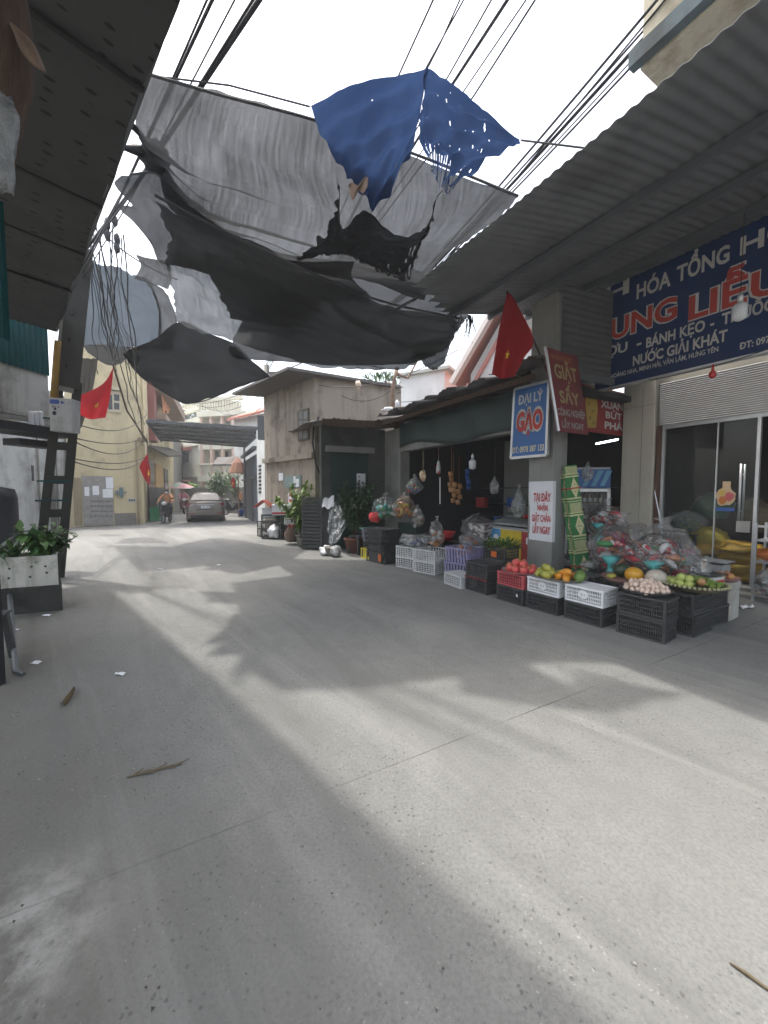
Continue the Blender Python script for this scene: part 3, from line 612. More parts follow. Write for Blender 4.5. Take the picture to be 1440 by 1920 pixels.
for k in range(4):
    x0 = 283 + k * 5; p = onW(A, B, x0, 740) + n_ * .5; q = onW(A, B, x0 + 5, 740) + n_ * .5
    b.grid(lambda u, v, p=p, q=q: p.lerp(q, u) - Z1 * (v * (1.1 - .2 * (k % 2))) + n_ * .05 * math.sin(u * 6 + v * 3), 5, 6)
tag(b.build('drying_curtain', mat('orange cloth', (.55, .27, .13), (.4, .16, .08), 6, .9), solid=.006), 'orange and cream cloth hung to dry on the alley house balcony', 'cloth')
b = MB(); p = gp(281, 979); q = gp(293, 975); b.hexa([V(x) + Z1 * z for z in (0.02, .75) for x in (p, q, q + V((.2, .5, 0)), p + V((.1, .6, 0)))])
gc = b.build('green_cabinet', flat('bright green paint', (.03, .25, .11), .4), bevel=.02); tag(gc, 'bright green street cabinet at the foot of the alley house', 'cabinet')
b = MB(); b.hexa([V(x) + Z1 * z for z in (0.75, 1.75) for x in (p + V((.03, .05, 0)), q + V((0, .05, 0)), q + V((.2, .5, 0)), p + V((.1, .55, 0)))]); b.build('glass_case', mat('dim display', (.16, .15, .13), (.06, .06, .06), 9, .3), gc, world=True)
# villa at the end of the alley
A = at(338, 900, 40); B = at(377, 900, 37); C = at(458, 900, 36); A.z = B.z = C.z = 0
vi = thing('villa', 'cream three-storey villa with columned balconies and pierced parapet at the end of the alley', 'house', B)
nb_ = nrm(B, C); zr = onW(B, C, 420, 778).z
b = MB(); wall(b, A, B, 0, zr, 8); wall(b, B - nb_ * 1.2, C - nb_ * 1.2, 0, zr, 8); b.build('wall', M_pale, vi, world=True)
b = MB()
for (yt, yb, o) in ((772, 782, .6), (892, 903, .5), (800, 806, .45), (835, 843, .4)): wbox(b, B, C, 377, 458, yt, yb, -1.3, o); wbox(b, A, B, 338, 377, yt - 2, yt + 3, 0, .3)
pieces(b, 'balcony_slab', M_pale, vi, world=True)
b = MB()
for x in (382, 400, 420, 440, 455): wbox(b, B, C, x, x + 4, 782, 892, .1, .4); wbox(b, B, C, x, x + 4, 903, 955, .1, .4)
pieces(b, 'column', flat('salmon column', (.6, .44, .36)), vi, world=True)
b = MB()
for k in range(16): x = 378 + k * 5; wbox(b, B, C, x, x + 2.6, 750 + k * .3, 771, .2, .5)
for k in range(8): x = 338 + k * 5; wbox(b, A, B, x, x + 2.6, 757, 768, -.2, .1)
wbox(b, B, C, 377, 458, 746, 753, .15, .55); wbox(b, A, B, 338, 377, 752, 757, -.2, .15)
for k in range(26): x = 378 + k * 3; wbox(b, B, C, x, x + 1.2, 872, 892, .3, .4)
wbox(b, B, C, 377, 458, 869, 872, .2, .5); b.build('balustrade', M_pale, vi, world=True)
for (x0, x1, y0, y1, AA, BB, o) in ((389, 397, 840, 868, B, C, -1.2), (406, 416, 838, 868, B, C, -1.2), (428, 436, 838, 868, B, C, -1.2), (345, 357, 848, 868, A, B, 0), (347, 355, 905, 925, A, B, 0), (389, 399, 905, 945, B, C, -1.2), (409, 416, 784, 792, B, C, -1.2), (430, 437, 783, 792, B, C, -1.2), (424, 440, 905, 940, B, C, -1.2)):
    b = MB(); wbox(b, AA, BB, x0, x1, y0, y1, o, o + .08); w_ = b.build('window', M_white, vi, world=True)
    b = MB(); wbox(b, AA, BB, x0 + 1.2, x1 - 1.2, y0 + 1.2, y1 - 1.2, o + .08, o + .1); b.build('pane', M_dglass, w_, world=True)
b = MB()
for (x0, x1, y) in ((343, 359, 843), (344, 358, 900)): wbox(b, A, B, x0, x1, y, y + 3, 0, .8)
pieces(b, 'window_hood', M_pink, vi, world=True)
A = at(352, 900, 30); B = at(468, 900, 26); A.z = B.z = 0
b = MB(); wall(b, A, B, 0, onW(A, B, 400, 914).z, .3); tag(b.build('garden_wall', M_grey), 'grey garden wall in front of the villa', 'wall')
A = at(440, 900, 33); B = at(500, 900, 30); A.z = B.z = 0
rh = thing('red_roof_house', 'small far house with red roof right of the villa', 'house', A)
b = MB(); wall(b, A, B, 0, 7.6, 5); b.build('wall', M_white, rh, world=True)
b = MB(); n_ = nrm(A, B); q = [A + n_ * .6, B + n_ * .6, B - n_ * 3, A - n_ * 3]; b.hexa([q[0] + Z1 * 7.4, q[1] + Z1 * 7.4, q[2] + Z1 * 9, q[3] + Z1 * 9, q[0] + Z1 * 7.6, q[1] + Z1 * 7.6, q[2] + Z1 * 9.2, q[3] + Z1 * 9.2]); b.build('roof', M_rtile, rh, world=True)
# steel-fronted shed on the right of the alley, white wall
A = gp(482, 981); B = gp(458, 968); A.z = B.z = 0
ss = thing('steel_fronted_shed', 'blue grey steel fronted shed on the right side of the alley', 'shed', A)
zs = onW(A, B, 482, 850).z; b = MB(); wall(b, A, B, 0, zs, 2.0); b.build('wall', wallmat('blue grey steel', (.17, .19, .22), (.09, .09, .1), .5), ss, world=True)
b = MB(); wbox(b, A, B, 461, 476, 900, 974, 0, .04); b.build('gate', mat('steel gate', (.1, .11, .125), None, 4, .6), ss, world=True)
b = MB(); wbox(b, A, B, 457, 483, 896, 899, 0, .12); wbox(b, A, B, 457, 483, 846, 851, 0, .2); b.build('ledge', M_steel, ss, world=True)
A = gp(484, 984); B = gp(500, 990); A.z = B.z = 0
vw = thing('vented_wall', 'white wall end with a stack of vent slots beside the steel shed', 'wall', A)
b = MB(); wall(b, A, B, 0, 4.3, 1.5); b.build('wall', M_white, vw, world=True)
b = MB()
for k in range(8): wbox(b, A, B, 485.5, 490, 872 + k * 7, 876 + k * 7, .0, .02)
b.build('vent_slot', M_dark, vw, world=True)
# sheet awning across the alley
z0, z1 = 4.65, 4.15
n0, n1, f0, f1 = gp(275, 786, z0), gp(496, 801, z0), gp(303, 823, z1), gp(458, 836, z1)
ca = thing('alley_awning', 'grey corrugated awning spanning the mouth of the alley', 'awning', (n0 + n1) / 2 * 1)
b = MB(); b.grid(lambda u, v: n0.lerp(n1, u).lerp(f0.lerp(f1, u), v) + Z1 * (.02 * math.sin(u * 46 * 6.283) + .05 * noise.noise(V((u * 6, v * 2, 0)))), 46 * 6, 6); b.build('roof_sheet', wallmat('pale galvanised sheet', (.36, .37, .38), (.2, .19, .18), .5, 1.5, rough=.6), ca, world=True, smooth=True, solid=.004)
b = MB()
for v in (.02, .2, .4, .6, .8, .98): b.bar(n0.lerp(f0, v) - Z1 * .07, n1.lerp(f1, v) - Z1 * .07, .06, .08)
pieces(b, 'purlin', M_steel, ca, world=True)
b = MB(); p = gp(458, 975); p.z = 0
for q in (f1, n1): b.bar(V((q.x, q.y, 0)), q - Z1 * .05, .09, .09)
b.bar(f1 - Z1 * .1, n1 - Z1 * .1, .08, .1); b.bar(f0 - Z1 * .1, n0 - Z1 * .1, .08, .1); pieces(b, 'post', M_steel, ca, world=True)
# ================================================================ nets and tarpaulins slung over the road
def sheet(name, label, cat, rows, m, nu=48, nv=32, wr=.03, fr=7, uvs=None, extra=None, skip=None, seed=0, group=None, parent=None, rag=None):
    """rows of (px, py, height): every control point stands at that height over the road"""
    pts = [[gp(*q) for q in r_] for r_ in rows]; f0 = patch(pts)
    def fn(u, v):
        p = f0(u, v); w = noise.noise(p * 1.1 + V((seed, 0, 0))) * wr * 2 + noise.noise(V((u * fr, v * fr * 2.2, seed))) * wr + abs(noise.noise(V((u * fr * 1.7, v * fr * .8, seed + 9)))) * wr
        p = p + Z1 * w
        if extra: p = p + extra(u, v)
        if rag and (v > .985 or u > .985 or u < .015): p = p + V((noise.noise(p * 9), noise.noise(p * 9 + V((5, 0, 0))), 0)) * rag
        return p
    us = (f0(1, .5) - f0(0, .5)).length, (f0(.5, 1) - f0(.5, 0)).length
    b = MB(); b.grid(fn, nu, nv, uvs or us, skip)
    o = b.build(name, m, parent, world=parent is not None, smooth=True)
    return tag(o, label, cat, group) if parent is None else o
N_grey = sheetmat('grey shade cloth', (.06, .062, .064), .042, .35, 200, .8)
N_mid = sheetmat('mid shade cloth', (.045, .047, .05), .032, .35, 120, .35)
N_dark = sheetmat('black shade cloth', (.028, .03, .032), .007, .16, 200, .5)
N_char = sheetmat('charcoal shade cloth', (.07, .073, .075), .08, .42, 160, .5)
T_blue = sheetmat('blue tarpaulin', (.028, .055, .135), .0, .4, 60, .3)
T_slate = sheetmat('slate tarpaulin', (.09, .11, .135), .012, .35, 60, .4)
E_hem = flat('black hem', (.03, .03, .032), .8)
def hem(parent, rowpts, r=.012, name='hem'):
    b = MB(); P = [gp(*q) for q in rowpts]; b.tube([cr(P, i / 30) for i in range(31)], r, 5); return b.build(name, E_hem, parent, world=True)
knot = lambda u, v: Z1 * (.075 * math.sin(v * 62) + .05 * math.sin(v * 97 + 1)) * max(0, min(1, (v - .3) * 3)) * math.exp(-u * 2.6) * (1 - math.exp(-u * 25)) - Z1 * .16 * math.sin(math.pi * u) * max(0, v - .35)
r0 = [(282, 140, 5.3), (420, 180, 5.15), (590, 225, 5.1), (780, 290, 5.0), (972, 368, 4.45)]
n1 = sheet('shade_net', 'large pale grey shade net, highest and nearest, gathered into a knot at its left end', 'shade net', [r0,
    [(255, 215, 5.2), (400, 260, 5.0), (580, 320, 4.9), (780, 380, 4.75), (935, 412, 4.45)],
    [(262, 262, 5.15), (400, 340, 4.8), (600, 395, 4.7), (760, 440, 4.6), (872, 455, 4.42)],
    [(288, 296, 5.1), (380, 395, 4.7), (580, 465, 4.6), (740, 492, 4.55), (812, 505, 4.4)],
    [(292, 304, 5.05), (345, 395, 4.7), (545, 484, 4.6), (675, 515, 4.5), (796, 560, 4.42)]], N_grey, 80, 64, .03, 9, extra=knot, seed=1)
hem(n1, r0, .014)
b = MB(); c = gp(290, 296, 5.1); b.sph(c, (.14, .12, .16), 10, 8, None, .5); b.tube([c, gp(262, 250, 5.2), gp(228, 215, 5.0)], .03, 6); b.tube([c, gp(262, 283, 5.1), gp(232, 278, 4.75)], [.06, .06, .02], 6); b.build('gathered_knot', E_hem, n1, world=True, smooth=True)
n2 = sheet('shade_net', 'grey shade net with scalloped left edge hanging just below the knotted pale net', 'shade net', [
    [(246, 326, 4.95), (300, 330, 4.85), (380, 405, 4.65), (520, 484, 4.55), (665, 490, 4.45)],
    [(214, 343, 4.8), (290, 370, 4.75), (370, 440, 4.6), (520, 505, 4.5), (660, 520, 4.4)],
    [(248, 386, 4.8), (295, 405, 4.72), (370, 460, 4.55), (520, 525, 4.45), (690, 560, 4.35)],
    [(222, 386, 4.75), (290, 440, 4.7), (330, 480, 4.6), (420, 520, 4.5), (560, 560, 4.4)],
    [(284, 452, 4.75), (288, 470, 4.7), (300, 492, 4.7), (320, 494, 4.6), (330, 470, 4.6)]], N_mid, 50, 40, .02, 6, seed=2)
hem(n2, [(246, 326, 4.95), (300, 330, 4.84), (380, 405, 4.64), (520, 484, 4.54)], .01)
n2b = sheet('shade_net', 'small pale scrap of shade net at left with a curved edge under the scalloped net', 'shade net', [
    [(254, 478, 5.1), (285, 484, 5.05), (318, 492, 4.95)], [(264, 498, 5.1), (295, 505, 5.0), (322, 520, 4.9)], [(252, 523, 5.1), (285, 532, 5.0), (316, 541, 4.9)]], N_grey, 20, 14, .02, 4, seed=3)
n3 = sheet('shade_net', 'wide black shade net filling the middle of the road, densest of the nets', 'shade net', [
    [(290, 366, 4.6), (400, 424, 4.5), (530, 487, 4.4), (700, 560, 4.3), (862, 598, 4.15)],
    [(318, 440, 4.55), (420, 490, 4.35), (560, 560, 4.2), (720, 612, 4.12), (852, 622, 4.1)],
    [(310, 488, 4.55), (420, 550, 4.3), (560, 612, 4.18), (700, 652, 4.1), (838, 642, 4.1)],
    [(326, 560, 4.55), (440, 604, 4.3), (580, 648, 4.2), (690, 680, 4.1), (800, 668, 4.1)],
    [(330, 612, 4.5), (438, 648, 4.35), (598, 690, 4.2), (668, 694, 4.1), (742, 690, 4.1)]],
    N_char, 80, 60, .055, 7, seed=4, rag=.05)
sheet('shade_net', 'darkest patch of black netting doubled over the middle of the wide black net', 'shade net', [[(372, 470, 4.72), (450, 478, 4.7), (500, 489, 4.66), (600, 530, 4.6)], [(405, 540, 4.6), (480, 540, 4.5), (540, 550, 4.45), (604, 565, 4.4)], [(432, 600, 4.55), (480, 610, 4.45), (534, 618, 4.4), (600, 585, 4.4)]], N_dark, 30, 20, .03, 5, seed=16, rag=.05)
for i, pts_ in enumerate(([(604, 530, 4.4), (640, 590, 4.3), (684, 612, 4.25), (740, 640, 4.2), (790, 662, 4.15)], [(520, 600, 4.4), (620, 620, 4.3), (700, 600, 4.2), (780, 560, 4.2)], [(670, 600, 4.25), (671, 640, 4.2), (672, 690, 4.1)])): hem(n3, pts_, (.045, .02, .008)[i], 'seam')
hem(n3, [(290, 366, 4.59), (400, 424, 4.49), (530, 487, 4.39), (700, 560, 4.29), (862, 598, 4.14)], .016)
n3b = sheet('shade_net', 'grey shade net stretched below the black net towards the grocery eave', 'shade net', [
    [(440, 452, 4.75), (560, 482, 4.72), (690, 494, 4.66), (800, 510, 4.6), (850, 560, 4.6)], [(480, 540, 4.7), (590, 580, 4.6), (720, 600, 4.55), (880, 590, 4.6)],
    [(430, 652, 4.75), (560, 655, 4.6), (760, 660, 4.5), (868, 604, 4.6)], [(445, 672, 4.75), (545, 680, 4.6), (752, 684, 4.5), (840, 650, 4.5)]], N_mid, 40, 30, .03, 5, seed=5, rag=.05)
n4 = sheet('tarpaulin', 'slate blue tarpaulin sagging behind the leaning pole on the left', 'tarpaulin', [
    [(150, 484, 6.4), (220, 505, 6.3), (282, 530, 6.2)], [(148, 560, 6.2), (232, 572, 6.0), (300, 588, 6.0)], [(140, 642, 6.0), (226, 648, 5.8), (298, 655, 5.8)]], T_slate, 30, 30, .06, 5, seed=6)
hem(n4, [(282, 530, 6.19), (300, 588, 5.99), (298, 655, 5.79)], .03)
hem(n4, [(140, 644, 6.0), (226, 650, 5.8), (298, 657, 5.8)], .02)
n4b = sheet('shade_net', 'curved grey strip of net along the right side of the slate tarpaulin', 'shade net', [
    [(268, 520, 6.0), (300, 536, 5.9), (316, 552, 5.8)], [(296, 570, 5.9), (318, 585, 5.8), (332, 605, 5.7)], [(296, 652, 5.7), (308, 656, 5.6), (322, 655, 5.6)]], N_grey, 16, 20, .02, 4, seed=7)
n5 = sheet('shade_net', 'black patterned shade net dipping lowest over the alley, pointed at its right tip', 'shade net', [
    [(232, 664, 5.1), (290, 636, 5.0), (335, 606, 4.9), (390, 628, 4.8), (445, 650, 4.8)], [(262, 704, 4.9), (320, 690, 4.75), (380, 690, 4.65), (450, 694, 4.65), (503, 703, 4.75)],
    [(308, 736, 4.7), (350, 755, 4.55), (388, 750, 4.55), (442, 727, 4.6), (504, 706, 4.75)]], N_dark, 40, 24, .04, 6, seed=8)
hem(n5, [(232, 664, 5.1), (262, 704, 4.9), (308, 736, 4.7), (350, 755, 4.55), (388, 750, 4.55), (442, 727, 4.6), (504, 706, 4.75)], .02)
n4c = sheet('shade_net', 'grey net corner hanging low between slate tarpaulin and yellow house', 'shade net', [
    [(150, 640, 6.2), (200, 646, 6.1), (258, 655, 6.0)], [(160, 655, 6.2), (200, 668, 6.0), (240, 668, 5.9)], [(165, 662, 6.2), (200, 684, 6.0), (228, 682, 5.9)]], N_mid, 16, 10, .02, 4, seed=9)
n7 = sheet('torn_net', 'torn black netting bunched in rags below the blue tarpaulin', 'shade net', [
    [(637, 322, 4.3), (640, 425, 4.3), (672, 392, 4.3), (700, 400, 4.3), (735, 446, 4.3), (785, 448, 4.3), (808, 420, 4.3), (822, 360, 4.3)], [(628, 400, 4.25), (650, 440, 4.25), (700, 440, 4.2), (765, 465, 4.2), (806, 440, 4.25)],
    [(600, 452, 4.3), (650, 462, 4.2), (700, 466, 4.15), (750, 480, 4.15), (796, 452, 4.25)], [(560, 485, 4.3), (640, 474, 4.25), (690, 492, 4.2), (738, 512, 4.15), (782, 490, 4.2)], [(556, 489, 4.3), (632, 478, 4.25), (680, 497, 4.2), (752, 530, 4.2), (772, 528, 4.2)]],
    N_dark, 160, 100, .05, 6, seed=10, rag=.06, skip=lambda u, v: (u > .6 and v > .35 and noise.noise(V((u * 40, v * 5, 2))) > .42) or (v > .9 and noise.noise(V((u * 40, v * 2, 4))) > .1))
n8 = sheet('torn_net', 'frayed grey net corner dangling in front of the gabled house', 'shade net', [
    [(770, 648, 4.25), (812, 640, 4.2), (846, 628, 4.2)], [(778, 668, 4.15), (815, 672, 4.1), (842, 655, 4.1)], [(800, 690, 4.05), (818, 694, 4.05), (832, 684, 4.05)]], N_mid, 20, 16, .04, 5, seed=12, rag=.05)
b = MB(); random.seed(5)
for k in range(16):
    x = 848 + random.random() * 40; y = 590 + random.random() * 6; L_ = 20 + random.random() * 55; z = 4.3
    p = gp(x, y, z); q = [p + V((random.uniform(-.03, .03) * i, random.uniform(-.03, .03) * i, -L_ / 160 * i / 3)) for i in range(4)]; b.tube(q, [.012, .01, .006, .002], 4)
b.build('frayed_thread', E_hem, n8, world=True)
bt = thing('blue_tarpaulin', 'torn blue tarpaulin hung in two flaps high over the road', 'tarpaulin', gp(805, 125, 5.0))
fold = lambda u, v: Z1 * (.05 * math.sin(v * 26 + u * 5) * (1 - u) * u * 2 + .035 * math.sin((u + v) * 21) * v)
tear = lambda u, v: noise.noise(V((u * 7 + v * 4, u * 22 - v * 14, 3))) > .42 and v > .12
sheet('left_flap', None, None, [[(581, 200, 4.95), (690, 158, 4.95), (805, 125, 5.0)], [(606, 262, 4.85), (700, 240, 4.75), (790, 205, 4.85)], [(640, 318, 4.75), (705, 312, 4.6), (778, 262, 4.75)], [(662, 346, 4.7), (705, 392, 4.6), (768, 292, 4.7)]],
      T_blue, 110, 90, .018, 4, seed=14, parent=bt, rag=.02, extra=fold, skip=lambda u, v: noise.noise(V((u * 40, v * 9 + u * 14, 3))) > .72 and v > .1)
sheet('right_flap', None, None, [[(805, 125, 5.0), (890, 192, 4.85), (977, 263, 4.6)], [(795, 180, 4.9), (866, 236, 4.7), (948, 282, 4.55)], [(785, 240, 4.8), (842, 285, 4.6), (900, 312, 4.5)], [(810, 310, 4.65), (826, 352, 4.55), (852, 346, 4.5)]],
      T_blue, 170, 130, .022, 5, seed=15, parent=bt, rag=.05, extra=fold, skip=lambda u, v: (noise.noise(V((u * 34 - v * 16, v * 7 + u * 10, 3))) > .58 and v > .08) or (v > .72 and noise.noise(V((u * 46, v * 3, 8))) > .25 - (v - .72)))
b = MB(); b.tube([gp(581, 200, 4.95), gp(430, 160, 5.2), gp(284, 142, 5.3)], .008, 5); b.tube([gp(977, 263, 4.6), gp(1100, 278, 4.4)], .008, 5); pieces(b, 'tie_rope', E_hem, bt, world=True)
b = MB(); f = patch([[gp(652, 350, 4.6), gp(690, 335, 4.6)], [gp(660, 372, 4.55), gp(688, 352, 4.55)]]); b.grid(lambda u, v: f(u, v) + Z1 * .03 * math.sin(u * 9 + v * 4), 8, 6); b.build('brown_patch', flat('brown rag', (.25, .17, .13)), bt, world=True, solid=.006)
# hanging dark tarp on the left by the yellow house
f = patch([[at(140, 668, 14), at(164, 672, 14.3), at(184, 672, 14.6)], [at(142, 730, 14), at(158, 735, 14.2), at(172, 738, 14.4)], [at(140, 800, 14), at(147, 805, 14.1), at(152, 800, 14.2)]])
b = MB(); b.grid(lambda u, v: f(u, v) + V((0, .05 * math.sin(u * 22), 0)), 24, 12); tag(b.build('hanging_tarp', sheetmat('brown black tarp', (.05, .045, .04), .02, .3, 60), smooth=True), 'dark brown tarp hanging upright between the pole and the yellow house', 'tarpaulin')
# ================================================================ cables
M_cab = flat('cable sheath', (.018, .018, .02), .6)
def cable(pts, r, label, group=None, name='cable'):
    b = MB(); b.tube(pts, r, 5); return tag(b.build(name, M_cab, smooth=True), label, 'cable', group)
POLE_B = at(88, 1010, 6.75); POLE_B.z = 0; POLE_T = at(153, 478, 6.75)
FAR = at(500, 702, 15.2)
for i, (x, r_) in enumerate(((1240, .014), (1272, .011), (1290, .02), (1312, .008), (1326, .012), (1252, .009))):
    A = gp(x + 150, -190, 5.9); B = gp(762 + i * 7, 545 - i * 3, 5.25)
    cable(sag(A, B, .05, 8) + [B.lerp(FAR, k / 6) - Z1 * (.3 * math.sin(k / 6 * 3.14)) for k in range(1, 7)], r_, 'black overhead cable running just outside the right-hand awning', 'cables beside the right-hand awning')
for i, (x, x2, y2, r_) in enumerate(((812, 748, 140, .012), (862, 826, 80, .01), (869, 800, 125, .01), (921, 842, 140, .011), (951, 850, 155, .022), (986, 870, 170, .01), (1003, 888, 180, .013))):
    A = gp(x + (x - x2) * 1.5, -y2 * 1.5, 7.3); C = gp(x2, y2, 7.2); E = FAR + V((0, 0, .1 * i)); D = C.lerp(E, .5) - Z1 * .25
    cable([A, gp(x, 0, 7.25), C, D, E], r_, 'black overhead cable crossing the white sky above the blue tarpaulin', 'cables above the blue tarpaulin')
for i, (x, y, r_) in enumerate(((486, 0, .024), (474, 0, .012), (398, 0, .016), (388, 0, .01), (440, 0, .008))):
    A = gp(x + 140, -220, 5.9); B = gp(x, y, 5.9); E = POLE_T + V((0, 0, -.1 * i)); M_ = B.lerp(E, .55) - Z1 * .1
    cable([A, B, M_, E], r_, 'thick black cable descending left to the leaning concrete pole', 'cables to the leaning pole')
random.seed(21)
SRC = at(190, 430, 7.0)
for i in range(21):
    s = SRC + V((random.uniform(-.25, .3), random.uniform(-.2, .2), random.uniform(-.4, .35)))
    if i < 14: e = at(random.uniform(165, 262), random.uniform(640, 705), random.uniform(8.2, 10)); sg_ = random.uniform(.05, .5)
    elif i < 20: e = at(random.uniform(268, 278), random.uniform(775, 840), 16.6); sg_ = random.uniform(.2, 1.0)
    elif i < 23: e = at(random.uniform(310, 420), random.uniform(500, 640), 8); sg_ = random.uniform(.1, .3)
    else: e = at(random.uniform(128, 150), random.uniform(690, 760), 7.2); sg_ = random.uniform(.1, .4)
    P = sag(s, e, sg_, 14); P = [p + V((noise.noise(p * 1.3 + V((i, 0, 0))), noise.noise(p * 1.3 + V((0, i, 0))), 0)) * .12 for p in P]
    cable(P, random.choice((.006, .008, .01, .013)), 'thin black wire in the tangle drooping from the leaning pole', 'tangled wires at the leaning pole')
b = MB()
for i in range(9):
    c = SRC + V((random.uniform(-.25, .35), 0, random.uniform(-.5, .3))); b.sph(c, (.05, .05, .11), 8, 6, None, .3)
[tag(o, 'small black splice box among the tangled wires', 'splice box', 'splice boxes in the wire tangle') for o in pieces(b, 'splice_box', M_cab, smooth=True)]
for i, (y0, y1, s_) in enumerate(((818, 815, .25), (822, 818, .5), (858, 855, .2), (862, 856, .35), (790, 776, .4))):
    cable(sag(at(128, y0, 7.1), at(276, y1, 16.9), s_, 14), .012, 'slack wire strung across the yellow house wall', 'wires across the yellow wall')
for i in range(5):
    cable(sag(FAR + Z1 * (-.15 * i), at(572 + i * 60, 700 + 12 * i, 12.2 + .2 * i), .3, 10), .01, 'thin wire sagging along the old house roof edge', 'wires at the old house')
for i in range(6):
    cable(sag(FAR + Z1 * (-.2 * i), at(300 + i * 25, 740 + 6 * i, 24), .6, 10), .012, 'thin wire crossing the sky above the alley awning', 'wires above the alley')
for (a, c) in ((at(640, 742, 11.8), at(752, 716, 12.6)), (at(596, 722, 11.8), at(860, 655, 9))): cable(sag(a, c, .35, 12), .01, 'slack wire across the upper wall of the old house', 'wires on the old house wall')
cable([at(598, 782, 11.6), at(588, 800, 11.5), at(586, 830, 11.4), at(592, 870, 11.4), at(606, 905, 11.3)], .028, 'thick black hose looping down the corner of the old house')
cable(sag(RW(.9, 1.15, 3.25), RW(3.2, 1.1, 3.5), .12) , .006, 'white thin wire below the blue shop sign', name='cable')
# ================================================================ leaning pole, meter box, pipe
hp = thing('utility_pole', 'leaning concrete utility pole with ladder openings beside the planter', 'utility pole', POLE_B)
ax = POLE_T - POLE_B; wv = V((.77, .64, 0)).normalized(); b = MB()
for s in (-1, 1): b.bar(POLE_B + wv * s * .15, POLE_B + ax * .62 + wv * s * .12, .13, .1, wv.cross(ax))
k_ = 0
while k_ < .6: b.bar(POLE_B + ax * k_ - wv * .1, POLE_B + ax * k_ + wv * .1, .09, .14, ax) ; k_ += .105
b.bar(POLE_B + ax * .6, POLE_B + ax * 1.02, .3, .16, wv.cross(ax)); b.build('shaft', M_dconc, hp, world=True)
b = MB(); b.bar(POLE_B + ax * .585 + V((0, -.09, 0)), POLE_B + ax * 1.03 + V((0, -.09, 0)), .27, .02, wv.cross(ax)); b.mi = 1
for k in range(5): c = POLE_B + ax * (.66 + .08 * k) + V((.03, -.1, 0)); b.box(c.x - .02, c.x + .02, c.y - .012, c.y, c.z - .03, c.z + .03)
b.build('pole_face', [M_conc, M_dark], hp, world=True)
b = MB()
for z_ in (.25, .31, .5): c = POLE_B + ax * z_; b.bar(c - wv * .22 + V((0, -.1, 0)), c + wv * .22 + V((0, -.1, 0)), .012, .03)
pieces(b, 'tie_band', M_teal, hp, world=True)
c = at(117, 778, 6.35); x_ = V((1, .22, 0)).normalized(); mbx = thing('meter_box', 'grey white metal meter box with blue mark strapped to the leaning pole', 'meter box', c)
Mb = mxy(c, (.98, .1, -.05), (.06, 0, 1)); b = MB(); b.prism([(-.19, -.27), (.15, -.27), (.15, .27), (-.19, .27)], Mb @ Matrix.Translation((0, 0, -.2)), .2); b.build('case', wallmat('box paint', (.42, .42, .42), (.16, .15, .13), .5, 5), mbx, world=True, bevel=.008)
b = MB(); b.prism([(-.19, .17), (-.06, .17), (-.04, .2), (-.06, .24), (-.19, .24)], Mb, .004); b.prism([(-.02, .17), (.04, .2), (-.02, .23)], Mb, .004); pieces(b, 'blue_mark', flat('mark blue', (.03, .06, .25)), mbx, world=True)
b = MB(); b.prism([(math.cos(a * .63) * .03 - .12, math.sin(a * .63) * .035 + .02) for a in range(10)], Mb, .004); b.prism([(math.cos(a * .63) * .02 - .11, math.sin(a * .63) * .02 + .09) for a in range(10)], Mb, .004); glyphs(b, 'Đ L', -.15, -.03, .11, .03, .02, .004, Mb); b.build('dark_mark', M_ink, mbx, world=True)
b = MB(); b.tube([at(101, 752, 6.6), at(108, 660, 6.6), at(110, 640, 6.6)], .055, 10); tag(b.build('yellow_pipe', mat('yellow pipe', (.32, .2, .04), (.2, .12, .03), 6, .6), smooth=True), 'yellow plastic pipe standing behind the meter box', 'pipe')
b = MB(); p = at(480, 905, 15.2); q = FAR + Z1 * .35; p = V((q.x, q.y, 0)); b.tube([p, q], [.15, .1], 12); fp = b.build('utility_pole', M_conc, smooth=True); tag(fp, 'round grey concrete utility pole standing at the right of the alley mouth', 'utility pole')
b = MB(); b.bar(q + V((-.6, 0, -.3)), q + V((.6, 0, -.3)), .08, .1); b.bar(q + V((-.5, 0, -.75)), q + V((.5, 0, -.75)), .08, .1); b.box(q.x - .28, q.x - .05, q.y - .35, q.y - .1, q.z - 2.9, q.z - 2.0); pieces(b, 'cross_arm', M_steel, fp, world=True)
b = MB()
for k in range(6): b.tube([q + V((-.1, -.12, -.4 - k * .35)), q + V((.25 + .1 * math.sin(k), -.2, -.7 - k * .35)), q + V((-.05, -.15, -1.1 - k * .35))], .02, 5)
pieces(b, 'cable_loop', M_cab, fp, world=True)
# timber post, dry leaf and plastic at the very top left
b = MB(); b.tube([at(-22, -60, 1.75), at(4, 40, 1.75), at(14, 150, 1.75), at(2, 250, 1.75), at(-6, 330, 1.75)], [.12, .1, .085, .06, .05], 10); pst = b.build('timber_post', M_bark, smooth=True); tag(pst, 'rough brown timber post hanging at the upper left edge under the awning', 'post')
f = patch([[at(24, 55, 1.7), at(30, 50, 1.7)], [at(38, 92, 1.68), at(60, 78, 1.7)], [at(58, 118, 1.66), at(74, 104, 1.68)], [at(86, 138, 1.65), at(87, 137, 1.66)]]); b = MB(); b.grid(lambda u, v: f(u, v) + V((0, -.02 * math.sin(u * 3.14), 0)), 6, 12); tag(b.build('dry_leaf', mat('dry sheath', (.17, .11, .07), (.09, .06, .045), 9, .8, stretch=(1, 9, 1)), smooth=True, solid=.003), 'dry brown leaf sheath sticking out from the timber post', 'leaf')
b = MB(); b.sph(at(2, 255, 1.7), (.06, .03, .2), 14, 12, None, .7); tag(b.build('plastic_wrap', mat('cloudy plastic', (.26, .27, .28), (.12, .12, .12), 12, .3, .5), smooth=True), 'crumpled whitish plastic wrap tied below the timber post', 'wrap')
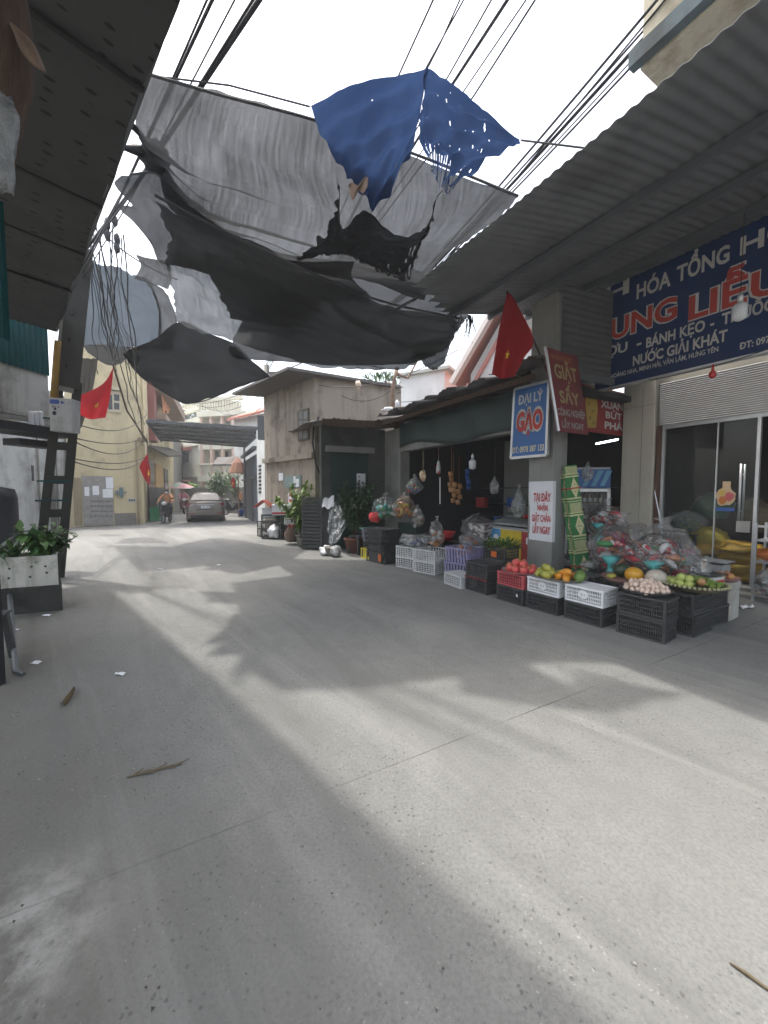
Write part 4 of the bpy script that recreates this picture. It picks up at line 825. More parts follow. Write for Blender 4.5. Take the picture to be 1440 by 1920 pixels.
b = MB(); a, c = at(-80, 330, 2.9), at(-42, 615, 2.9); corr(b, V((a.x, a.y, c.z)), V((c.x - a.x, .25, 0)), Z1 * (a.z - c.z), 4, .015, 6); tag(b.build('metal_panel', M_teal), 'dark teal ribbed metal panel at the left edge under the awning', 'panel')
b = MB(); a = at(4, 700, 3.0); b.box(a.x - .4, a.x - .13, a.y - .03, a.y + .03, 0, 2.85); tag(b.build('dark_post', M_dark), 'dark steel post at the extreme left of the road', 'post')
# ================================================================ flags
M_flag = sheetmat('red flag cloth', (.36, .018, .024), 0, .45, 40); M_star = flat('yellow star', (.75, .5, .03))
def flag(label, rows, pole, pr=.015, star=(.5, .5, .22, 1.4), dz=.006, seed=0):
    r_ = thing('flag', label, 'flag', pole[0]); pts = [[at(*q) for q in rw] for rw in rows]; f0 = patch(pts); c = (f0(0, .5) + f0(1, .5)) / 2; n = -c.normalized()
    w = (f0(1, .5) - f0(0, .5)).length
    fn = lambda u, v: f0(u, v) + n * (.05 * w * math.sin(u * 9 + v * 2.5 + seed) * (.3 + u))
    b = MB(); b.grid(fn, 24, 24); b.build('flag_cloth', M_flag, r_, world=True, smooth=True)
    su, sv, sr, asp = star; b = MB()
    for sgn in (1, -1):
        c0 = b.v(fn(su, sv) + n * dz * sgn); ring = []
        for k in range(10):
            a = math.pi / 2 + k * math.pi / 5; rr = sr if k % 2 == 0 else sr * .4
            ring.append([b.v(fn(su + math.cos(a) * rr * j / 3, sv - math.sin(a) * rr * asp * j / 3) + n * dz * sgn) for j in (1, 2, 3)])
        for k in range(10):
            A, B = ring[k], ring[(k + 1) % 10]; b.f([c0, A[0], B[0]])
            for j in (0, 1): b.f([A[j], A[j + 1], B[j + 1], B[j]])
    b.build('star', M_star, r_, world=True); b = MB(); b.tube(pole, pr, 6); b.build('flag_pole', M_bark, r_, world=True, smooth=True)
    return r_
flag('red flag with yellow star on a long pole before the yellow house', [[(213, 688, 11.5), (190, 722, 11.4), (128, 750, 11.2)], [(208, 735, 11.5), (184, 752, 11.3), (140, 766, 11.2)], [(198, 783, 11.5), (172, 786, 11.4), (150, 779, 11.2)]], [at(276, 828, 16.6), at(238, 770, 13.5), at(212, 684, 11.5)], .03, (.5, .62, .085, 1.1))
flag('small red flag with yellow star drooping on the corner of the alley house', [[(277, 850, 16.2), (279, 866, 16.1), (282, 880, 16.2)], [(268, 862, 16.2), (276, 882, 16.0), (282, 898, 16.2)], [(261, 876, 16.2), (270, 896, 16.0), (280, 910, 16.2)]], [at(276, 828, 16.6), at(277, 852, 16.2)], .02, (.7, .45, .2, 1.0))
flag('red flag with yellow star hanging limp from a short pole on the grey pillar', [[(951, 550, 5.7), (958, 552, 5.7), (964, 560, 5.7)], [(937, 610, 5.75), (960, 612, 5.65), (1000, 636, 5.75)], [(927, 670, 5.8), (950, 672, 5.65), (982, 672, 5.8)], [(922, 702, 5.8), (945, 710, 5.65), (964, 706, 5.8)]], [RW(.12, -.02, 3.2), at(985, 603, 5.85), at(950, 546, 5.72)], .014, (.5, .62, .075, .8), seed=2)
flag('tiny red flag on the right side of the alley beyond the car', [[(435, 896, 24), (441, 898, 24)], [(433, 905, 24), (440, 908, 24)], [(437, 915, 24), (441, 914, 24)]], [at(441, 940, 24), at(441, 893, 24)], .02, (.5, .5, .25, 1))
# ================================================================ signs on the pillar
def quadfn(TL, TR, BR, BL):
    n = (TR - TL).cross(BL - TL).normalized()
    if n.dot(-TL) < 0: n = -n
    return (lambda u, v: TL.lerp(TR, u).lerp(BL.lerp(BR, u), v)), n
def board(name, label, corners, m, frame=None, th=.03):
    r_ = thing(name, label, 'sign', corners[3]); f, n = quadfn(*corners); b = MB(); q = [f(0, 1), f(1, 1), f(1, 0), f(0, 0)]
    b.hexa([p - n * th for p in q] + [p for p in q]); b.build('sign_panel', m, r_, world=True)
    if frame:
        b = MB()
        for i in range(4): b.bar(q[i] - n * th / 2, q[(i + 1) % 4] - n * th / 2, th * 1.2, th * 1.5, n)
        b.build('frame', frame, r_, world=True)
    return r_, f, n
def words(root, f, n, m, lines, off=.004, bold=.03):
    for s, u0, u1, v, cap in lines: b = MB(); glyphs(b, s, u0, u1, v, cap, bold, 0, fn=lambda p: f(p.x, -p.y) + n * (off + p.z)); b.build('lettering', m, root, world=True)
def RP(px, py, Y): X, z = onR(px, py, Y); return RW(X, Y, z)
r_, f, n = board('rice_sign', 'blue rice seller sign with white and red lettering on the grey pillar', [RP(965, 730, -.14), RP(1029, 714, -.14), RP(1024, 853, -.14), RP(958, 859, -.14)], mat('sign blue', (.02, .12, .36), (.018, .1, .3), 3, .4), M_lsteel, .035)
words(r_, f, n, M_lw, [('ĐẠI LÝ', .16, .86, -.235, .13)]); words(r_, f, n, M_lw, [('GẠO', .1, .9, -.62, .285)], .003, .11); words(r_, f, n, M_lr, [('GẠO', .125, .875, -.615, .265)], .006, .05)
words(r_, f, n, flat('pale yellow lettering', (.6, .58, .4)), [('ĐT: 0978 387 133', .04, .94, -.93, .085)])
r_, f, n = board('laundry_sign', 'tilted dull red laundry sign with yellow and white lettering right of the pillar', [at(1022, 650, 5.55), at(1082, 668, 6.05), at(1104, 815, 6.05), at(1047, 808, 5.55)], mat('sign red', (.22, .035, .04), (.15, .028, .03), 3, .6), None, .03)
b = MB(); b.bar(f(0, 0), f(0, 1), .03, .035); b.build('pale_edge', M_lsteel, r_, world=True)
words(r_, f, n, flat('faded yellow lettering', (.36, .29, .13)), [('GIẶT', .16, .88, -.34, .17), ('SẤY', .2, .84, -.64, .15)]); words(r_, f, n, flat('grey white lettering', (.33, .31, .3)), [('CÔNG NGHIỆP', .06, .96, -.8, .085), ('LẤY NGAY', .14, .86, -.95, .08)])
words(r_, f, n, mat('dull orange', (.4, .13, .05)), [('NHẬN GIẶT', .1, .8, -.12, .06)])
r_, f, n = board('beer_banner', 'red festive banner with a golden beer glass above the drinks fridge', [at(1078, 716, 6.75), at(1170, 737, 7.4), at(1170, 818, 7.4), at(1078, 806, 6.75)], mat('banner red', (.28, .02, .022), (.2, .018, .02), 3, .5), None, .012)
b = MB(); gl = [(.2, -.18), (.42, -.16), (.44, -.5), (.4, -.9), (.24, -.92), (.2, -.5)]; b.poly([f(x, -y) + n * .004 for x, y in gl]); b.mi = 1; b.poly([f(x, -y) + n * .008 for x, y in [(.19, -.12), (.3, -.08), (.43, -.12), (.42, -.24), (.33, -.2), (.2, -.25)]]); b.mi = 2
for (x, y) in ((.26, -.4), (.34, -.55), (.28, -.7), (.36, -.8)): b.poly([f(x + .03 * math.cos(a), -(y + .05 * math.sin(a * 1.0))) + n * .008 for a in range(6)])
b.build('beer_glass', [flat('beer gold', (.4, .27, .05)), flat('beer foam', (.45, .4, .25)), flat('beer shade', (.28, .17, .03))], r_, world=True)
words(r_, f, n, M_lw, [('XUÂN', .5, .97, -.42, .16), ('BỨT', .6, .95, -.64, .15), ('PHÁ', .58, .97, -.88, .16)])
b = MB(); b.poly([f(.3, .02) + n * .004, f(.95, .03) + n * .004, f(.95, .1) + n * .004, f(.3, .09) + n * .004]); b.build('yellow_strip', mat('faded yellow print', (.45, .33, .06), (.25, .05, .03), 40, .6), r_, world=True)
# white laundry notice wrapped round the pillar corner
r_ = thing('paper_notice', 'white paper notice with red capital letters taped round the grey pillar', 'notice', RO, RZ)
xl, zt_ = onR(994, 903, 0); _, zb_ = onR(992, 1011, 0)
def wrapf(X, z, o): return V((X, -o - .003 * abs(math.sin(z * 11 + X * 5)), z)) if X < .13 else V((.14 + o + .004, X - .14, z))
b = MB(); b.grid(lambda u, v: wrapf(xl + .02 * math.sin(v * 5) * (u < .1) + (.2 - xl) * u, zb_ + (zt_ - zb_) * v, .006), 30, 12); b.build('paper', M_paper, r_, solid=.002)
for s, x0, x1, yb, yt in (('TẠI ĐÂY', -.21, .118, 940, 924), ('NHẬN', -.13, .07, 957, 946), ('GIẶT CHĂN', -.235, .118, 978, 965), ('LẤY NGAY', -.215, .12, 1000, 986)):
    b = MB(); za = onR(1015, yb, 0)[1]; zc_ = onR(1015, yt, 0)[1]; glyphs(b, s, x0, x1, za, zc_ - za, .02, 0, fn=lambda p: wrapf(p.x, p.y, .018 + p.z)); b.build('lettering', flat('red ink', (.5, .02, .02)), r_)
# ================================================================ crates
C_blk = mat('black crate plastic', (.034, .036, .038), (.06, .062, .062), 9, .38, .1); C_wht = mat('white crate plastic', (.78, .79, .81), (.66, .66, .68), 8, .5); C_gry = mat('grey white crate plastic', (.58, .59, .59), (.44, .44, .43), 6, .6)
C_red = mat('pink red crate plastic', (.5, .09, .1), (.4, .07, .08), 7, .5); C_vio = mat('violet crate plastic', (.3, .28, .45), (.24, .22, .38), 6, .5); C_yel = mat('yellow plastic', (.5, .42, .03), None, 6, .5)
def crate(label, loc, rz, m, L=.46, W=.32, H=.225, nx=20, ny=12, rows=4, th=.009, bar=.007, lid=None, badge=None, flare=.0, solid=False, group='fruit crates stacked along the shop front'):
    b = MB()
    def side(P, d, n, cnt):
        Ln = d.length; u = d.normalized(); f = lambda s, z, o: P + u * s + n * (o + flare * z / H) + Z1 * z
        for k in range(rows + 1):
            z0 = k / rows * (H - .03); hb = .022 if k in (0, rows) else .009
            if k == rows: z0 = H - .026; hb = .024
            o = .006 if k == rows else 0
            b.hexa([f(0, z0, o), f(Ln, z0, o), f(Ln, z0, o - th), f(0, z0, o - th), f(0, z0 + hb, o), f(Ln, z0 + hb, o), f(Ln, z0 + hb, o - th), f(0, z0 + hb, o - th)])
        for k in range(cnt + 1):
            s = k / cnt * (Ln - bar); w_ = bar if 0 < k < cnt else .03
            if k == cnt: s = Ln - w_
            b.hexa([f(s, 0.004, -.002), f(s + w_, .004, -.002), f(s + w_, .004, -th + .001), f(s, .004, -th + .001), f(s, H - .02, -.002), f(s + w_, H - .02, -.002), f(s + w_, H - .02, -th + .001), f(s, H - .02, -th + .001)])
    x, y = L / 2, W / 2
    side(V((-x, -y, 0)), V((L, 0, 0)), V((0, -1, 0)), nx); side(V((x, y, 0)), V((-L, 0, 0)), V((0, 1, 0)), nx)
    side(V((x, -y, 0)), V((0, W, 0)), V((1, 0, 0)), ny); side(V((-x, y, 0)), V((0, -W, 0)), V((-1, 0, 0)), ny)
    b.box(-x + .01, x - .01, -y + .01, y - .01, .002, .012)
    o = b.build('plastic_crate', m); o.location = loc; o.rotation_euler = (0, 0, rz); tag(o, label, 'crate', group)
    if lid: bb = MB(); bb.box(-x + .005, x - .005, -y + .005, y - .005, H - .022, H - .008); bb.build('lid_board', lid, o)
    if badge: bb = MB(); bb.prism([(math.cos(a * .393) * .06, math.sin(a * .393) * .05) for a in range(16)], mxy((.0, -y - .001, H * .55), (1, 0, 0), (0, 0, 1)), .008); bb.mi = 1; bb.prism([(math.cos(a * .628) * .012 - .015, math.sin(a * .628) * .02) for a in range(10)], mxy((.0, -y - .008, H * .55), (1, 0, 0), (0, 0, 1)), .003); bb.prism([(math.cos(a * .628) * .012 + .02, math.sin(a * .628) * .015) for a in range(10)], mxy((.0, -y - .008, H * .55), (1, 0, 0), (0, 0, 1)), .003); bb.build('badge', [m, C_gry], o)
    return o
def again(o, label, loc, rz): c = copy_tree(o); return put(c, loc, rz, label)
H_ = .226
k1 = crate('black fruit crate on the ground under the egg tray crate, nearest the camera', RW(1.96, -.84), RZ + .12, C_blk, nx=22, ny=14)
k2 = crate('black lidded crate directly under the tray of eggs', RW(1.965, -.835, H_), RZ + .1, C_blk, nx=22, ny=14, lid=C_blk)
again(k1, 'black crate on the ground under the lime basket stack', RW(2.1, -.27), RZ + math.pi / 2 + .03); again(k1, 'upper black crate holding the basket of guavas and limes', RW(2.09, -.27, H_), RZ + math.pi / 2)
again(k1, 'black crate on the ground just before the tall foam box', RW(2.06, .22), RZ + math.pi / 2 - .04); again(k1, 'upper black crate under the weighing scale', RW(2.05, .22, H_), RZ + math.pi / 2)
again(k1, 'black crate on the ground under the white crate without any plate', RW(1.38, -.92), RZ + .06)
kw = crate('white lidded crate with oval badge, nothing on top, beside the eggs', RW(1.385, -.92, H_), RZ + .06, C_wht, nx=22, ny=12, lid=C_wht, badge=1, H=.2)
again(k1, 'black crate on the ground under the mango plate crate', RW(.86, -.99), RZ + .05); kw2 = copy_tree(kw); put(kw2, RW(.87, -.98, H_), RZ + .05, 'white crate with oval badge carrying the mango plate')
again(k1, 'black crate on the ground under the pink red crate', RW(.38, -1.04), RZ + .03)
crate('pink red crate carrying the plate of pomegranates', RW(.38, -1.03, H_), RZ + .03, C_red, nx=14, ny=9, H=.19)
b = MB(); b.prism([(0, 0), (.03, 0), (.028, .02), (.012, .045), (.002, .02)], Matrix.Translation(RW(.52, -1.215, .12)) @ mxy((0, 0, 0), RX, Z1), .004); tag(b.build('paper_scrap', M_paper), 'white paper scrap stuck on the black crate below the pink one', 'paper')
again(k2, 'black lidded crate with dark red rim line left of the pomegranates', RW(-.28, -1.04, H_), RZ); kk = again(k1, 'black crate on the ground left of the pink crate stack', RW(-.28, -1.05), RZ + .02)
b = MB(); b.box(-.235, .235, -.168, -.16, .2, .222); b.build('red_rim', flat('dark red rim', (.2, .015, .02)), kk)
kg = crate('single pale grey crate on the ground between violet basket and black crates', RW(-.73, -1.13), RZ - .05, C_gry, nx=9, ny=7, rows=5, bar=.014, lid=C_gry, H=.2)
g1 = crate('pale grey lattice crate, lower right of the four grey crates', RW(-1.84, -.9), RZ + .3, C_gry, L=.52, W=.48, nx=8, ny=7, rows=5, bar=.016)
again(g1, 'pale grey lattice crate, upper right of the four grey crates', RW(-1.84, -.9, H_), RZ + .3); again(g1, 'pale grey lattice crate, lower left of the four grey crates', RW(-2.4, -.95), RZ + .3); again(g1, 'pale grey lattice crate, upper left of the four grey crates', RW(-2.4, -.95, H_ * .95), RZ + .28)
kv = crate('lower violet crate behind the single grey crate', RW(-1.12, -.72), RZ + .2, C_vio, L=.5, W=.4, H=.3, nx=7, ny=6, rows=2, bar=.03, flare=.03)
again(kv, 'upper violet crate filled with packed bread', RW(-1.1, -.72, .26), RZ + .15); again(kv, 'violet crate with snack packs at the back beside the bread bag', RW(-1.5, -.2, .2), RZ)
again(k2, 'black crate at the back beneath the box of leafy greens', RW(-.42, -.55, .2), RZ); kl = again(k1, 'black crate with orange sticker heaped with leafy greens', RW(-.42, -.52, .42), RZ); again(k1, 'black crate on the ground at the back below the leafy greens', RW(-.42, -.55), RZ)
b = MB(); b.box(-.06, .06, -.172, -.165, .06, .15); b.build('orange_sticker', flat('orange sticker', (.6, .13, .02)), kl)
again(k1, 'black crate on the ground behind the grey lattice crates', RW(-1.5, -.25), RZ)
again(k1, 'black crate on the ground under the melon tray', RW(1.5, -.42), RZ); again(k2, 'lidded black crate carrying the melon tray', RW(1.52, -.42, H_), RZ); again(k2, 'lidded black crate behind the empty white crate', RW(1.0, -.45, H_), RZ); again(k1, 'black crate on the ground behind the empty white crate', RW(1.0, -.45), RZ)
# left cluster
kf = crate('black crate on the ground with an orange label by the yellow crate', RW(-3.22, -1.22), RZ + .2, C_blk, L=.62, W=.4, H=.24, nx=6, ny=4, rows=2, bar=.09)
b = MB(); b.box(.12, .2, -.212, -.205, .05, .2); b.build('orange_sticker', flat('orange sticker', (.6, .13, .02)), kf)
for k, t in enumerate(('second', 'third', 'fourth', 'topmost')):
    o = crate(t + ' black crate up in the flared stack behind the yellow crate', RW(-3.24 - .02 * k, -1.2, .24 + k * .11), RZ + .2 + .05 * k, C_blk, L=.6, W=.4, H=.16, nx=6, ny=4, rows=2, bar=.09, flare=.05, lid=C_blk)
crate('yellow slatted crate standing on the ground by the flared black stack', RW(-3.75, -1.25), RZ + .3, C_yel, L=.3, W=.3, H=.24, nx=3, ny=3, rows=1, bar=.075)
o = crate('violet grey laundry basket with green rim on a dark stool', RW(-4.0, -1.05, .36), RZ + .2, mat('grey violet plastic', (.24, .24, .3), None, 5, .5), L=.36, W=.3, H=.3, nx=7, ny=6, rows=2, bar=.025, flare=.06)
b = MB(); b.box(-.24, .24, -.22, .22, .29, .315); b.build('green_rim', flat('green rim', (.12, .33, .25)), o)
def stool(label, loc, rz, m, w=.32, h=.36, group=None):
    r_ = thing('stool', label, 'stool', loc, rz, group); b = MB(); b.box(-w / 2, w / 2, -w / 2, w / 2, h - .03, h); b.build('seat', m, r_, bevel=.006)
    for sx in (-1, 1):
        for sy in (-1, 1): b = MB(); b.bar((sx * w * .48, sy * w * .48, 0), (sx * w * .4, sy * w * .4, h - .03), .045, .045); b.build('leg', m, r_)
    return r_
stool('dark plastic stool carrying the violet grey basket', RW(-4.0, -1.05), RZ + .2, C_blk); stool('black stool with nothing on it left of the green rimmed basket', RW(-4.45, -1.2), RZ + .3, C_blk, .34, .46)
# tall nested stack
SX = gp(593, 1029)
o = crate('lowest black crate of the tall nested stack by the plants', SX, -.28, C_blk, L=.6, W=.46, H=.2, nx=14, ny=10, rows=3)
for k in range(1, 14): put(copy_tree(o), SX + V((random.uniform(-.012, .012), random.uniform(-.012, .012), k * .092)), -.28 + random.uniform(-.04, .04), ('topmost' if k == 13 else 'black crate in the middle of the tall nested stack by the plants') + (' crate of the tall nested stack by the plants' if k == 13 else ''), 'crates of the tall nested stack')
# far group by the old house wall
c0 = gp(507, 1009); 
o = crate('black crate on the ground in the far pile by the alley mouth', c0, .3, C_blk, L=.55, W=.4, H=.26, nx=8, ny=6, rows=3, group='black crates in the far pile')
for i, (dx, dy, k) in enumerate(((0, 0, 1), (0, 0, 2), (.62, -.15, 0), (.62, -.12, 1), (.6, -.1, 2), (-.3, .6, 0), (-.3, .62, 1))): put(copy_tree(o), c0 + V((dx, dy, k * .26)), .3 + .06 * i, 'black crate piled by the old house near the alley mouth', 'black crates in the far pile')
w = crate('white plastic crate wedged among the far black crates', c0 + V((.75, -.38, .5)), .3, C_wht, L=.36, W=.26, H=.2, nx=6, ny=5, rows=3, bar=.014)
def foam(label, loc, rz, L, W, H, m=None, stripe=None):
    b = MB(); b.box(-L / 2, L / 2, -W / 2, W / 2, 0, H * .8); o = b.build('foam_box', m or M_paper, bevel=.012); o.location = loc; o.rotation_euler = (0, 0, rz); tag(o, label, 'box')
    b = MB(); b.box(-L / 2 - .01, L / 2 + .01, -W / 2 - .01, W / 2 + .01, H * .8, H); b.build('lid', m or M_paper, o, bevel=.01)
    if stripe: b = MB(); b.box(-L / 2 - .004, L / 2 + .004, -W / 2 - .004, W / 2 + .004, H * .1, H * .28); b.build('red_stripe', stripe, o)
    return o
foam('white foam box with red stripe on top of the far crates', c0 + V((.45, -.1, .78)), .25, .66, .42, .34, None, M_red); foam('small grey white box under the little red roof', c0 + V((-.2, .45, .62)), .3, .4, .3, .36)
b = MB(); q = c0 + V((-.32, .45, 1.0)); x0, x1 = -.26, .26; b.hexa([q + V(p) for p in ((-.3, -.25, 0), (.0, -.25, .22), (.0, .25, .22), (-.3, .25, 0), (-.3, -.25, .04), (.0, -.25, .26), (.0, .25, .26), (-.3, .25, .04))]); b.hexa([q + V(p) for p in ((.0, -.25, .22), (.3, -.25, 0), (.3, .25, 0), (.0, .25, .22), (.0, -.25, .26), (.3, -.25, .04), (.3, .25, .04), (.0, .25, .26))]); tag(b.build('shrine_roof', flat('faded red tin', (.45, .1, .07))), 'small red gabled tin roof set on the far crates', 'roof')
fb = foam('tall stained white carton beside the scale at the right end of the crates', RW(2.1, .6), RZ + .05, .26, .3, .46, wallmat('stained foam', (.5, .5, .46), (.22, .17, .11), .6, 3))
for k in range(3): foam(('lowest', 'middle', 'topmost')[k] + ' white printed carton stacked beside the chest freezer', RW(-1.72 + .02 * k, .25, .42 + k * .16), RZ, .5, .36, .155, mat('printed carton', (.5, .49, .46), (.12, .09, .1), 9, .8, stretch=(1, 1, 2), contrast=.08))
# ================================================================ fruit
def fruitmat(name, a, b_, sc_=6, rough=.35): return mat(name, a, b_, sc_, rough, .05, contrast=.2)
Fm = dict(pom=fruitmat('pomegranate skin', (.6, .055, .07), (.5, .13, .08)), mango=fruitmat('green yellow mango', (.45, .4, .07), (.2, .25, .04)), ripe=fruitmat('ripe orange mango', (.62, .27, .015), (.5, .17, .01)),
          papaya=fruitmat('green papaya', (.14, .24, .05), (.07, .14, .03)), egg=fruitmat('egg shell', (.66, .53, .44), (.58, .44, .35)), guava=fruitmat('guava skin', (.42, .46, .12), (.28, .36, .08)), lime=fruitmat('lime skin', (.17, .24, .03), (.09, .15, .02)),
          yel=fruitmat('yellow melon', (.66, .36, .03), (.5, .24, .02)), pale=fruitmat('pale netted melon', (.55, .5, .42), (.38, .34, .27), 25), dark=fruitmat('dark green melon', (.03, .055, .025), (.015, .03, .012)), tom=fruitmat('blushed fruit', (.42, .17, .09), (.32, .25, .08)), app=fruitmat('apple skin', (.5, .3, .1), (.45, .12, .06)))
M_stem = flat('brown stem', (.12, .08, .04))
def fruit(name, label, cat, loc, r, m, group=None, tip=None, rot=None):
    q = Matrix.Rotation(random.random() * 6.28, 3, 'Z') @ Matrix.Rotation(rot if rot is not None else random.uniform(-.9, .9), 3, 'X')
    b = MB(); b.sph((0, 0, 0), r, 14, 10, q, .06); o = b.build(name, m, smooth=True, recenter=False); o.location = loc
    if tip == 'crown':
        b = MB()
        for k in range(6): a = k * 1.05; d = q @ V((math.cos(a) * .012, math.sin(a) * .012, r * .93)); e = q @ V((math.cos(a) * .022, math.sin(a) * .022, r * 1.28)); b.tube([d, e], [.009, .002], 4)
        b.build('calyx', mat('dry calyx', (.42, .2, .1), None, 9, .7), o)
    elif tip == 'stem':
        rz_ = r[2] if isinstance(r, tuple) else r; b = MB(); b.tube([q @ V((0, 0, rz_ * .95)), q @ V((.004, 0, rz_ * 1.15))], [.005, .004], 5); b.build('stalk', M_stem, o)
    return tag(o, label, cat, group)
def plate(label, loc, r, m, h=.025, name='plate'):
    b = MB(); b.lathe([(r * .1, 0), (r * .8, .002), (r, h), (r * 1.0, h + .006), (r * .8, .012), (r * .1, .01)], 32); o = b.build(name, m, smooth=True, recenter=False); o.location = loc; return tag(o, label, name)
M_tray = mat('scratched aluminium tray', (.3, .29, .27), (.2, .2, .19), 8, .45, metal=.5)
random.seed(31)
# pomegranates
pc = RW(.42, -1.0, H_ + .19); plate('round metal plate holding pomegranates on the pink crate', pc, .27, mat('pink plate', (.4, .2, .19), None, 6, .5))
for i, (x, y, z) in enumerate(((-.17, -.05, 0), (-.08, -.14, 0), (.03, -.16, 0), (.13, -.11, 0), (-.1, .03, 0), (0, -.03, 0), (.1, .0, 0), (-.02, .1, 0), (.1, .11, 0), (-.04, -.07, .075), (.06, -.04, .07), (-.12, .1, 0), (.19, -.02, 0))): fruit('pomegranate', 'red pomegranate on the round plate above the pink crate', 'pomegranate', pc + RX * x + RY * y + Z1 * (.055 + z), .052 + random.random() * .007, Fm['pom'], 'pomegranates on the plate', 'crown')
# mangoes
pc = RW(.95, -.9, H_ + .2); plate('wide dented metal tray with mangoes on the white crate', pc, .33, M_tray)
for i, (x, y, z) in enumerate(((-.26, -.06, 0), (-.18, -.17, 0), (-.16, .02, 0), (-.06, -.2, 0), (-.08, -.08, 0), (-.14, -.08, .07), (-.02, .04, 0), (-.2, .1, 0))): fruit('mango', 'green yellow mango on the left half of the metal tray', 'mango', pc + RX * x + RY * y + Z1 * (.05 + z), (.045, .05, .07), Fm['mango'], 'green yellow mangoes on the tray', 'stem', 1.2)
for i, (x, y, z) in enumerate(((.07, -.12, 0), (.12, -.02, .01), (.19, -.14, 0), (.05, .06, 0), (.16, .08, 0), (.14, -.08, .06))): fruit('mango', 'ripe orange mango on the right half of the metal tray', 'mango', pc + RX * x + RY * y + Z1 * (.048 + z), (.045, .05, .075), Fm['ripe'], 'ripe orange mangoes on the tray', 'stem', 1.2)
fruit('papaya', 'green papaya at the right edge of the mango tray', 'papaya', pc + RX * .26 + RY * .02 + Z1 * .065, (.065, .065, .09), Fm['papaya'], None, 'stem', .8)
# eggs
pc = RW(1.93, -.8, H_ * 2); plate('shallow dark tray full of pale eggs on the nearest black crates', pc, .25, C_blk, .04)
n = 0
for lay, (rad, z) in enumerate(((.235, .045), (.17, .085), (.1, .118))):
    for i in range(-8, 9):
        for j in range(-8, 9):
            x = (i + .5 * (j % 2)) * .052; y = j * .045
            if math.hypot(x, y) < rad - .012: fruit('egg', 'pale egg heaped on the shallow tray', 'egg', pc + RX * (x + random.uniform(-.013, .013)) + RY * (y + random.uniform(-.013, .013)) + Z1 * (z + random.uniform(-.01, .012)), (.024, .024, .03), Fm['egg'], 'eggs on the tray'); n += 1
# melons
pc = RW(1.55, -.42, H_ * 2); plate('low round tray with three melons behind the eggs', pc, .3, mat('pink brown tray', (.3, .17, .14), None, 5, .6), .05)
fruit('melon', 'dark green melon at the left of the melon tray', 'melon', pc - RX * .14 + RY * .1 + Z1 * .1, (.1, .1, .09), Fm['dark'], None, 'stem', 0)
fruit('melon', 'yellow melon in the middle of the melon tray', 'melon', pc + RX * .08 - RY * .04 + Z1 * .1, (.1, .1, .088), Fm['yel'], None, 'stem', 0)
fruit('melon', 'pale melon wrapped in film at the right of the melon tray', 'melon', pc + RX * .3 - RY * .0 + Z1 * .1, (.11, .11, .095), Fm['pale'], None, 'stem', 0)
fruit('mango', 'cut yellow fruit lying before the dark melon', 'fruit', pc - RX * .12 - RY * .16 + Z1 * .06, (.08, .05, .03), Fm['mango'], None, None, 0)
# guava and lime basket
pc = RW(2.12, -.22, H_ * 2 + .012); M_wick = mat('woven bamboo', (.28, .24, .13), (.12, .1, .05), 30, .8, .5)
b = MB(); b.lathe([(.05, 0), (.24, .005), (.3, .06), (.31, .065), (.24, .02), (.05, .015)], 36); o = b.build('woven_basket', M_wick, smooth=True, recenter=False); o.location = pc; tag(o, 'shallow woven basket of guavas and limes right of the eggs', 'basket')
b = MB()
for k in range(46): a = k / 46 * 6.283; b.sph((math.cos(a) * .31, math.sin(a) * .31, .064), .017, 6, 4)
b.build('braided_rim', mat('braid', (.45, .43, .27), (.2, .2, .1), 20, .8), o, smooth=True)
for (x, y, z) in ((-.2, -.1, 0), (-.2, .02, 0), (-.12, -.02, 0), (-.15, -.17, 0), (-.1, .1, 0), (-.16, -.05, .06), (-.1, -.1, .05), (-.05, .04, .03), (-.2, .1, 0)): fruit('guava', 'pale green guava in the woven basket', 'guava', pc + RX * y * -1 * .9 + RY * x * .9 * 1 + Z1 * (.075 + z) if False else pc + V((x, y * .8, .075 + z)), (.042, .042, .047), Fm['guava'], 'guavas in the basket', 'stem')
fruit('guava', 'single brownish blushed fruit between the guavas and the limes', 'fruit', pc + V((.0, -.12, .1)), .042, Fm['tom'])
for i in range(62):
    a, r_ = random.random() * 6.28, math.sqrt(random.random()) * .18; fruit('lime', 'small green lime in the woven basket', 'lime', pc + V((.09 + math.cos(a) * r_ * .95, math.sin(a) * r_ * 1.1, .055 + random.random() * .035 + .03 * (1 - r_ / .18))), .021 + random.random() * .003, Fm['lime'], 'limes in the basket')
pc = RW(2.1, .6, .47); plate('small plate of apples on the tall stained carton', pc, .17, mat('pink plate', (.4, .2, .19), None, 6, .5))
for (x, y) in ((-.06, -.05), (.04, -.06), (0, .04), (.09, .03), (-.09, .05)): fruit('apple', 'yellow red apple on the plate over the stained carton', 'apple', pc + V((x, y, .05)), .042, Fm['app'], 'apples on the carton', 'stem')
# leafy greens
def leaves(mb, c, rad, n, ln, wd, up=.5, seed=0, droop=.4):
    random.seed(seed)
    for i in range(n):
        a = random.random() * 6.283; rr = math.sqrt(random.random()); p = V(c) + V((math.cos(a) * rad[0] * rr, math.sin(a) * rad[1] * rr, random.random() * rad[2]))
        d = V((math.cos(a) + random.uniform(-.5, .5), math.sin(a) + random.uniform(-.5, .5), random.uniform(-.2, up * 2))).normalized(); l = ln * random.uniform(.6, 1.2); w = wd * random.uniform(.6, 1.2); s = d.cross(Z1)
        s = (s.normalized() if s.length > .01 else V((1, 0, 0))); nn = s.cross(d); m1 = p + d * l * .5 + nn * l * .06; e = p + d * l - Z1 * l * droop * random.random()
        mb.f([mb.v(q) for q in (p, m1 - s * w / 2 - nn * w * .2, e)]); mb.f([mb.v(q) for q in (p, e, m1 + s * w / 2 - nn * w * .2)])
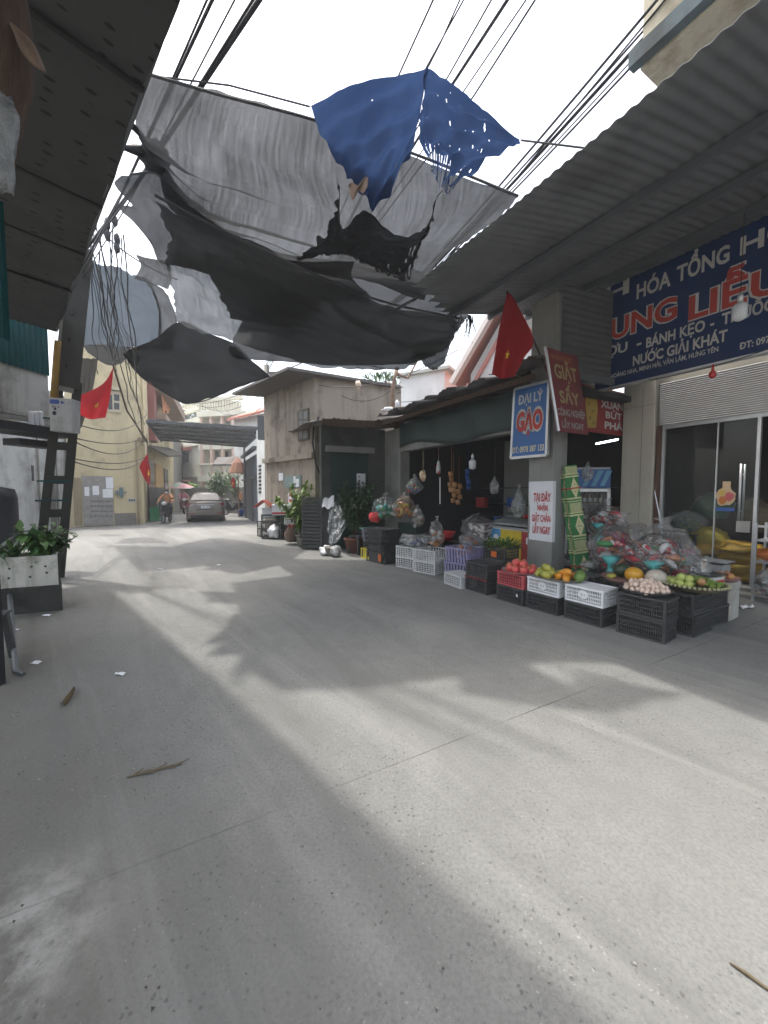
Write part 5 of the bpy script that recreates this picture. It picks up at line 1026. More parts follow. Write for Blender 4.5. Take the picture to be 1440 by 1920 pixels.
def leafmat(name, a, b_): 
    m = mat(name, a, b_, 3, .45, detail=2); n = m.node_tree; p = n.nodes['Principled BSDF']
    oi = n.nodes.new('ShaderNodeNewGeometry'); r = n.nodes.new('ShaderNodeMix'); r.data_type = 'RGBA'; n.links.new(oi.outputs['Random Per Island'], r.inputs[0]); r.inputs[6].default_value = (*a, 1); r.inputs[7].default_value = (*b_, 1); n.links.new(r.outputs[2], p.inputs['Base Color'])
    p.inputs['Transmission Weight'].default_value = 0; return m
Lf = dict(dk=leafmat('dark leaf', (.02, .05, .018), (.035, .085, .03)), md=leafmat('mid leaf', (.035, .1, .025), (.09, .17, .04)), lt=leafmat('yellow green leaf', (.11, .2, .03), (.2, .29, .05)), gr=leafmat('salad leaf', (.05, .11, .025), (.13, .2, .05)))
b = MB(); leaves(b, RW(-.42, -.5, .6), (.24, .2, .12), 200, .13, .07, .6, 2); tag(b.build('leafy_greens', Lf['gr'], recalc=False), 'heap of loose green leaf vegetables in the black crate by the freezer', 'vegetables')
# ================================================================ clear bags, sacks and packs
M_film = clearmat('clear crinkled film', (.985, .99, .99), .34, .08, .02, 1.1); M_fog = clearmat('cloudy film', (.75, .78, .78), .35, .2, .16, 1.0)
def bag(name, label, cat, c, r, cols, n=14, film=None, tie=True, seed=0, chunk=.35, cone=.0, group=None, rz=0, slices=False, inner=.62):
    random.seed(seed); r_ = thing(name, label, cat, c, rz, group); rx, ry, rz_ = r
    b = MB()
    sh = lambda p: V((p.x * (1 - cone * max(0, p.z / rz_)), p.y * (1 - cone * max(0, p.z / rz_)), p.z)) + V((noise.noise(p * (5 / rx * .4) + V((seed, 0, 0))), noise.noise(p * (5 / rx * .4) + V((0, seed, 0))), noise.noise(p * (4 / rx * .4)))) * rx * .22 + V((noise.noise(p * (9 / rx * .4) + V((seed, 3, 0))), noise.noise(p * (9 / rx * .4) + V((3, seed, 0))), noise.noise(p * (9 / rx * .4)))) * rx * .12
    b.sph((0, 0, rz_), r, 40, 28, None, .12, sh)
    if tie: b.tube([(0, 0, 2 * rz_ * .96), (.01, 0, 2 * rz_ * 1.08), (.0, 0, 2 * rz_ * 1.16)], [rx * .22, rx * .08, rx * .3], 9)
    b.build('film', film or M_film, r_, smooth=True)
    mbs = {}
    for i in range(n):
        k = random.choice(cols); b = mbs.setdefault(k, MB()); a = random.random() * 6.28; q = math.sqrt(random.random()) * inner; s = min(r) * chunk * random.uniform(.7, 1.2); z = random.uniform(.25, 1.35)
        p = V((math.cos(a) * q * rx, math.sin(a) * q * ry, rz_ * z)); rot = Matrix.Rotation(random.random() * 6.28, 3, 'Z') @ Matrix.Rotation(random.random() * 3, 3, 'X')
        if slices: b.tube([p + rot @ V((math.cos(t) * s, math.sin(t) * s, 0)) for t in (0, .5, 1, 1.5, 2, 2.5)], [s * .1, s * .32, s * .4, s * .4, s * .32, s * .1], 7)
        else: b.sph(p, (s, s * random.uniform(.5, .9), s * random.uniform(.4, .8)), 8, 6, rot, .5)
    for k, b in mbs.items(): b.build('contents', k, r_, smooth=True)
    return r_
fm = lambda nme, c: mat(nme, c, tuple(x * .7 for x in c), 6, .45)
c_or, c_rd, c_wh, c_tq, c_bl, c_gn, c_ye, c_br, c_mr = fm('pack orange', (.55, .16, .03)), fm('pack red', (.42, .02, .03)), fm('pack white', (.55, .55, .55)), fm('pack turquoise', (.08, .42, .4)), fm('pack blue', (.03, .1, .36)), fm('pack green', (.06, .25, .08)), fm('pack yellow', (.5, .38, .04)), fm('pack bread', (.42, .2, .07)), fm('pack maroon', (.2, .02, .05))
tbl = thing('low_table', 'low dark table behind the crates carrying the wrapped fruit baskets', 'table', RW(1.45, .25), RZ); b = MB(); b.box(-.55, .35, -.22, .25, .32, .36); b.build('tabletop', C_blk, tbl)
for sx in (-.5, .3):
    for sy in (-.18, .2): b = MB(); b.box(sx - .02, sx + .02, sy - .02, sy + .02, 0, .32); b.build('leg', C_blk, tbl)
def gift(label, loc, r, seed, rz=0):
    g_ = bag('gift_basket', label, 'gift basket', loc, r, [c_or, c_or, c_rd, c_rd, c_mr, c_wh, c_gn], 40, None, True, seed, .31, .25, None, rz, True)
    b = MB(); b.lathe([(.05, 0), (.1, .02), (.04, .12), (.04, .2), (.12, .3), (.02, .32)], 12, (0, -r[1] * .72, 0)); b.build('turquoise_stand', c_tq, g_, smooth=True)
    b = MB(); n_ = 28; R_ = r[2] * .72; b.tube([V((math.cos(i / n_ * 6.283) * R_, -r[1] * .55, r[2] * 1.05 + math.sin(i / n_ * 6.283) * R_)) for i in range(n_ + 1)], .008, 6); b.build('hoop', C_blk, g_, smooth=True)
    random.seed(seed + 1); b = MB()
    for i in range(9):
        a = random.uniform(.4, 2.7); p = V((math.cos(a) * r[0] * .55, -r[1] * .72, r[2] * 1.0 + math.sin(a) * r[2] * .4)); q = p + V((.12, 0, -.1)) * random.uniform(.5, 1); b.bar(p, q, .018, .03)
    b.build('striped_ribbon', mat('red white ribbon', (.6, .6, .6), (.5, .03, .05), 22, .3, contrast=.03), g_); return g_
gift('left of the two cellophane fruit baskets behind the melons', RW(1.14, .12, .36), (.42, .3, .38), 3, RZ); gift('right of the two cellophane fruit baskets, with dark red slices, beside the scale', RW(1.62, .22, .36), (.48, .3, .37), 14, RZ)
gift('upper cellophane fruit basket hanging between the green mats and the cream pillar', RW(.42, 1.0, .72), (.3, .28, .3), 9, RZ); stool('dark stool beneath the upper fruit basket', RW(.42, 1.0), RZ, C_blk, .34, .72)
b = MB(); b.sph(RW(.85, -.12, .5), (.14, .1, .05), 10, 8, None, .6); tag(b.build('film_roll', M_fog, smooth=True), 'crumpled clear bag at the foot of the green mats', 'bag')
hangs = 'bags hung at the grocery front'
bag('hanging_bag', 'big clear bag of turquoise packets hung on the shed pillar', 'bag', at(722, 975, 8.9), (.3, .2, .27), [c_tq, c_tq, c_gn, c_wh], 34, None, True, 21, .36, .3)
bag('hanging_bag', 'big clear bag of yellow and orange snacks hung beside the turquoise one', 'bag', at(757, 973, 8.8), (.27, .2, .27), [c_ye, c_or, c_or, c_br, c_ye], 34, None, True, 22, .36, .3)
bag('hanging_bag', 'dusty cloudy bag of pale goods below the yellow snack bag', 'bag', at(782, 988, 8.9), (.18, .16, .22), [c_br, c_wh], 14, M_fog, True, 23, .4, .3)
bag('hanging_bag', 'bag of red and blue balls hanging inside the grocery opening', 'bag', at(777, 926, 9.1), (.18, .15, .2), [c_rd, c_bl, c_gn, c_ye], 12, M_fog, True, 24, .42, .4)
bag('hanging_bag', 'clear empty bag with a toy hanging left of the pillar', 'bag', at(972, 972, 6.9), (.13, .12, .26), [c_wh, c_ye], 6, M_fog, True, 25, .3, .5)
bag('hanging_bag', 'small clear bag with red and blue labels hanging right of the mats', 'bag', at(1101, 902, 6.6), (.1, .06, .14), [c_bl, c_rd, c_wh], 12, M_fog, True, 26, .4, .4)
bag('bread_bag', 'tall clear bag of long brown bread standing on the grey crates', 'bag', RW(-1.75, -.85, H_ * 2), (.15, .13, .27), [c_br, c_br, c_or, c_wh], 30, None, True, 27, .42, .25)
bag('snack_bag', 'clear bag of brown bread lying in the violet crate', 'bag', RW(-1.1, -.72, .42), (.22, .16, .1), [c_br, c_or, c_wh], 18, None, False, 28, .5, 0)
bag('snack_bag', 'clear bag of pale packs lying over the left grey crates', 'bag', RW(-2.35, -.85, .44), (.36, .2, .11), [c_wh, c_bl, c_wh, c_wh], 26, M_fog, False, 29, .5, 0)
bag('snack_bag', 'clear bag of pinkish packs behind the bread bag', 'bag', RW(-1.5, -.2, .46), (.22, .16, .13), [c_wh, c_or, c_rd], 16, M_fog, False, 30, .5, 0)
bag('black_bag', 'crumpled dark silvery bag behind the bread in the grocery', 'bag', RW(-1.9, .3, .5), (.3, .25, .25), [c_mr, c_rd], 8, clearmat('dark film', (.25, .27, .28), .4, .2, .05, 1.0), True, 31, .4, .2)
bag('red_sack', 'dark red patterned bag deep inside the grocery', 'bag', RW(-2.4, .8, .5), (.35, .25, .25), [c_rd, c_mr], 20, M_fog, False, 32, .45, 0)
b = MB(); b.lathe([(.2, 0), (.26, .18), (.28, .19), (.2, .03)], 16); o = b.build('plastic_basin', M_red, smooth=True, recenter=False); o.location = RW(-2.75, .1, .45); tag(o, 'round red plastic basin on the bench behind the grey crates', 'basin')
b = MB(); b.box(-4.2, -1.3, .3, 1.2, .4, .45); b.box(-4.1, -4.0, .4, 1.1, 0, .4); b.box(-1.5, -1.4, .4, 1.1, 0, .4); bo = b.build('display_bench', C_blk, recenter=False); bo.location = RO; bo.rotation_euler = (0, 0, RZ); tag(bo, 'long dark display bench inside the grocery opening', 'bench')
b = MB(); b.box(-4.3, -3.5, -.15, .1, .35, .75); bo = b.build('wooden_counter', M_green, recenter=False); bo.location = RO; bo.rotation_euler = (0, 0, RZ); tag(bo, 'dark green counter box under the hanging snack bags', 'counter')
b = MB(); b.sph(RW(-3.75, -1.1, .95), (.16, .13, .12), 12, 9, None, .5); tag(b.build('red_bag', M_red, smooth=True), 'bright red plastic bag lying on the black crates', 'bag')
def hang(name, label, cat, px, py, d, build):
    b = MB(); c = at(px, py, d); build(b, c); b.tube([c + Z1 * .1, c + Z1 * .55], .004, 4); return b
b = hang('foil', '', '', 793, 892, 8.6, lambda b, c: b.sph(c, (.08, .02, .12), 8, 6, None, .4)); tag(b.build('snack_packet', mat('foil pack', (.6, .5, .35), (.3, .18, .1), 9, .25, metal=.6)), 'shiny foil snack packet hanging inside the grocery', 'packet')
b = hang('toy', '', '', 822, 878, 8.2, lambda b, c: (b.lathe([(.01, -.12), (.05, -.1), (.05, .0), (.03, .12), (.01, .16)], 10, c))); tag(b.build('hanging_toy', mat('red white toy', (.5, .06, .06), (.4, .45, .45), 5, .5, contrast=.03), smooth=True), 'red and white toy dangling inside the grocery', 'toy')
for i, (px, py, m_, lb) in enumerate(((850, 925, c_br, 'brown bread packs hanging on a string in the grocery'), (860, 928, c_br, 'brown snack strip hanging beside the brown packs'), (878, 900, c_bl, 'dim blue packet strip hanging left of the bulb'), (846, 905, c_br, 'orange packet hanging above the bread packs'))):
    b = MB(); c = at(px, py, 8.6 + .1 * i)
    for k in range(4): a_ = random.uniform(-.5, .5); q_ = c + V((random.uniform(-.03, .03), 0, .2 - k * .12)); b.prism([(-.05, -.055), (.05, -.06), (.045, .05), (-.05, .055)], mxy(q_, (math.cos(a_), math.sin(a_), .1), (0, .1, 1)), .02)
    b.tube([c + Z1 * .25, c + Z1 * .9], .004, 4); tag(b.build('packet_strip', m_, smooth=True), lb, 'packets')
b = MB(); c = at(927, 912, 8.0); b.lathe([(.07, -.15), (.09, -.1), (.1, .05), (.03, .15), (.015, .22)], 12, c); b.tube([c + Z1 * .2, c + Z1 * .8], .004, 4); tag(b.build('hanging_cover', M_fog, smooth=True), 'dim translucent dome hanging deep in the grocery', 'cover')
b = MB(); b.tube([at(825, 945, 8.4), at(825, 895, 8.4)], .015, 6); tag(b.build('pole_rack', M_lsteel), 'thin pale pole standing among the hanging goods', 'pole')
random.seed(44)
for i in range(22):
    X = random.uniform(-4.2, -.6); Y = random.uniform(1.4, 3.0); z = .5 + random.random() * .9; b = MB(); s = random.uniform(.1, .2); b.box(-s, s, -s * .7, s * .7, -s, s)
    o = b.build('goods_box', random.choice((c_rd, c_bl, c_mr, c_wh, c_gn, c_br)), recenter=False, bevel=.01); o.location = RW(X, Y, z); o.rotation_euler = (0, 0, RZ + random.uniform(-.4, .4)); tag(o, 'dim carton of goods on the shelves deep inside the grocery', 'carton', 'cartons inside the grocery')
sh = rroot('goods_shelf', 'dark shelving with goods deep inside the grocery', 'shelf')
b = MB()
for z in (.3, .75, 1.2, 1.65): b.box(-4.4, -.5, .9, 3.7, z - .02, z) if z < .4 else b.box(-4.4, -.5, 2.6, 3.7, z - .02, z)
b.build('board', C_blk, sh)
# bulbs
def bulb(label, c, cord, s=1):
    r_ = thing('hanging_bulb', label, 'lamp', c); b = MB(); b.lathe([(.02, -.09 * s), (.055 * s, -.07 * s), (.06 * s, .04 * s), (.035 * s, .07 * s), (.02 * s, .075 * s)], 14); b.build('bulb', mat('white bulb glass', (.6, .62, .64), None, 3, .25), r_, smooth=True)
    b = MB(); b.lathe([(.02 * s, .075 * s), (.024 * s, .13 * s), (.01, .17 * s)], 10); b.build('lamp_holder', M_lsteel, r_, smooth=True); b = MB(); b.tube([(0, 0, .15 * s), (0, 0, cord)], .004, 4); b.build('cord', M_cab, r_); return r_
bulb('white bulb lamp hanging inside the grocery opening', at(886, 870, 7.6), .9, 1.2); bulb('white bulb lamp hanging in front of the blue shop sign', at(1387, 583, 4.2), 1.0, 1.15)
b = MB(); c = at(1336, 702, 4.9); b.sph(c, (.04, .04, .05), 10, 8); b.tube([c, c + Z1 * .12], [.02, .012], 6); tag(b.build('red_bulb', M_red, smooth=True), 'small red lamp bulb under the blue shop sign', 'lamp')
b = MB(); p, q = at(1118, 832, 8.5), at(1158, 824, 7.9); b.tube([p, q], .018, 8); tag(b.build('tube_lamp', mat('lit tube', (.9, .95, 1), (.9, .95, 1), 1, .5, emit=4), smooth=True), 'lit white tube lamp above the drinks fridge', 'lamp')
# chest freezer
fz = thing('chest_freezer', 'ice cream chest freezer with curved lid and yellow, blue and red front', 'freezer', RW(-.92, .6), RZ)
b = MB(); b.box(-.52, .52, -.32, .32, .05, .86); b.build('body', M_white, fz, bevel=.02)
for x0, x1, m_, nme in ((-.515, -.28, fm('freezer blue', (.08, .3, .55)), 'blue_panel'), (-.28, .22, fm('freezer yellow', (.6, .45, .02)), 'yellow_panel'), (.22, .515, fm('freezer red', (.38, .03, .03)), 'red_panel')): b = MB(); b.box(x0, x1, -.326, -.32, .1, .82); b.build(nme, m_, fz)
b = MB(); b.box(.33, .45, -.33, -.326, .6, .72); b.poly([(-.47 + .12 * math.cos(a * .7) * (1 + .3 * (a % 2)) * .6 + .07, -.3275, .6 + .12 * math.sin(a * .7)) for a in range(9)]); b.build('printed_mark', M_paper, fz)
b = MB(); b.grid(lambda u, v: V((-.53 + 1.06 * u, -.34 + .68 * v, .87 + .16 * math.sin(v * 2.6 + .25))), 10, 10); b.build('curved_lid', mat('lid glass', (.17, .18, .18), None, 3, .18), fz, smooth=True, solid=.02)
b = MB(); b.box(-.54, .54, -.35, .35, .84, .875); b.build('rim', mat('grey rim', (.3, .3, .3), None, 3, .4), fz)
for k in range(3): b = MB(); b.sph(RW(-1.1 + k * .25, .7, 1.06), (.14, .1, .06), 10, 8, None, .6); tag(b.build('produce_pile', (Lf['gr'], c_rd, c_ye)[k], smooth=True), ('small heap of greens', 'red wrapped packet', 'yellow packet')[k] + ' lying on the freezer lid', 'goods')
# drinks fridge
fr = thing('drinks_fridge', 'glass door drinks fridge with blue header in the passage behind the mats', 'fridge', RW(-.55, 1.95), RZ + .9)
b = MB(); b.box(-.42, .42, 0, .6, 0, .1); b.box(-.42, .42, .5, .6, .1, 1.95); b.box(-.42, -.37, 0, .5, .1, 1.95); b.box(.37, .42, 0, .5, .1, 1.95); b.box(-.42, .42, 0, .5, 1.95, 2.02)
for z in (.55, .95, 1.3): b.box(-.37, .37, .02, .5, z - .01, z)
b.build('cabinet', mat('fridge grey', (.4, .42, .44), None, 4, .4), fr)
b = MB(); b.box(-.42, .42, -.03, 0, 1.62, 1.98); b.mi = 1
for k in range(3): b.prism([(-.1 + k * .16, 0), (-.02 + k * .16, 0), (.12 + k * .16, .3), (.02 + k * .16, .3)], mxy((0, -.032, 1.65), (1, 0, 0), (0, 0, 1)), .004)
b.build('header', [fm('header blue', (.03, .12, .38)), fm('header cyan', (.12, .36, .55))], fr)
b = MB(); b.box(-.42, -.36, -.04, 0, .1, 1.6); b.box(.36, .42, -.04, 0, .1, 1.6); b.box(-.42, .42, -.04, 0, 1.54, 1.6); b.box(-.42, .42, -.04, 0, .1, .17); b.build('door_frame', M_lsteel, fr)
b = MB(); b.box(-.36, .36, -.025, -.015, .17, 1.54); b.build('glass_door', M_glass, fr)
proto = None
for z in (.55, .95, 1.3):
    for k in range(7):
        if proto is None:
            b = MB(); b.lathe([(.03, 0), (.034, .01), (.034, .15), (.012, .21), (.013, .25), (.004, .25)], 10); proto = b.build('drink_bottle', mat('dark drink', (.06, .05, .045), (.16, .12, .05), 3, .2), None, recenter=False, smooth=True); o = proto; lb = MB(); lb.lathe([(.0345, .04), (.0355, .045), (.0355, .11), (.0345, .115)], 10); lb.build('bottle_label', c_wh, proto, smooth=True)
        else: o = copy_tree(proto)
        o.location = mw(fr) @ V((-.3 + k * .1, .12, z + .002)); tag(o, 'small bottle standing on a shelf of the drinks fridge', 'bottle', 'bottles in the drinks fridge')
# rolled green mats
M_mg = mat('woven green mat', (.035, .22, .065), (.025, .16, .045), 40, .6, .3, stretch=(1, 1, 6)); M_my = mat('mat straw yellow', (.66, .63, .36), (.55, .52, .28), 30, .7, .3); M_mk = flat('mat dark line', (.02, .03, .015)); M_tie = flat('red tie', (.45, .03, .03))
def matroll(label, base, top, w, t, seed):
    d = top - base; H = d.length; r_ = thing('folded_mat', label, 'mat', base); x_ = V((.98, .2, 0)); x_ -= d.normalized() * x_.dot(d.normalized()); M = mxy(base, x_, d); bx = lambda b, x0, x1, z0, z1, o: b.hexa([M @ V(p) for p in ((x0, z0, o), (x1, z0, o), (x1, z0, -t - o), (x0, z0, -t - o), (x0, z1, o), (x1, z1, o), (x1, z1, -t - o), (x0, z1, -t - o))])
    b = MB(); bx(b, -w / 2, w / 2, 0, H, 0); b.build('woven_mat', M_mg, r_, world=True, bevel=.012)
    y = MB(); k = MB()
    for c in (.03, .36, .66, .97):
        for o_, h_ in ((-.075, .014), (-.052, .008), (.052, .008), (.075, .014)):
            if 0 < c + o_ / 1.0 * .9 < .995: bx(y, -w / 2 - .002, w / 2 + .002, (c + o_ * .9) * H, (c + o_ * .9) * H + h_ * 1.8, .003)
        for i in range(int(w / .022)):
            for j in range(9):
                x = -w / 2 + (i + .5 * (j % 2)) * .022 + .004; z = c * H + (j - 4.5) * .017
                if x + .0175 < w / 2 and 0 < z < H - .02: bx(y, x, x + .0175, z, z + .0125, .003)
    for c in (.19, .51, .815):
        for xx, s in ((.0 if w < .2 else .02, .5),):
            hh, ww = .17, w * .34
            y.prism([(xx - ww, c * H), (xx, c * H - hh), (xx + ww, c * H), (xx, c * H + hh)], M @ Matrix.Translation((0, 0, .002)), .003)
            for (a, e) in ((0, 0), (-.3, 0), (.3, 0), (0, .35), (0, -.35)): k.prism([(xx + a * ww - .007, c * H + e * hh - .007), (xx + a * ww + .007, c * H + e * hh - .007), (xx + a * ww + .007, c * H + e * hh + .007), (xx + a * ww - .007, c * H + e * hh + .007)], M @ Matrix.Translation((0, 0, .005)), .002)
    y.build('straw_pattern', M_my, r_, world=True); k.build('dark_pattern', M_mk, r_, world=True); b = MB()
    for c in (.19, .815): bx(b, -w / 2 - .006, w / 2 + .006, c * H - .012, c * H + .008, .008)
    b.build('tie', M_tie, r_, world=True); return r_
matroll('wider green and straw patterned mat tied with red string against the pillar', gp(1100, 1106), at(1070, 872, 6.1), .23, .045, 1); matroll('narrow edge-on green and straw mat left of the wider one', gp(1084, 1105), at(1054, 875, 6.2), .1, .045, 2)
# weighing scale and price card
sc_ = thing('weighing_scale', 'white and red digital weighing scale on the black crates', 'scale', RW(2.02, .2, H_ * 2), RZ - .25)
b = MB(); b.hexa([(-.17, -.2, 0), (.17, -.2, 0), (.17, .16, 0), (-.17, .16, 0), (-.17, -.15, .09), (.17, -.15, .09), (.17, .16, .11), (-.17, .16, .11)]); b.build('housing', fm('scale white', (.62, .62, .6)), sc_, bevel=.008)
b = MB(); b.hexa([(.165, -.17, .01), (.175, -.17, .01), (.175, .14, .01), (.165, .14, .01), (.165, -.13, .06), (.174, -.13, .06), (.174, .14, .075), (.165, .14, .075)]); b.hexa([(-.16, -.205, .01), (.0, -.205, .01), (.0, -.195, .01), (-.16, -.195, .01), (-.15, -.19, .05), (.0, -.185, .05), (.0, -.18, .05), (-.15, -.18, .05)]); b.build('red_side', M_red, sc_)
b = MB(); b.box(-.19, .19, -.12, .19, .125, .14); b.box(-.03, .03, -.03, .03, .1, .125); b.build('weighing_pan', mat('dark pan', (.05, .05, .052), None, 3, .35), sc_, bevel=.004)
b = MB()
for k in range(2): b.hexa([(.02 + k * .07, -.2, .012), (.08 + k * .07, -.2, .012), (.08 + k * .07, -.19, .012), (.02 + k * .07, -.19, .012), (.02 + k * .07, -.165, .07), (.08 + k * .07, -.165, .07), (.08 + k * .07, -.155, .07), (.02 + k * .07, -.155, .07)])
pieces(b, 'display', M_dglass, sc_)
b = MB(); c = RW(2.05, .24, H_ * 2 + .14); Mc = mxy(c, (.97, .25, 0), (-.02, .1, 1)); b.prism([(-.045, 0), (.045, 0), (.045, .15), (-.045, .15)], Mc, .006); b.mi = 1
for k in range(5): b.prism([(-.03, .03 + k * .022), (.03, .03 + k * .022), (.03, .04 + k * .022), (-.03, .04 + k * .022)], Mc @ Matrix.Translation((0, 0, .006)), .002)
tag(b.build('price_card', [fm('card', (.6, .62, .55)), flat('card print', (.4, .2, .1))]), 'small printed card standing on the weighing scale pan', 'card')
b = MB(); b.box(-.16, .16, -.12, .12, 0, .1); b.box(-.2, .2, -.15, .15, .13, .145); b.box(-.03, .03, -.03, .03, .1, .13); o = b.build('weighing_scale', fm('steel scale', (.35, .36, .36)), recenter=False, bevel=.006); o.location = RW(1.86, .95, .5); o.rotation_euler = (0, 0, RZ); tag(o, 'second grey steel weighing scale behind the white and red one', 'scale'); stool('dark stool under the second scale', RW(1.86, .95), RZ, C_blk, .3, .5)
b = MB(); b.tube([at(1227, 920, 5.6), at(1240, 985, 5.5)], .008, 6); tag(b.build('thin_rod', M_lsteel), 'thin white rod leaning on the brown door jamb', 'rod')
# sacks inside the glass front
def sack(label, loc, r, m, rz=0, group=None, jit=.3):
    b = MB(); b.sph((0, 0, r[2]), r, 18, 12, None, jit, lambda p: V((p.x, p.y, max(p.z, -r[2] * .75))) + V((0, 0, noise.noise(p * 9) * .02))); o = b.build('sack', m, smooth=True, recenter=False); o.location = loc; o.rotation_euler = (0, 0, RZ + rz); return tag(o, label, 'sack', group)
ms_y, ms_g, ms_o, ms_gr = mat('yellow woven sack', (.42, .33, .03), (.32, .24, .02), 30, .6, .3), mat('grey blue sack', (.36, .41, .42), (.25, .3, .31), 12, .6, .3), mat('orange yellow sack', (.5, .3, .02), (.36, .2, .02), 14, .6, .3), mat('dark green bag', (.01, .1, .05), None, 6, .35)
sack('mustard yellow sack on top of the grey sacks inside the glass front', RW(1.1, 2.85, .55), (.3, .25, .2), ms_y); sack('lower yellow sack under the mustard one', RW(1.08, 2.8, .42), (.32, .28, .13), ms_o); sack('pale grey sack at the bottom of the pile inside the glass front', RW(1.1, 2.75, .08), (.34, .28, .13), ms_g); sack('pale grey sack in the middle of the pile inside the glass front', RW(1.08, 2.75, .26), (.33, .27, .11), ms_g)
for k in range(4): sack(('lowest', 'second', 'third', 'topmost')[k] + ' orange yellow sack behind the glass door', RW(1.58, 2.8, .08 + k * .15), (.32, .3, .11), ms_o, .1 * k)
sack('shiny dark green bag on the bench behind the glass', RW(.98, 3.3, 1.0), (.3, .25, .25), ms_gr); sack('brown mesh sack low behind the door handle', RW(1.6, 3.3, .8), (.3, .25, .3), mat('brown mesh', (.16, .13, .08), (.08, .06, .04), 30, .8))
bag('lime_bag', 'open clear bag of limes on a stool behind the glass', 'bag', RW(.85, 2.75, .8), (.28, .24, .2), [fm('lime pack', (.3, .36, .06)), c_gn], 70, M_fog, False, 61, .22, 0); stool('dark stool holding the bag of limes behind the glass', RW(.85, 2.75), RZ, C_blk, .4, .8)
rk = thing('goods_rack', 'wire rack with pink net bags and packets at the right edge', 'rack', RW(2.2, 1.95), RZ)
b = MB(); [b.box(-.2, 1, -.1, .3, z, z + .02) for z in (.08, .55, .85)]; [b.box(x, x + .03, y, y + .03, 0, 1.1) for x in (-.2, .97) for y in (-.1, .27)]; b.build('frame', M_lsteel, rk)
bag('pink_net_bag', 'pink net bag of onions on the lower shelf at the right edge', 'bag', RW(2.22, 1.93, .1), (.24, .16, .2), [fm('onion pink', (.5, .16, .22)), c_wh], 50, M_fog, False, 62, .22, 0)
sack('dull red packets on the upper shelf at the right edge', RW(2.2, 1.95, .57), (.2, .13, .1), c_or)
# ================================================================ car
def ring(y, z0, z1, w0, w1, n=4):
    """rounded section at station y: sill half width w0, top half width w1"""
    r = min(.12, (z1 - z0) * .45); P = [(-w0 * .92, z0), (-w0, z0 + r), (-(w0 + (w1 - w0) * .3), z0 + (z1 - z0) * .55), (-w1, z1 - r), (-w1 + r * 1.1, z1), (0, z1 + .015)]
    P += [(-x, z) for x, z in P[-2::-1]]; return [V((x, y, z)) for x, z in P]
def loft(b, rings):
    vs = [[b.v(p) for p in r_] for r_ in rings]
    for A, B in zip(vs, vs[1:]):
        for k in range(len(A)): b.f([A[k], A[(k + 1) % len(A)], B[(k + 1) % len(A)], B[k]])
    b.f(vs[0]); b.f(vs[-1][::-1]); return b
M_car = mat('bronze silver paint', (.2, .18, .16), (.175, .158, .14), 3, .32, metal=.5); M_gls = mat('car glass', (.012, .014, .016), None, 3, .12, spec=.25); M_tail = mat('tail lamp red', (.3, .02, .02), (.2, .01, .01), 9, .2)
cg = gp(386, 979); car = thing('parked_car', 'bronze silver sedan seen from behind driving into the alley', 'car', cg, R(24))
b = MB(); loft(b, [ring(.0, .34, .82, .74, .72), ring(.05, .24, .96, .84, .78), ring(.28, .2, 1.02, .9, .82), ring(.8, .2, 1.0, .915, .86), ring(1.8, .2, .97, .92, .88), ring(3.2, .2, .94, .915, .86), ring(4.0, .22, .84, .88, .8), ring(4.4, .3, .72, .74, .66)]); b.build('body', M_car, car, smooth=True)
b = MB(); loft(b, [ring(.5, .96, 1.03, .8, .76), ring(1.15, .96, 1.4, .82, .62), ring(1.6, .96, 1.47, .82, .62), ring(2.3, .95, 1.46, .82, .62), ring(3.3, .93, .98, .8, .74)]); cb = b.build('roof', M_car, car, smooth=True)
b = MB(); f_ = lambda x, t: V((x, .5 + .65 * t - .012, 1.03 + .37 * t + .03)); b.poly([f_(-.68, .12), f_(.68, .12), f_(.56, .88), f_(-.56, .88)])
for s in (-1, 1): b.poly([V((s * .83, .95, 1.04)), V((s * .835, 2.9, 1.03)), V((s * .68, 2.2, 1.38)), V((s * .675, 1.4, 1.38))])
b.build('window', M_gls, car)
for s in (-1, 1):
    b = MB(); b.hexa([(s * .36, .01, .8), (s * .8, .05, .82), (s * .86, .22, .84), (s * .36, .1, .8), (s * .36, .02, .88), (s * .79, .05, .96), (s * .86, .22, .95), (s * .36, .1, .88)]); b.build('tail_lamp', M_tail, car)
    b = MB(); b.box(s * .88, s * 1.02, 2.35, 2.45, 1.0, 1.12); b.build('mirror', M_car, car, bevel=.02)
    b = MB(); b.box(s * .5, s * .76, -.012, .02, .42, .46); b.build('reflector', M_tail, car)
    for y in (.85, 3.5):
        ry = Matrix.Rotation(math.pi / 2, 3, 'Y'); b = MB(); b.lathe([(.2, -.1), (.31, -.1), (.33, -.07), (.33, .07), (.31, .1), (.2, .1)], 20, (s * .8, y, .33), ry); w_ = b.build('wheel', M_blk, car, smooth=True); b = MB(); b.lathe([(.02, -.105), (.2, -.105), (.2, .105), (.02, .105)], 14, (s * .8, y, .33), ry); b.build('rim', M_lsteel, w_)
b = MB(); b.box(-.7, .7, -.02, .04, .25, .36); b.box(-.42, .42, -.015, .02, .62, .66); b.build('lower_bumper', M_blk, car)
b = MB(); b.box(-.4, .4, -.012, .01, .86, .885); b.build('chrome_strip', M_lsteel, car)
b = MB(); b.box(-.2, .2, -.025, -.01, .7, .82); pt = b.build('number_plate', M_paper, car); b = MB(); glyphs(b, '30A 528', -.17, .17, .73, .06, .02, .028, mxy((0, 0, 0), (1, 0, 0), (0, 0, 1))); b.build('plate_digits', M_ink, pt)
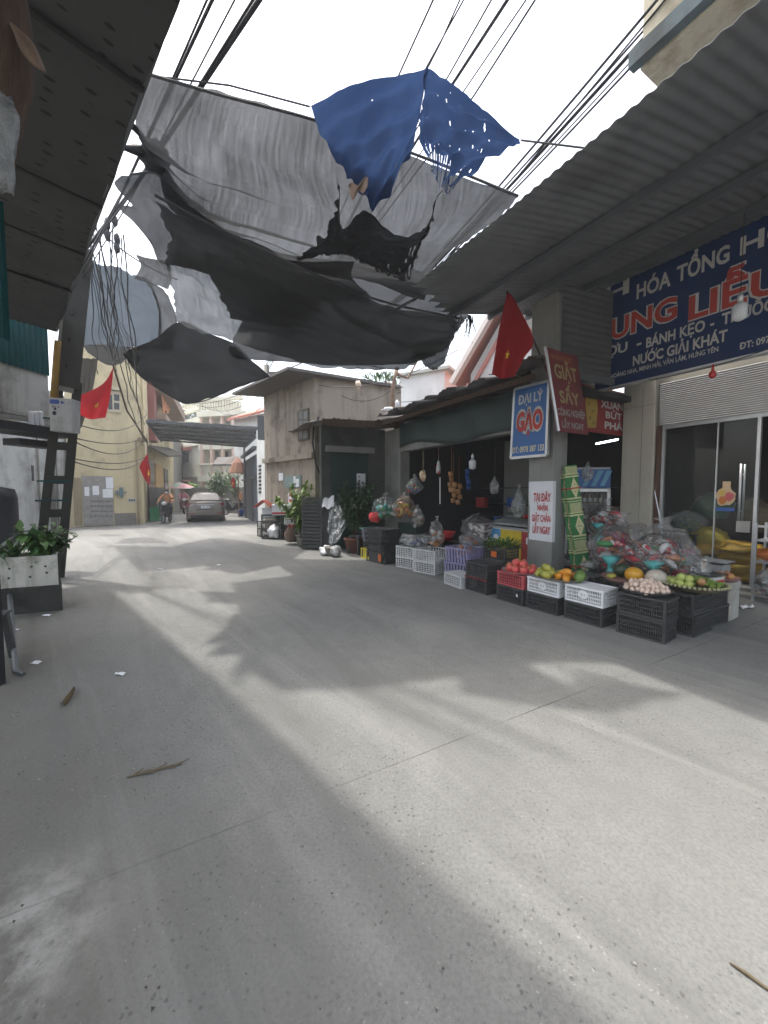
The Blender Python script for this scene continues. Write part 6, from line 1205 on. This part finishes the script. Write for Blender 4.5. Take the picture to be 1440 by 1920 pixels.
# ================================================================ motorbikes and people
def bike(label, loc, rz, m, group=None):
    r_ = thing('motorbike', label, 'motorbike', loc, rz, group); X = Matrix.Rotation(math.pi / 2, 3, 'Y')
    for y in (-.62, .62): b = MB(); b.tube([V((0, y + math.cos(a * .393) * .26, .29 + math.sin(a * .393) * .26)) for a in range(17)], .04, 6, False); w_ = b.build('wheel', M_blk, r_, smooth=True); b = MB(); [b.bar((0, y - .24 * math.cos(a), .29 - .24 * math.sin(a)), (0, y + .24 * math.cos(a), .29 + .24 * math.sin(a)), .015) for a in (0, .8, 1.6, 2.4)]; b.lathe([(.03, -.04), (.06, 0), (.03, .04)], 10, (0, y, .29), X); b.build('rim', M_lsteel, w_)
    b = MB(); loft(b, [[V(p) for p in r] for r in ([(-.1, -.3, .35), (.1, -.3, .35), (.13, -.32, .9), (-.13, -.32, .9)], [(-.13, .0, .3), (.13, .0, .3), (.1, .0, .52), (-.1, .0, .52)], [(-.14, .3, .38), (.14, .3, .38), (.13, .3, .74), (-.13, .3, .74)], [(-.1, .85, .62), (.1, .85, .62), (.08, .9, .76), (-.08, .9, .76)])]); b.hexa([(-.24, -.36, .3), (.24, -.36, .3), (.24, -.3, .3), (-.24, -.3, .3), (-.22, -.46, 1.0), (.22, -.46, 1.0), (.22, -.36, 1.0), (-.22, -.36, 1.0)]); b.build('fairing', m, r_, bevel=.015)
    b = MB(); b.hexa([(-.13, .05, .72), (.13, .05, .72), (.11, .8, .76), (-.11, .8, .76), (-.11, .05, .8), (.11, .05, .8), (.09, .8, .86), (-.09, .8, .86)]); b.build('seat', M_blk, r_, bevel=.02)
    b = MB(); [b.tube([(s * .07, -.62, .29), (s * .08, -.4, .85)], .022, 6) for s in (-1, 1)]; b.tube([(-.33, -.25, 1.0), (-.1, -.36, 1.0), (.1, -.36, 1.0), (.33, -.25, 1.0)], .015, 6); b.build('fork', M_blk, r_, smooth=True)
    b = MB(); b.sph((0, -.44, .96), (.13, .07, .1), 10, 8); h_ = b.build('headlight', mat('lamp glass', (.5, .5, .5), None, 3, .15), r_, smooth=True)
    for s in (-1, 1): b = MB(); b.tube([(s * .26, -.27, 1.0), (s * .34, -.3, 1.18)], .008, 5); b.sph((s * .35, -.3, 1.2), (.05, .015, .035), 8, 6); b.build('mirror', M_blk, r_, smooth=True)
    b = MB(); b.hexa([(-.08, -.82, .42), (.08, -.82, .42), (.08, -.5, .6), (-.08, -.5, .6), (-.08, -.82, .44), (.08, -.82, .44), (.08, -.5, .62), (-.08, -.5, .62)]); b.build('mudguard', m, r_)
    return r_
def skin(J, E, rad, name, m, parent, extra=None):
    me = bpy.data.meshes.new(name); keys = list(J); me.from_pydata([J[k] for k in keys], [(keys.index(a), keys.index(c)) for a, c in E], []); o = bpy.data.objects.new(name, me); COL.objects.link(o); o.modifiers.new('s', 'SKIN')
    for i, k in enumerate(keys):
        v = me.skin_vertices[0].data[i]; q = rad[k]; v.radius = q if isinstance(q, tuple) else (q, q); v.use_root = (i == 0)
    o.modifiers.new('u', 'SUBSURF').levels = 1; dg = bpy.context.evaluated_depsgraph_get(); nm = bpy.data.meshes.new_from_object(o.evaluated_get(dg)); bpy.data.objects.remove(o)
    if extra:
        bm = bmesh.new(); bm.from_mesh(nm); x = MB(); x.bm.free(); x.bm = bm; extra(x); bm.to_mesh(nm); bm.free()
    nm.name = name; nm.materials.clear(); nm.materials.append(m); nm.polygons.foreach_set('use_smooth', [True] * len(nm.polygons)); r_ = bpy.data.objects.new(name, nm); COL.objects.link(r_); r_.parent = parent; return r_
M_skin = flat('skin', (.38, .2, .13), .55); M_hair = flat('black hair', (.015, .012, .01), .6)
def person(label, loc, rz, pose, shirt, trousers, mask=None, hair_long=False, hat=None):
    r_ = thing('person', label, 'person', loc, rz)
    ride = pose == 'ride'
    if ride: P = dict(pel=(0, .3, .9), ch=(0, .2, 1.22), nk=(0, .16, 1.4), hd=(0, .12, 1.5), ht=(0, .13, 1.62), **{k + s: (x * g, y, z) for s, g in (('l', -1), ('r', 1)) for k, x, y, z in (('sh', .18, .18, 1.35), ('el', .3, .0, 1.13), ('wr', .3, -.22, 1.03), ('hp', .1, .28, .86), ('kn', .2, -.1, .78), ('an', .2, .05, .38), ('ft', .2, -.1, .33))})
    else: P = dict(pel=(0, 0, .92), ch=(0, 0, 1.25), nk=(0, 0, 1.44), hd=(0, -.02, 1.54), ht=(0, -.01, 1.66), **{k + s: (x * g, y, z) for s, g in (('l', -1), ('r', 1)) for k, x, y, z in (('sh', .18, .01, 1.38), ('el', .24, .0, 1.12), ('wr', .22, -.14, .95), ('hp', .1, 0, .88), ('kn', .11, -.02, .48), ('an', .11, .02, .08), ('ft', .12, -.14, .04))})
    P = {k: V(v) for k, v in P.items()}; E = [('pel', 'ch'), ('ch', 'nk'), ('nk', 'hd'), ('hd', 'ht')]
    for s in 'lr': E += [('nk', 'sh' + s), ('sh' + s, 'el' + s), ('el' + s, 'wr' + s), ('pel', 'hp' + s), ('hp' + s, 'kn' + s), ('kn' + s, 'an' + s), ('an' + s, 'ft' + s)]
    rad = dict(pel=(.14, .11), ch=(.15, .1), nk=.055, hd=(.085, .095), ht=(.06, .07)); 
    for s in 'lr': rad.update({'sh' + s: .055, 'el' + s: .04, 'wr' + s: .028, 'hp' + s: .085, 'kn' + s: .058, 'an' + s: .038, 'ft' + s: .035})
    def ex(x):
        h = P['hd']; x.sph(h + V((0, -.095, .03)), (.014, .022, .02), 6, 5)
        for s in (-1, 1): x.sph(h + V((s * .088, 0, .03)), (.012, .02, .028), 6, 5)
        for s, g in (('l', -1), ('r', 1)):
            w = P['wr' + s]; d = (w - P['el' + s]).normalized(); sd_ = d.cross(Z1).normalized(); x.sph(w + d * .045, (.035, .045, .025), 8, 6)
            for k in range(4): f0 = w + d * .08 + sd_ * (k - 1.5) * .017; x.tube([f0, f0 + d * (.04 - .004 * abs(k - 1.5)) - Z1 * .01, f0 + d * .045 - Z1 * .04], [.009, .008, .006], 5)
            x.tube([w + d * .03 - sd_ * g * .03, w + d * .07 - sd_ * g * .05, w + d * .09 - sd_ * g * .035 - Z1 * .02], [.01, .009, .007], 5)
    skin(P, E, rad, 'body', M_skin, r_, ex)
    ks = ['pel', 'ch', 'nk', 'shl', 'ell', 'shr', 'elr'] + ['wrl', 'wrr']; q = dict(P); q['nk'] = P['nk'] - V((0, 0, .05))
    for s in 'lr': q['wr' + s] = P['el' + s].lerp(P['wr' + s], .85)
    skin({k: q[k] for k in ks}, [('pel', 'ch'), ('ch', 'nk')] + [e for s in 'lr' for e in (('nk', 'sh' + s), ('sh' + s, 'el' + s), ('el' + s, 'wr' + s))], {k: (tuple(t * 1.15 for t in rad[k]) if isinstance(rad[k], tuple) else rad[k] * 1.35) for k in ks}, 'shirt', shirt, r_)
    ks = ['pel', 'hpl', 'knl', 'anl', 'hpr', 'knr', 'anr']; skin({k: P[k] for k in ks}, [e for s in 'lr' for e in (('pel', 'hp' + s), ('hp' + s, 'kn' + s), ('kn' + s, 'an' + s))], {k: (tuple(t * 1.1 for t in rad[k]) if isinstance(rad[k], tuple) else rad[k] * 1.25) for k in ks}, 'trousers', trousers, r_)
    h = P['hd']; b = MB(); b.sph(h + V((0, .012, .055)), (.1, .108, .1), 12, 9, None, .06, lambda p: V((p.x, max(p.y, -.07 if p.z < .05 else -.11), max(p.z, -.03 if p.y < 0 else -.1)))); b.build('hair', hat or M_hair, r_, smooth=True)
    b = MB(); [b.sph(h + V((s * .034, -.088, .045)), (.012, .008, .007), 6, 5) for s in (-1, 1)]; b.tube([h + V((-.025, -.09, -.03)), h + V((0, -.096, -.032)), h + V((.025, -.09, -.03))], .005, 4); b.build('eyes_and_mouth', M_ink, r_)
    if mask: b = MB(); b.sph(h + V((0, -.045, -.01)), (.075, .06, .05), 10, 8); b.build('face_mask', mask, r_, smooth=True)
    b = MB(); [b.hexa([P['ft' + s] + V(p) for p in ((-.045, -.09, -.04), (.045, -.09, -.04), (.045, .19, -.04), (-.045, .19, -.04), (-.04, -.07, .03), (.04, -.07, .03), (.035, .16, .05), (-.035, .16, .05))]) for s in 'lr']; b.build('shoes', M_blk, r_, bevel=.012)
    return r_
M_org = flat('orange cloth', (.5, .2, .02), .85); M_jean = flat('dark trousers', (.03, .035, .05), .85); M_pnk = flat('pink cloth', (.45, .14, .18), .85)
g1_ = gp(313, 980); bike('dark motorbike ridden toward the camera left of the car', g1_, R(16), M_blk); person('rider in orange jacket and white face mask on the dark motorbike', g1_, R(16), 'ride', M_org, M_jean, M_paper)
g2_ = gp(345, 963); bike('dark motorbike farther up the alley between rider and car', g2_, R(30), flat('maroon fairing', (.12, .02, .03), .4)); person('rider in pink top on the farther motorbike', g2_, R(30), 'ride', M_pnk, M_jean, None)
g3_ = gp(438, 966); bike('black motorbike parked side-on right of the car', g3_, R(-110), M_blk)
person('person in orange shirt standing by the parked motorbike right of the car', gp(455, 963), R(60), 'stand', M_org, M_jean)
b = MB(); p = gp(452, 968); b.lathe([(.16, 0), (.2, .4), (.2, .42), (.15, .03)], 12, p); tag(b.build('blue_bucket', fm('bucket blue', (.03, .1, .42)), smooth=True), 'blue bucket by the foot of the steel fronted shed', 'bucket')
um = thing('sun_umbrella', 'faded pink and green street umbrella far up the alley', 'umbrella', gp(338, 958)); b = MB(); b.lathe([(1.3, 1.75), (.8, 2.0), (.02, 2.25), (.0, 2.24), (.8, 1.98)], 10); b.build('canopy', mat('faded umbrella', (.4, .2, .22), (.15, .25, .2), 1.2, .8, contrast=.05), um); b = MB(); b.tube([(0, 0, 0), (0, 0, 2.3)], .03, 6); b.build('pole', M_lsteel, um)
A, B = at(407, 860, 25), at(448, 858, 24); b = MB(); n_ = V((.1, -.9, 0)); b.hexa([A, B, B + n_ - Z1 * .55, A + n_ - Z1 * .5] + [q + Z1 * .08 for q in (A, B, B + n_ - Z1 * .55, A + n_ - Z1 * .5)]); tag(b.build('tin_canopy', M_roof), 'dark rusty tin canopy in front of the villa', 'canopy')
b = MB(); c = at(446, 868, 23); b.lathe([(.55, -.6), (.3, .0), (.05, .35), (.02, .36)], 9, c); b.tube([c + Z1 * .3, V((c.x, c.y, 0))], .03, 6); tag(b.build('folded_umbrella', mat('brown canvas', (.3, .16, .11), None, 5, .9)), 'half folded brown canvas umbrella beyond the alley post', 'umbrella')
# ================================================================ plants
def blade(b, p, d, L, w, droop, n=6):
    d = V(d).normalized(); s = d.cross(Z1); s = s.normalized() if s.length > .05 else V((1, 0, 0)); pts = []
    for i in range(n + 1): t = i / n; pts.append((V(p) + d * L * t - Z1 * droop * L * t * t, w * math.sin(min(1, t * 1.08 + .08) * math.pi) ** .8 if t < .95 else 0.002))
    vs = [(b.v(q - s * r_ / 2 + Z1 * r_ * .15), b.v(q), b.v(q + s * r_ / 2 + Z1 * r_ * .15)) for q, r_ in pts]
    for (a, c, e), (a2, c2, e2) in zip(vs, vs[1:]): b.f([a, c, c2, a2]); b.f([c, e, e2, c2])
def pot(name, label, loc, r, h, m, cat='pot'):
    b = MB(); b.lathe([(r * .7, 0), (r * .95, h * .85), (r * 1.05, h * .86), (r * 1.05, h), (r * .9, h), (r * .85, h * .85), (r * .1, h * .84)], 18, (0, 0, 0)); o = b.build(name, m, smooth=True, recenter=False); o.location = loc; return tag(o, label, cat)
def shrub(label, loc, h0, rad, stems, n, ln, wd, leaf, seed, lean=(0, 0), droop=.4):
    random.seed(seed); r_ = thing('potted_plant', label, 'plant', V(loc) + Z1 * h0); b = MB(); lv = MB()
    for k in range(stems):
        a = random.random() * 6.28; q = random.uniform(.25, 1); e = V((math.cos(a) * rad[0] * q + lean[0], math.sin(a) * rad[1] * q + lean[1], rad[2] * random.uniform(.45, 1))); P = [V((0, 0, 0)), e * .45 + V((random.uniform(-.05, .05), 0, e.z * .1)), e]; b.tube(P, [.012, .008, .003], 5)
        for j in range(max(1, n // stems)):
            t = random.uniform(.3, 1.05); p = cr(P, t); d = V((random.gauss(0, 1), random.gauss(0, 1), random.gauss(.2, .6))); blade(lv, p, d, ln * random.uniform(.6, 1.25), wd * random.uniform(.7, 1.2), random.uniform(0, droop), 3)
    b.build('stem', M_bark, r_, smooth=True); lv.build('foliage', leaf, r_, recalc=False); return r_
M_pot = wallmat('stained pot', (.26, .25, .22), (.1, .1, .08), .6, 5); M_terra = mat('terracotta', (.22, .08, .05), (.12, .05, .035), 6, .8)
q = gp(567, 1026); pot('flower_pot', 'small grey cement pot in front of the tall crate stack', q, .12, .26, M_pot)
shrub('feathery pale green shrub spreading behind the tall crate stack', gp(567, 1021), .25, (1.05, .6, 1.6), 34, 1700, .21, .08, Lf['lt'], 41, (.22, -.12)); pot('flower_pot', 'grey pot of the pale green shrub behind the crates', gp(567, 1021), .2, .3, M_pot)
random.seed(42); bl = thing('broadleaf_plant', 'plant with long glossy upright leaves by the brown sack', 'plant', gp(530, 1008) + Z1 * .3); b = MB()
for k in range(16): a = random.random() * 6.28; blade(b, V((random.uniform(-.08, .3), random.uniform(-.1, .1), 0)), V((math.cos(a) * .45, math.sin(a) * .3, 1)), random.uniform(.8, 1.35), .24, random.uniform(.1, .5), 8)
b.build('foliage', Lf['md'], bl, recalc=False, smooth=True); b = MB(); [b.tube([(.02 * k, 0, -.05), (.03 * k, .02, .25)], .015, 5) for k in range(-2, 5)]; b.build('stem', Lf['md'], bl)
pot('flower_pot', 'stained cement pot of the long leaved plant', gp(527, 1010), .2, .34, M_pot); shrub('low sparse plant in the small grey pot', q, .24, (.22, .2, .42), 8, 90, .12, .04, Lf['dk'], 43)
tp = gp(664, 1036); pot('flower_pot', 'dark terracotta pot of the bushy tree by the green door', tp, .25, .38, M_terra); shrub('dense dark bushy tree in front of the green door', tp, .36, (.6, .45, 1.45), 40, 1900, .17, .06, Lf['dk'], 44, (.1, 0))
sack('brown woven sack with red onions showing at its open top', gp(547, 1020), (.22, .2, .26), mat('brown woven sack', (.16, .1, .07), (.09, .06, .045), 20, .9, .4), jit=.12); b = MB(); random.seed(3)
for k in range(9): b.sph(gp(547, 1020) + V((random.uniform(-.12, .12), random.uniform(-.1, .1), .5 + random.random() * .05)), .05, 8, 6)
tag(b.build('red_onions', fm('onion red', (.35, .08, .06)), smooth=True), 'red onions in the mouth of the brown sack', 'onions')
sack('crumpled white plastic sack at the foot of the far black crates', gp(513, 1011), (.22, .18, .22), M_fog and mat('white plastic bag', (.6, .61, .62), (.42, .43, .44), 8, .4, .5), jit=.6)
sack('white crumpled bag on the ground left of the stools', gp(612, 1040), (.24, .14, .1), mat('white plastic bag', (1, 1, 1)), jit=.8); 
pot('flower_pot', 'round grey bucket on the ground beside the white bag', gp(619, 1042), .13, .22, M_pot, 'bucket'); sack('grey cloudy bag between the bucket and the dark stool', gp(630, 1044), (.15, .13, .13), mat('grey plastic bag', (.3, .31, .31), (.2, .2, .2), 8, .4, .5), jit=.5)
f = patch([[at(612, 945, 10.1), at(632, 940, 9.9)], [at(616, 965, 10.0), at(648, 968, 9.8)], [at(614, 995, 10.0), at(646, 990, 9.8)], [at(618, 1022, 9.9), at(632, 1018, 9.7)]]); b = MB(); b.grid(lambda u, v: f(u, v) + V((.05 * noise.noise(V((u * 4, v * 7, 0))), -.12 * noise.noise(V((u * 6, v * 7, 4))), 0)), 26, 34); tag(b.build('plastic_drape', M_fog, smooth=True), 'crinkled clear plastic sheet draped beside the tall crate stack', 'plastic sheet')
b = MB(); c = SX + V((.22, -.1, 1.4)); b.grid(lambda u, v: c + V((u * .3, -.05 - .2 * v, .02 - .3 * v * v + .04 * math.sin(u * 9))), 8, 8); tag(b.build('white_sheet', M_paper, smooth=True), 'white plastic flap on top of the tall crate stack', 'plastic sheet')
# planter on the left
Q = gp(118, 1144); Q.z = 0; dl = V((-.93, -.37, 0)); dp = V((-.66, .75, 0))
def pl_box(b, x0, x1, y0, y1, z0, z1): return b.hexa([Q + dl * x + dp * y + Z1 * z for z in (z0, z1) for x, y in ((x0, y0), (x1, y0), (x1, y1), (x0, y1))])
b = MB(); pl_box(b, 0, 2.2, 0, .62, 0, .33); tag(b.build('plinth', M_dconc), 'dark damp concrete plinth under the white planter', 'plinth')
tr = thing('planter_trough', 'white painted concrete trough with rows of drain holes', 'planter', Q + Z1 * .33); b = MB()
for q in ((.03, 2.2, .03, .09), (.03, 2.2, .5, .56), (.03, .09, .09, .5)): pl_box(b, *q, .33, .72)
b.build('trough_wall', wallmat('chipped white paint', (.56, .55, .49), (.14, .13, .1), .75, 5, bump=.6), tr, world=True, bevel=.006); b = MB(); pl_box(b, .09, 2.2, .09, .5, .33, .66); b.build('soil', mat('soil', (.06, .045, .03), None, 12, .95, .8), tr, world=True)
b = MB(); nf = dl.cross(Z1).normalized(); nf = nf if nf.dot(-Q) > 0 else -nf
for (x, z) in ((.15, .5), (.3, .59), (.32, .46), (.52, .58), (.53, .46), (.75, .57), (.76, .45), (.16, .585)): b.prism([(math.cos(a * .7) * .014, math.sin(a * .7) * .014) for a in range(9)], mxy(Q + dl * x + dp * .03 + nf * .001 + Z1 * z, dl, Z1), .002 if True else 0)
b.build('drain_hole', M_dark, tr, world=True)
pt_ = lambda x, y=.28: Q + dl * x + dp * y + Z1 * .66
shrub('bushy seedling with round leaves at the right end of the trough', pt_(.22), 0, (.34, .28, .4), 18, 200, .16, .1, Lf['md'], 51, (.06, -.05), .7); shrub('leafy plant behind the seedling at the pole foot', pt_(.1, .42), 0, (.3, .25, .45), 14, 130, .16, .07, Lf['md'], 52, (.08, 0), .6)
random.seed(53); 
for k, x in enumerate((.75, 1.05, .5)):
    r_ = thing('strap_leaf_plant', ('dark plant with arching strap leaves in the middle of the trough', 'dark strap leaved plant nearest the left frame edge in the trough', 'small thin stemmed plant between the strap leaves and the seedlings')[k], 'plant', pt_(x)); b = MB()
    for j in range((26, 30, 14)[k]): a = random.random() * 6.28; blade(b, (random.uniform(-.05, .05), random.uniform(-.05, .05), 0), (math.cos(a) * .7, math.sin(a) * .6, random.uniform(.5, 1.3)), random.uniform(.4, .75) * (1 if k < 2 else .8), .06, random.uniform(.2, .8), 6)
    b.build('foliage', Lf['dk'] if k < 2 else Lf['md'], r_, recalc=False); b = MB(); [b.tube([(.02 * j, 0, 0), (.03 * j, .02 * j, .25)], .008, 5) for j in (-1, 0, 1)]; b.build('stem', M_bark, r_)
b = MB(); c = at(-14, 1060, 5.6); c.z = .2; b.lathe([(.3, 0), (.31, .02), (.31, .5), (.33, .52), (.31, .54), (.31, 1.25), (.28, 1.38), (.12, 1.42), (.1, 1.5), (.05, 1.5)], 24, c); o = b.build('plastic_drum', mat('black drum', (.018, .018, .022), (.03, .03, .035), 5, .45), smooth=True); tag(o, 'tall black plastic drum behind the planter at the left edge', 'drum')
stool('black plastic stool at the left frame edge in front of the plinth', gp(-40, 1250), .3, C_blk, .34, .45)
b = MB(); b.tube([gp(20, 1150) + Z1 * .25, gp(30, 1262) + Z1 * .02, gp(45, 1268) + Z1 * .02], [.03, .02, .015], 6); tag(b.build('bent_bar', M_steel), 'bent dark metal bar leaning by the stool at the left edge', 'bar')
b = MB(); random.seed(6); c = gp(57, 990); 
for k in range(5): b.sph(c + V((random.uniform(-.3, .3), random.uniform(-.2, .2), .25 + .12 * k * .8)), (.3, .25, .16), 10, 8, None, .7)
tag(b.build('rubbish_heap', mat('pink white plastic', (.6, .55, .55), (.5, .2, .22), 5, .5, contrast=.12), smooth=True), 'heap of white and pink plastic bags by the grey wall', 'rubbish'); b = MB(); b.sph(c + V((-.1, .2, 0)), (.45, .3, .3), 10, 8, None, .4); tag(b.build('stone_block', M_dconc), 'dark block under the rubbish bags', 'block')
# villa garden tree, grass at the wall foot
def tree(label, base, h, r, n, ln, wd, leaf, seed):
    r_ = thing('tree', label, 'tree', base); b = MB(); b.tube([(0, 0, 0), (.05, 0, h * .5), (.0, .05, h * .8)], [.09, .07, .03], 8); random.seed(seed); lv = MB(); cl = [V((random.gauss(0, r * .5), random.gauss(0, r * .4), h * .75 + random.gauss(0, r * .4))) for _ in range(14)]
    for c in cl: b.tube([(.02, 0, h * .45), c], [.04, .01], 5)
    for _ in range(n): c = random.choice(cl); blade(lv, c + V((random.gauss(0, r * .2), random.gauss(0, r * .2), random.gauss(0, r * .18))), V((random.gauss(0, 1), random.gauss(0, 1), random.gauss(0, .6))), ln, wd, .3, 2)
    b.build('trunk', M_bark, r_, smooth=True); lv.build('crown', leaf, r_, recalc=False); return r_
tree('round bright green garden tree over the wall before the villa', at(424, 945, 28) * 1, 2.6, 1.15, 1800, .22, .12, Lf['md'], 61).location.z = 0
tree('small thin garden tree left of the car in front of the villa', V((at(362, 945, 31).x, 31, 0)), 2.3, .6, 500, .2, .1, Lf['lt'], 62); tree('dark tree rising behind the villa on the left', V((at(335, 900, 46).x, 46, 0)), 13, 2.6, 1600, .5, .25, Lf['dk'], 63)
b = MB(); leaves(b, gp(124, 986), (.5, .25, .05), 120, .3, .05, 1.2, 7); tag(b.build('wall_weeds', Lf['md'], recalc=False), 'tuft of weeds at the foot of the pipes by the yellow house', 'weeds')
b = MB(); leaves(b, onW(C1, RR, 715, 714) + V((0, .3, .05)), (.5, .3, .1), 140, .3, .04, 1.6, 8); tag(b.build('roof_weeds', Lf['md'], recalc=False), 'dry weeds growing on the old house roof edge', 'weeds')
b = MB(); c = at(736, 762, 10.2); b.tube([c, c + V((0, 0, .35)), c + V((.05, 0, .75)), c + V((.12, 0, 1.0))], [.05, .06, .045, .05], 7); b.tube([c + V((.1, 0, .85)), c + V((.4, .1, .75)), c + V((.75, .2, 1.4))], [.05, .03, .02], 6); tag(b.build('dead_stump', mat('dead wood', (.3, .22, .16), (.16, .1, .07), 7, .9, .6), smooth=True), 'dead forked branch standing on the grocery roof', 'branch')
b = MB(); b.sph(at(728, 768, 10.1), (.16, .1, .07), 8, 6, None, .5); b.sph(at(745, 757, 10.1), (.06, .05, .1), 8, 6, None, .5); tag(b.build('white_rag', M_paper, smooth=True), 'white rag caught at the foot of the dead branch', 'rag')
b = MB(); c = at(766, 722, 10.6); b.sph(at(672, 722, 11.8), (.09, .05, .12), 8, 6, None, .6); tag(b.build('white_scrap', fm('bone white', (.6, .48, .36)), smooth=True), 'pale scrap hanging on the wire at the old house wall', 'scrap')
# ================================================================ litter
b = MB(); P = [gp(238, 1460), gp(285, 1448), gp(342, 1434)]; b.tube([p + Z1 * .008 for p in P], [.004, .006, .003], 5)
for k in range(9): p = P[0].lerp(P[2], .1 + .09 * k) + Z1 * .008; b.tube([p, p + V((.03 + .02 * (k % 3), .05 - .02 * (k % 4), .006))], [.005, .002], 4)
tag(b.build('dry_twig', mat('dry twig', (.13, .1, .06), None, 9, .9)), 'dry forked twig lying on the road left of centre', 'twig')
b = MB(); b.tube([gp(1368, 1808) + Z1 * .006, gp(1400, 1830) + Z1 * .008, gp(1450, 1866) + Z1 * .006], [.003, .006, .004], 5); tag(b.build('dark_stick', mat('dry twig', (.13, .1, .06))), 'dark stick on the road at the lower right corner', 'stick')
b = MB(); f = patch([[gp(112, 1322), gp(122, 1328)], [gp(124, 1308), gp(133, 1312)], [gp(138, 1294), gp(141, 1296)]]); b.grid(lambda u, v: f(u, v) + Z1 * (.01 + .03 * math.sin(u * 3.1)), 4, 8); tag(b.build('dry_leaf', mat('fallen leaf', (.13, .09, .045), None, 9, .8)), 'curled dry leaf on the road near the left edge', 'leaf')
random.seed(71)
for i, (px, py, s) in enumerate(((226, 1265, .05), (88, 1155, .06), (30, 1182, .05), (68, 1244, .05), (300, 1068, .06), (410, 1060, .05), (1398, 1140, .12))):
    b = MB(); c = gp(px, py); b.grid(lambda u, v: c + V(((u - .5) * s * 1.6, (v - .5) * s, .006 + abs(noise.noise(V((u * 3, v * 3, i)))) * s * .6)), 5, 4); tag(b.build('paper_scrap', M_paper), ('white paper scrap on the open road beside the leaf', 'crumpled paper at the foot of the plinth', 'small scrap before the stool at the left edge', 'pale scrap on the dirt left of the road', 'scrap in the sunlit patch left of centre', 'scrap in the sunlit patch before the car', 'white card on the ground by the shop step')[i], 'litter')
lt = MB()
for i in range(260):
    px = random.uniform(0, 330) if i < 190 else random.uniform(0, 1440); py = random.uniform(1150, 1500) if i < 190 else random.uniform(1300, 1900); c = gp(px, py); s = random.uniform(.003, .008); a = random.random() * 3
    lt.f([lt.v(c + V((math.cos(a + k * 2.1) * s, math.sin(a + k * 2.1) * s, .005 + .004 * (k == 1)))) for k in range(3)])
tag(lt.build('road_grit', mat('grit', (.3, .28, .24), (.05, .045, .04), 30, .9, contrast=.05), recalc=False), 'specks of grit and leaf crumbs scattered over the road', 'grit', kind='stuff')
# ================================================================ the hazy air of the street
b = MB(); b.box(-60, 40, -20, 75, -1, 16); hz_ = b.build('haze', []); hm = bpy.data.materials.new('haze air'); hm.use_nodes = True; n = hm.node_tree; n.nodes.clear(); o_ = n.nodes.new('ShaderNodeOutputMaterial'); pv = n.nodes.new('ShaderNodeVolumePrincipled'); pv.inputs['Color'].default_value = (.95, .96, .97, 1); pv.inputs['Density'].default_value = .0034; n.links.new(pv.outputs[0], o_.inputs['Volume']); hz_.data.materials.append(hm); tag(hz_, 'thin pale haze hanging in the air of the street', 'haze', kind='stuff')
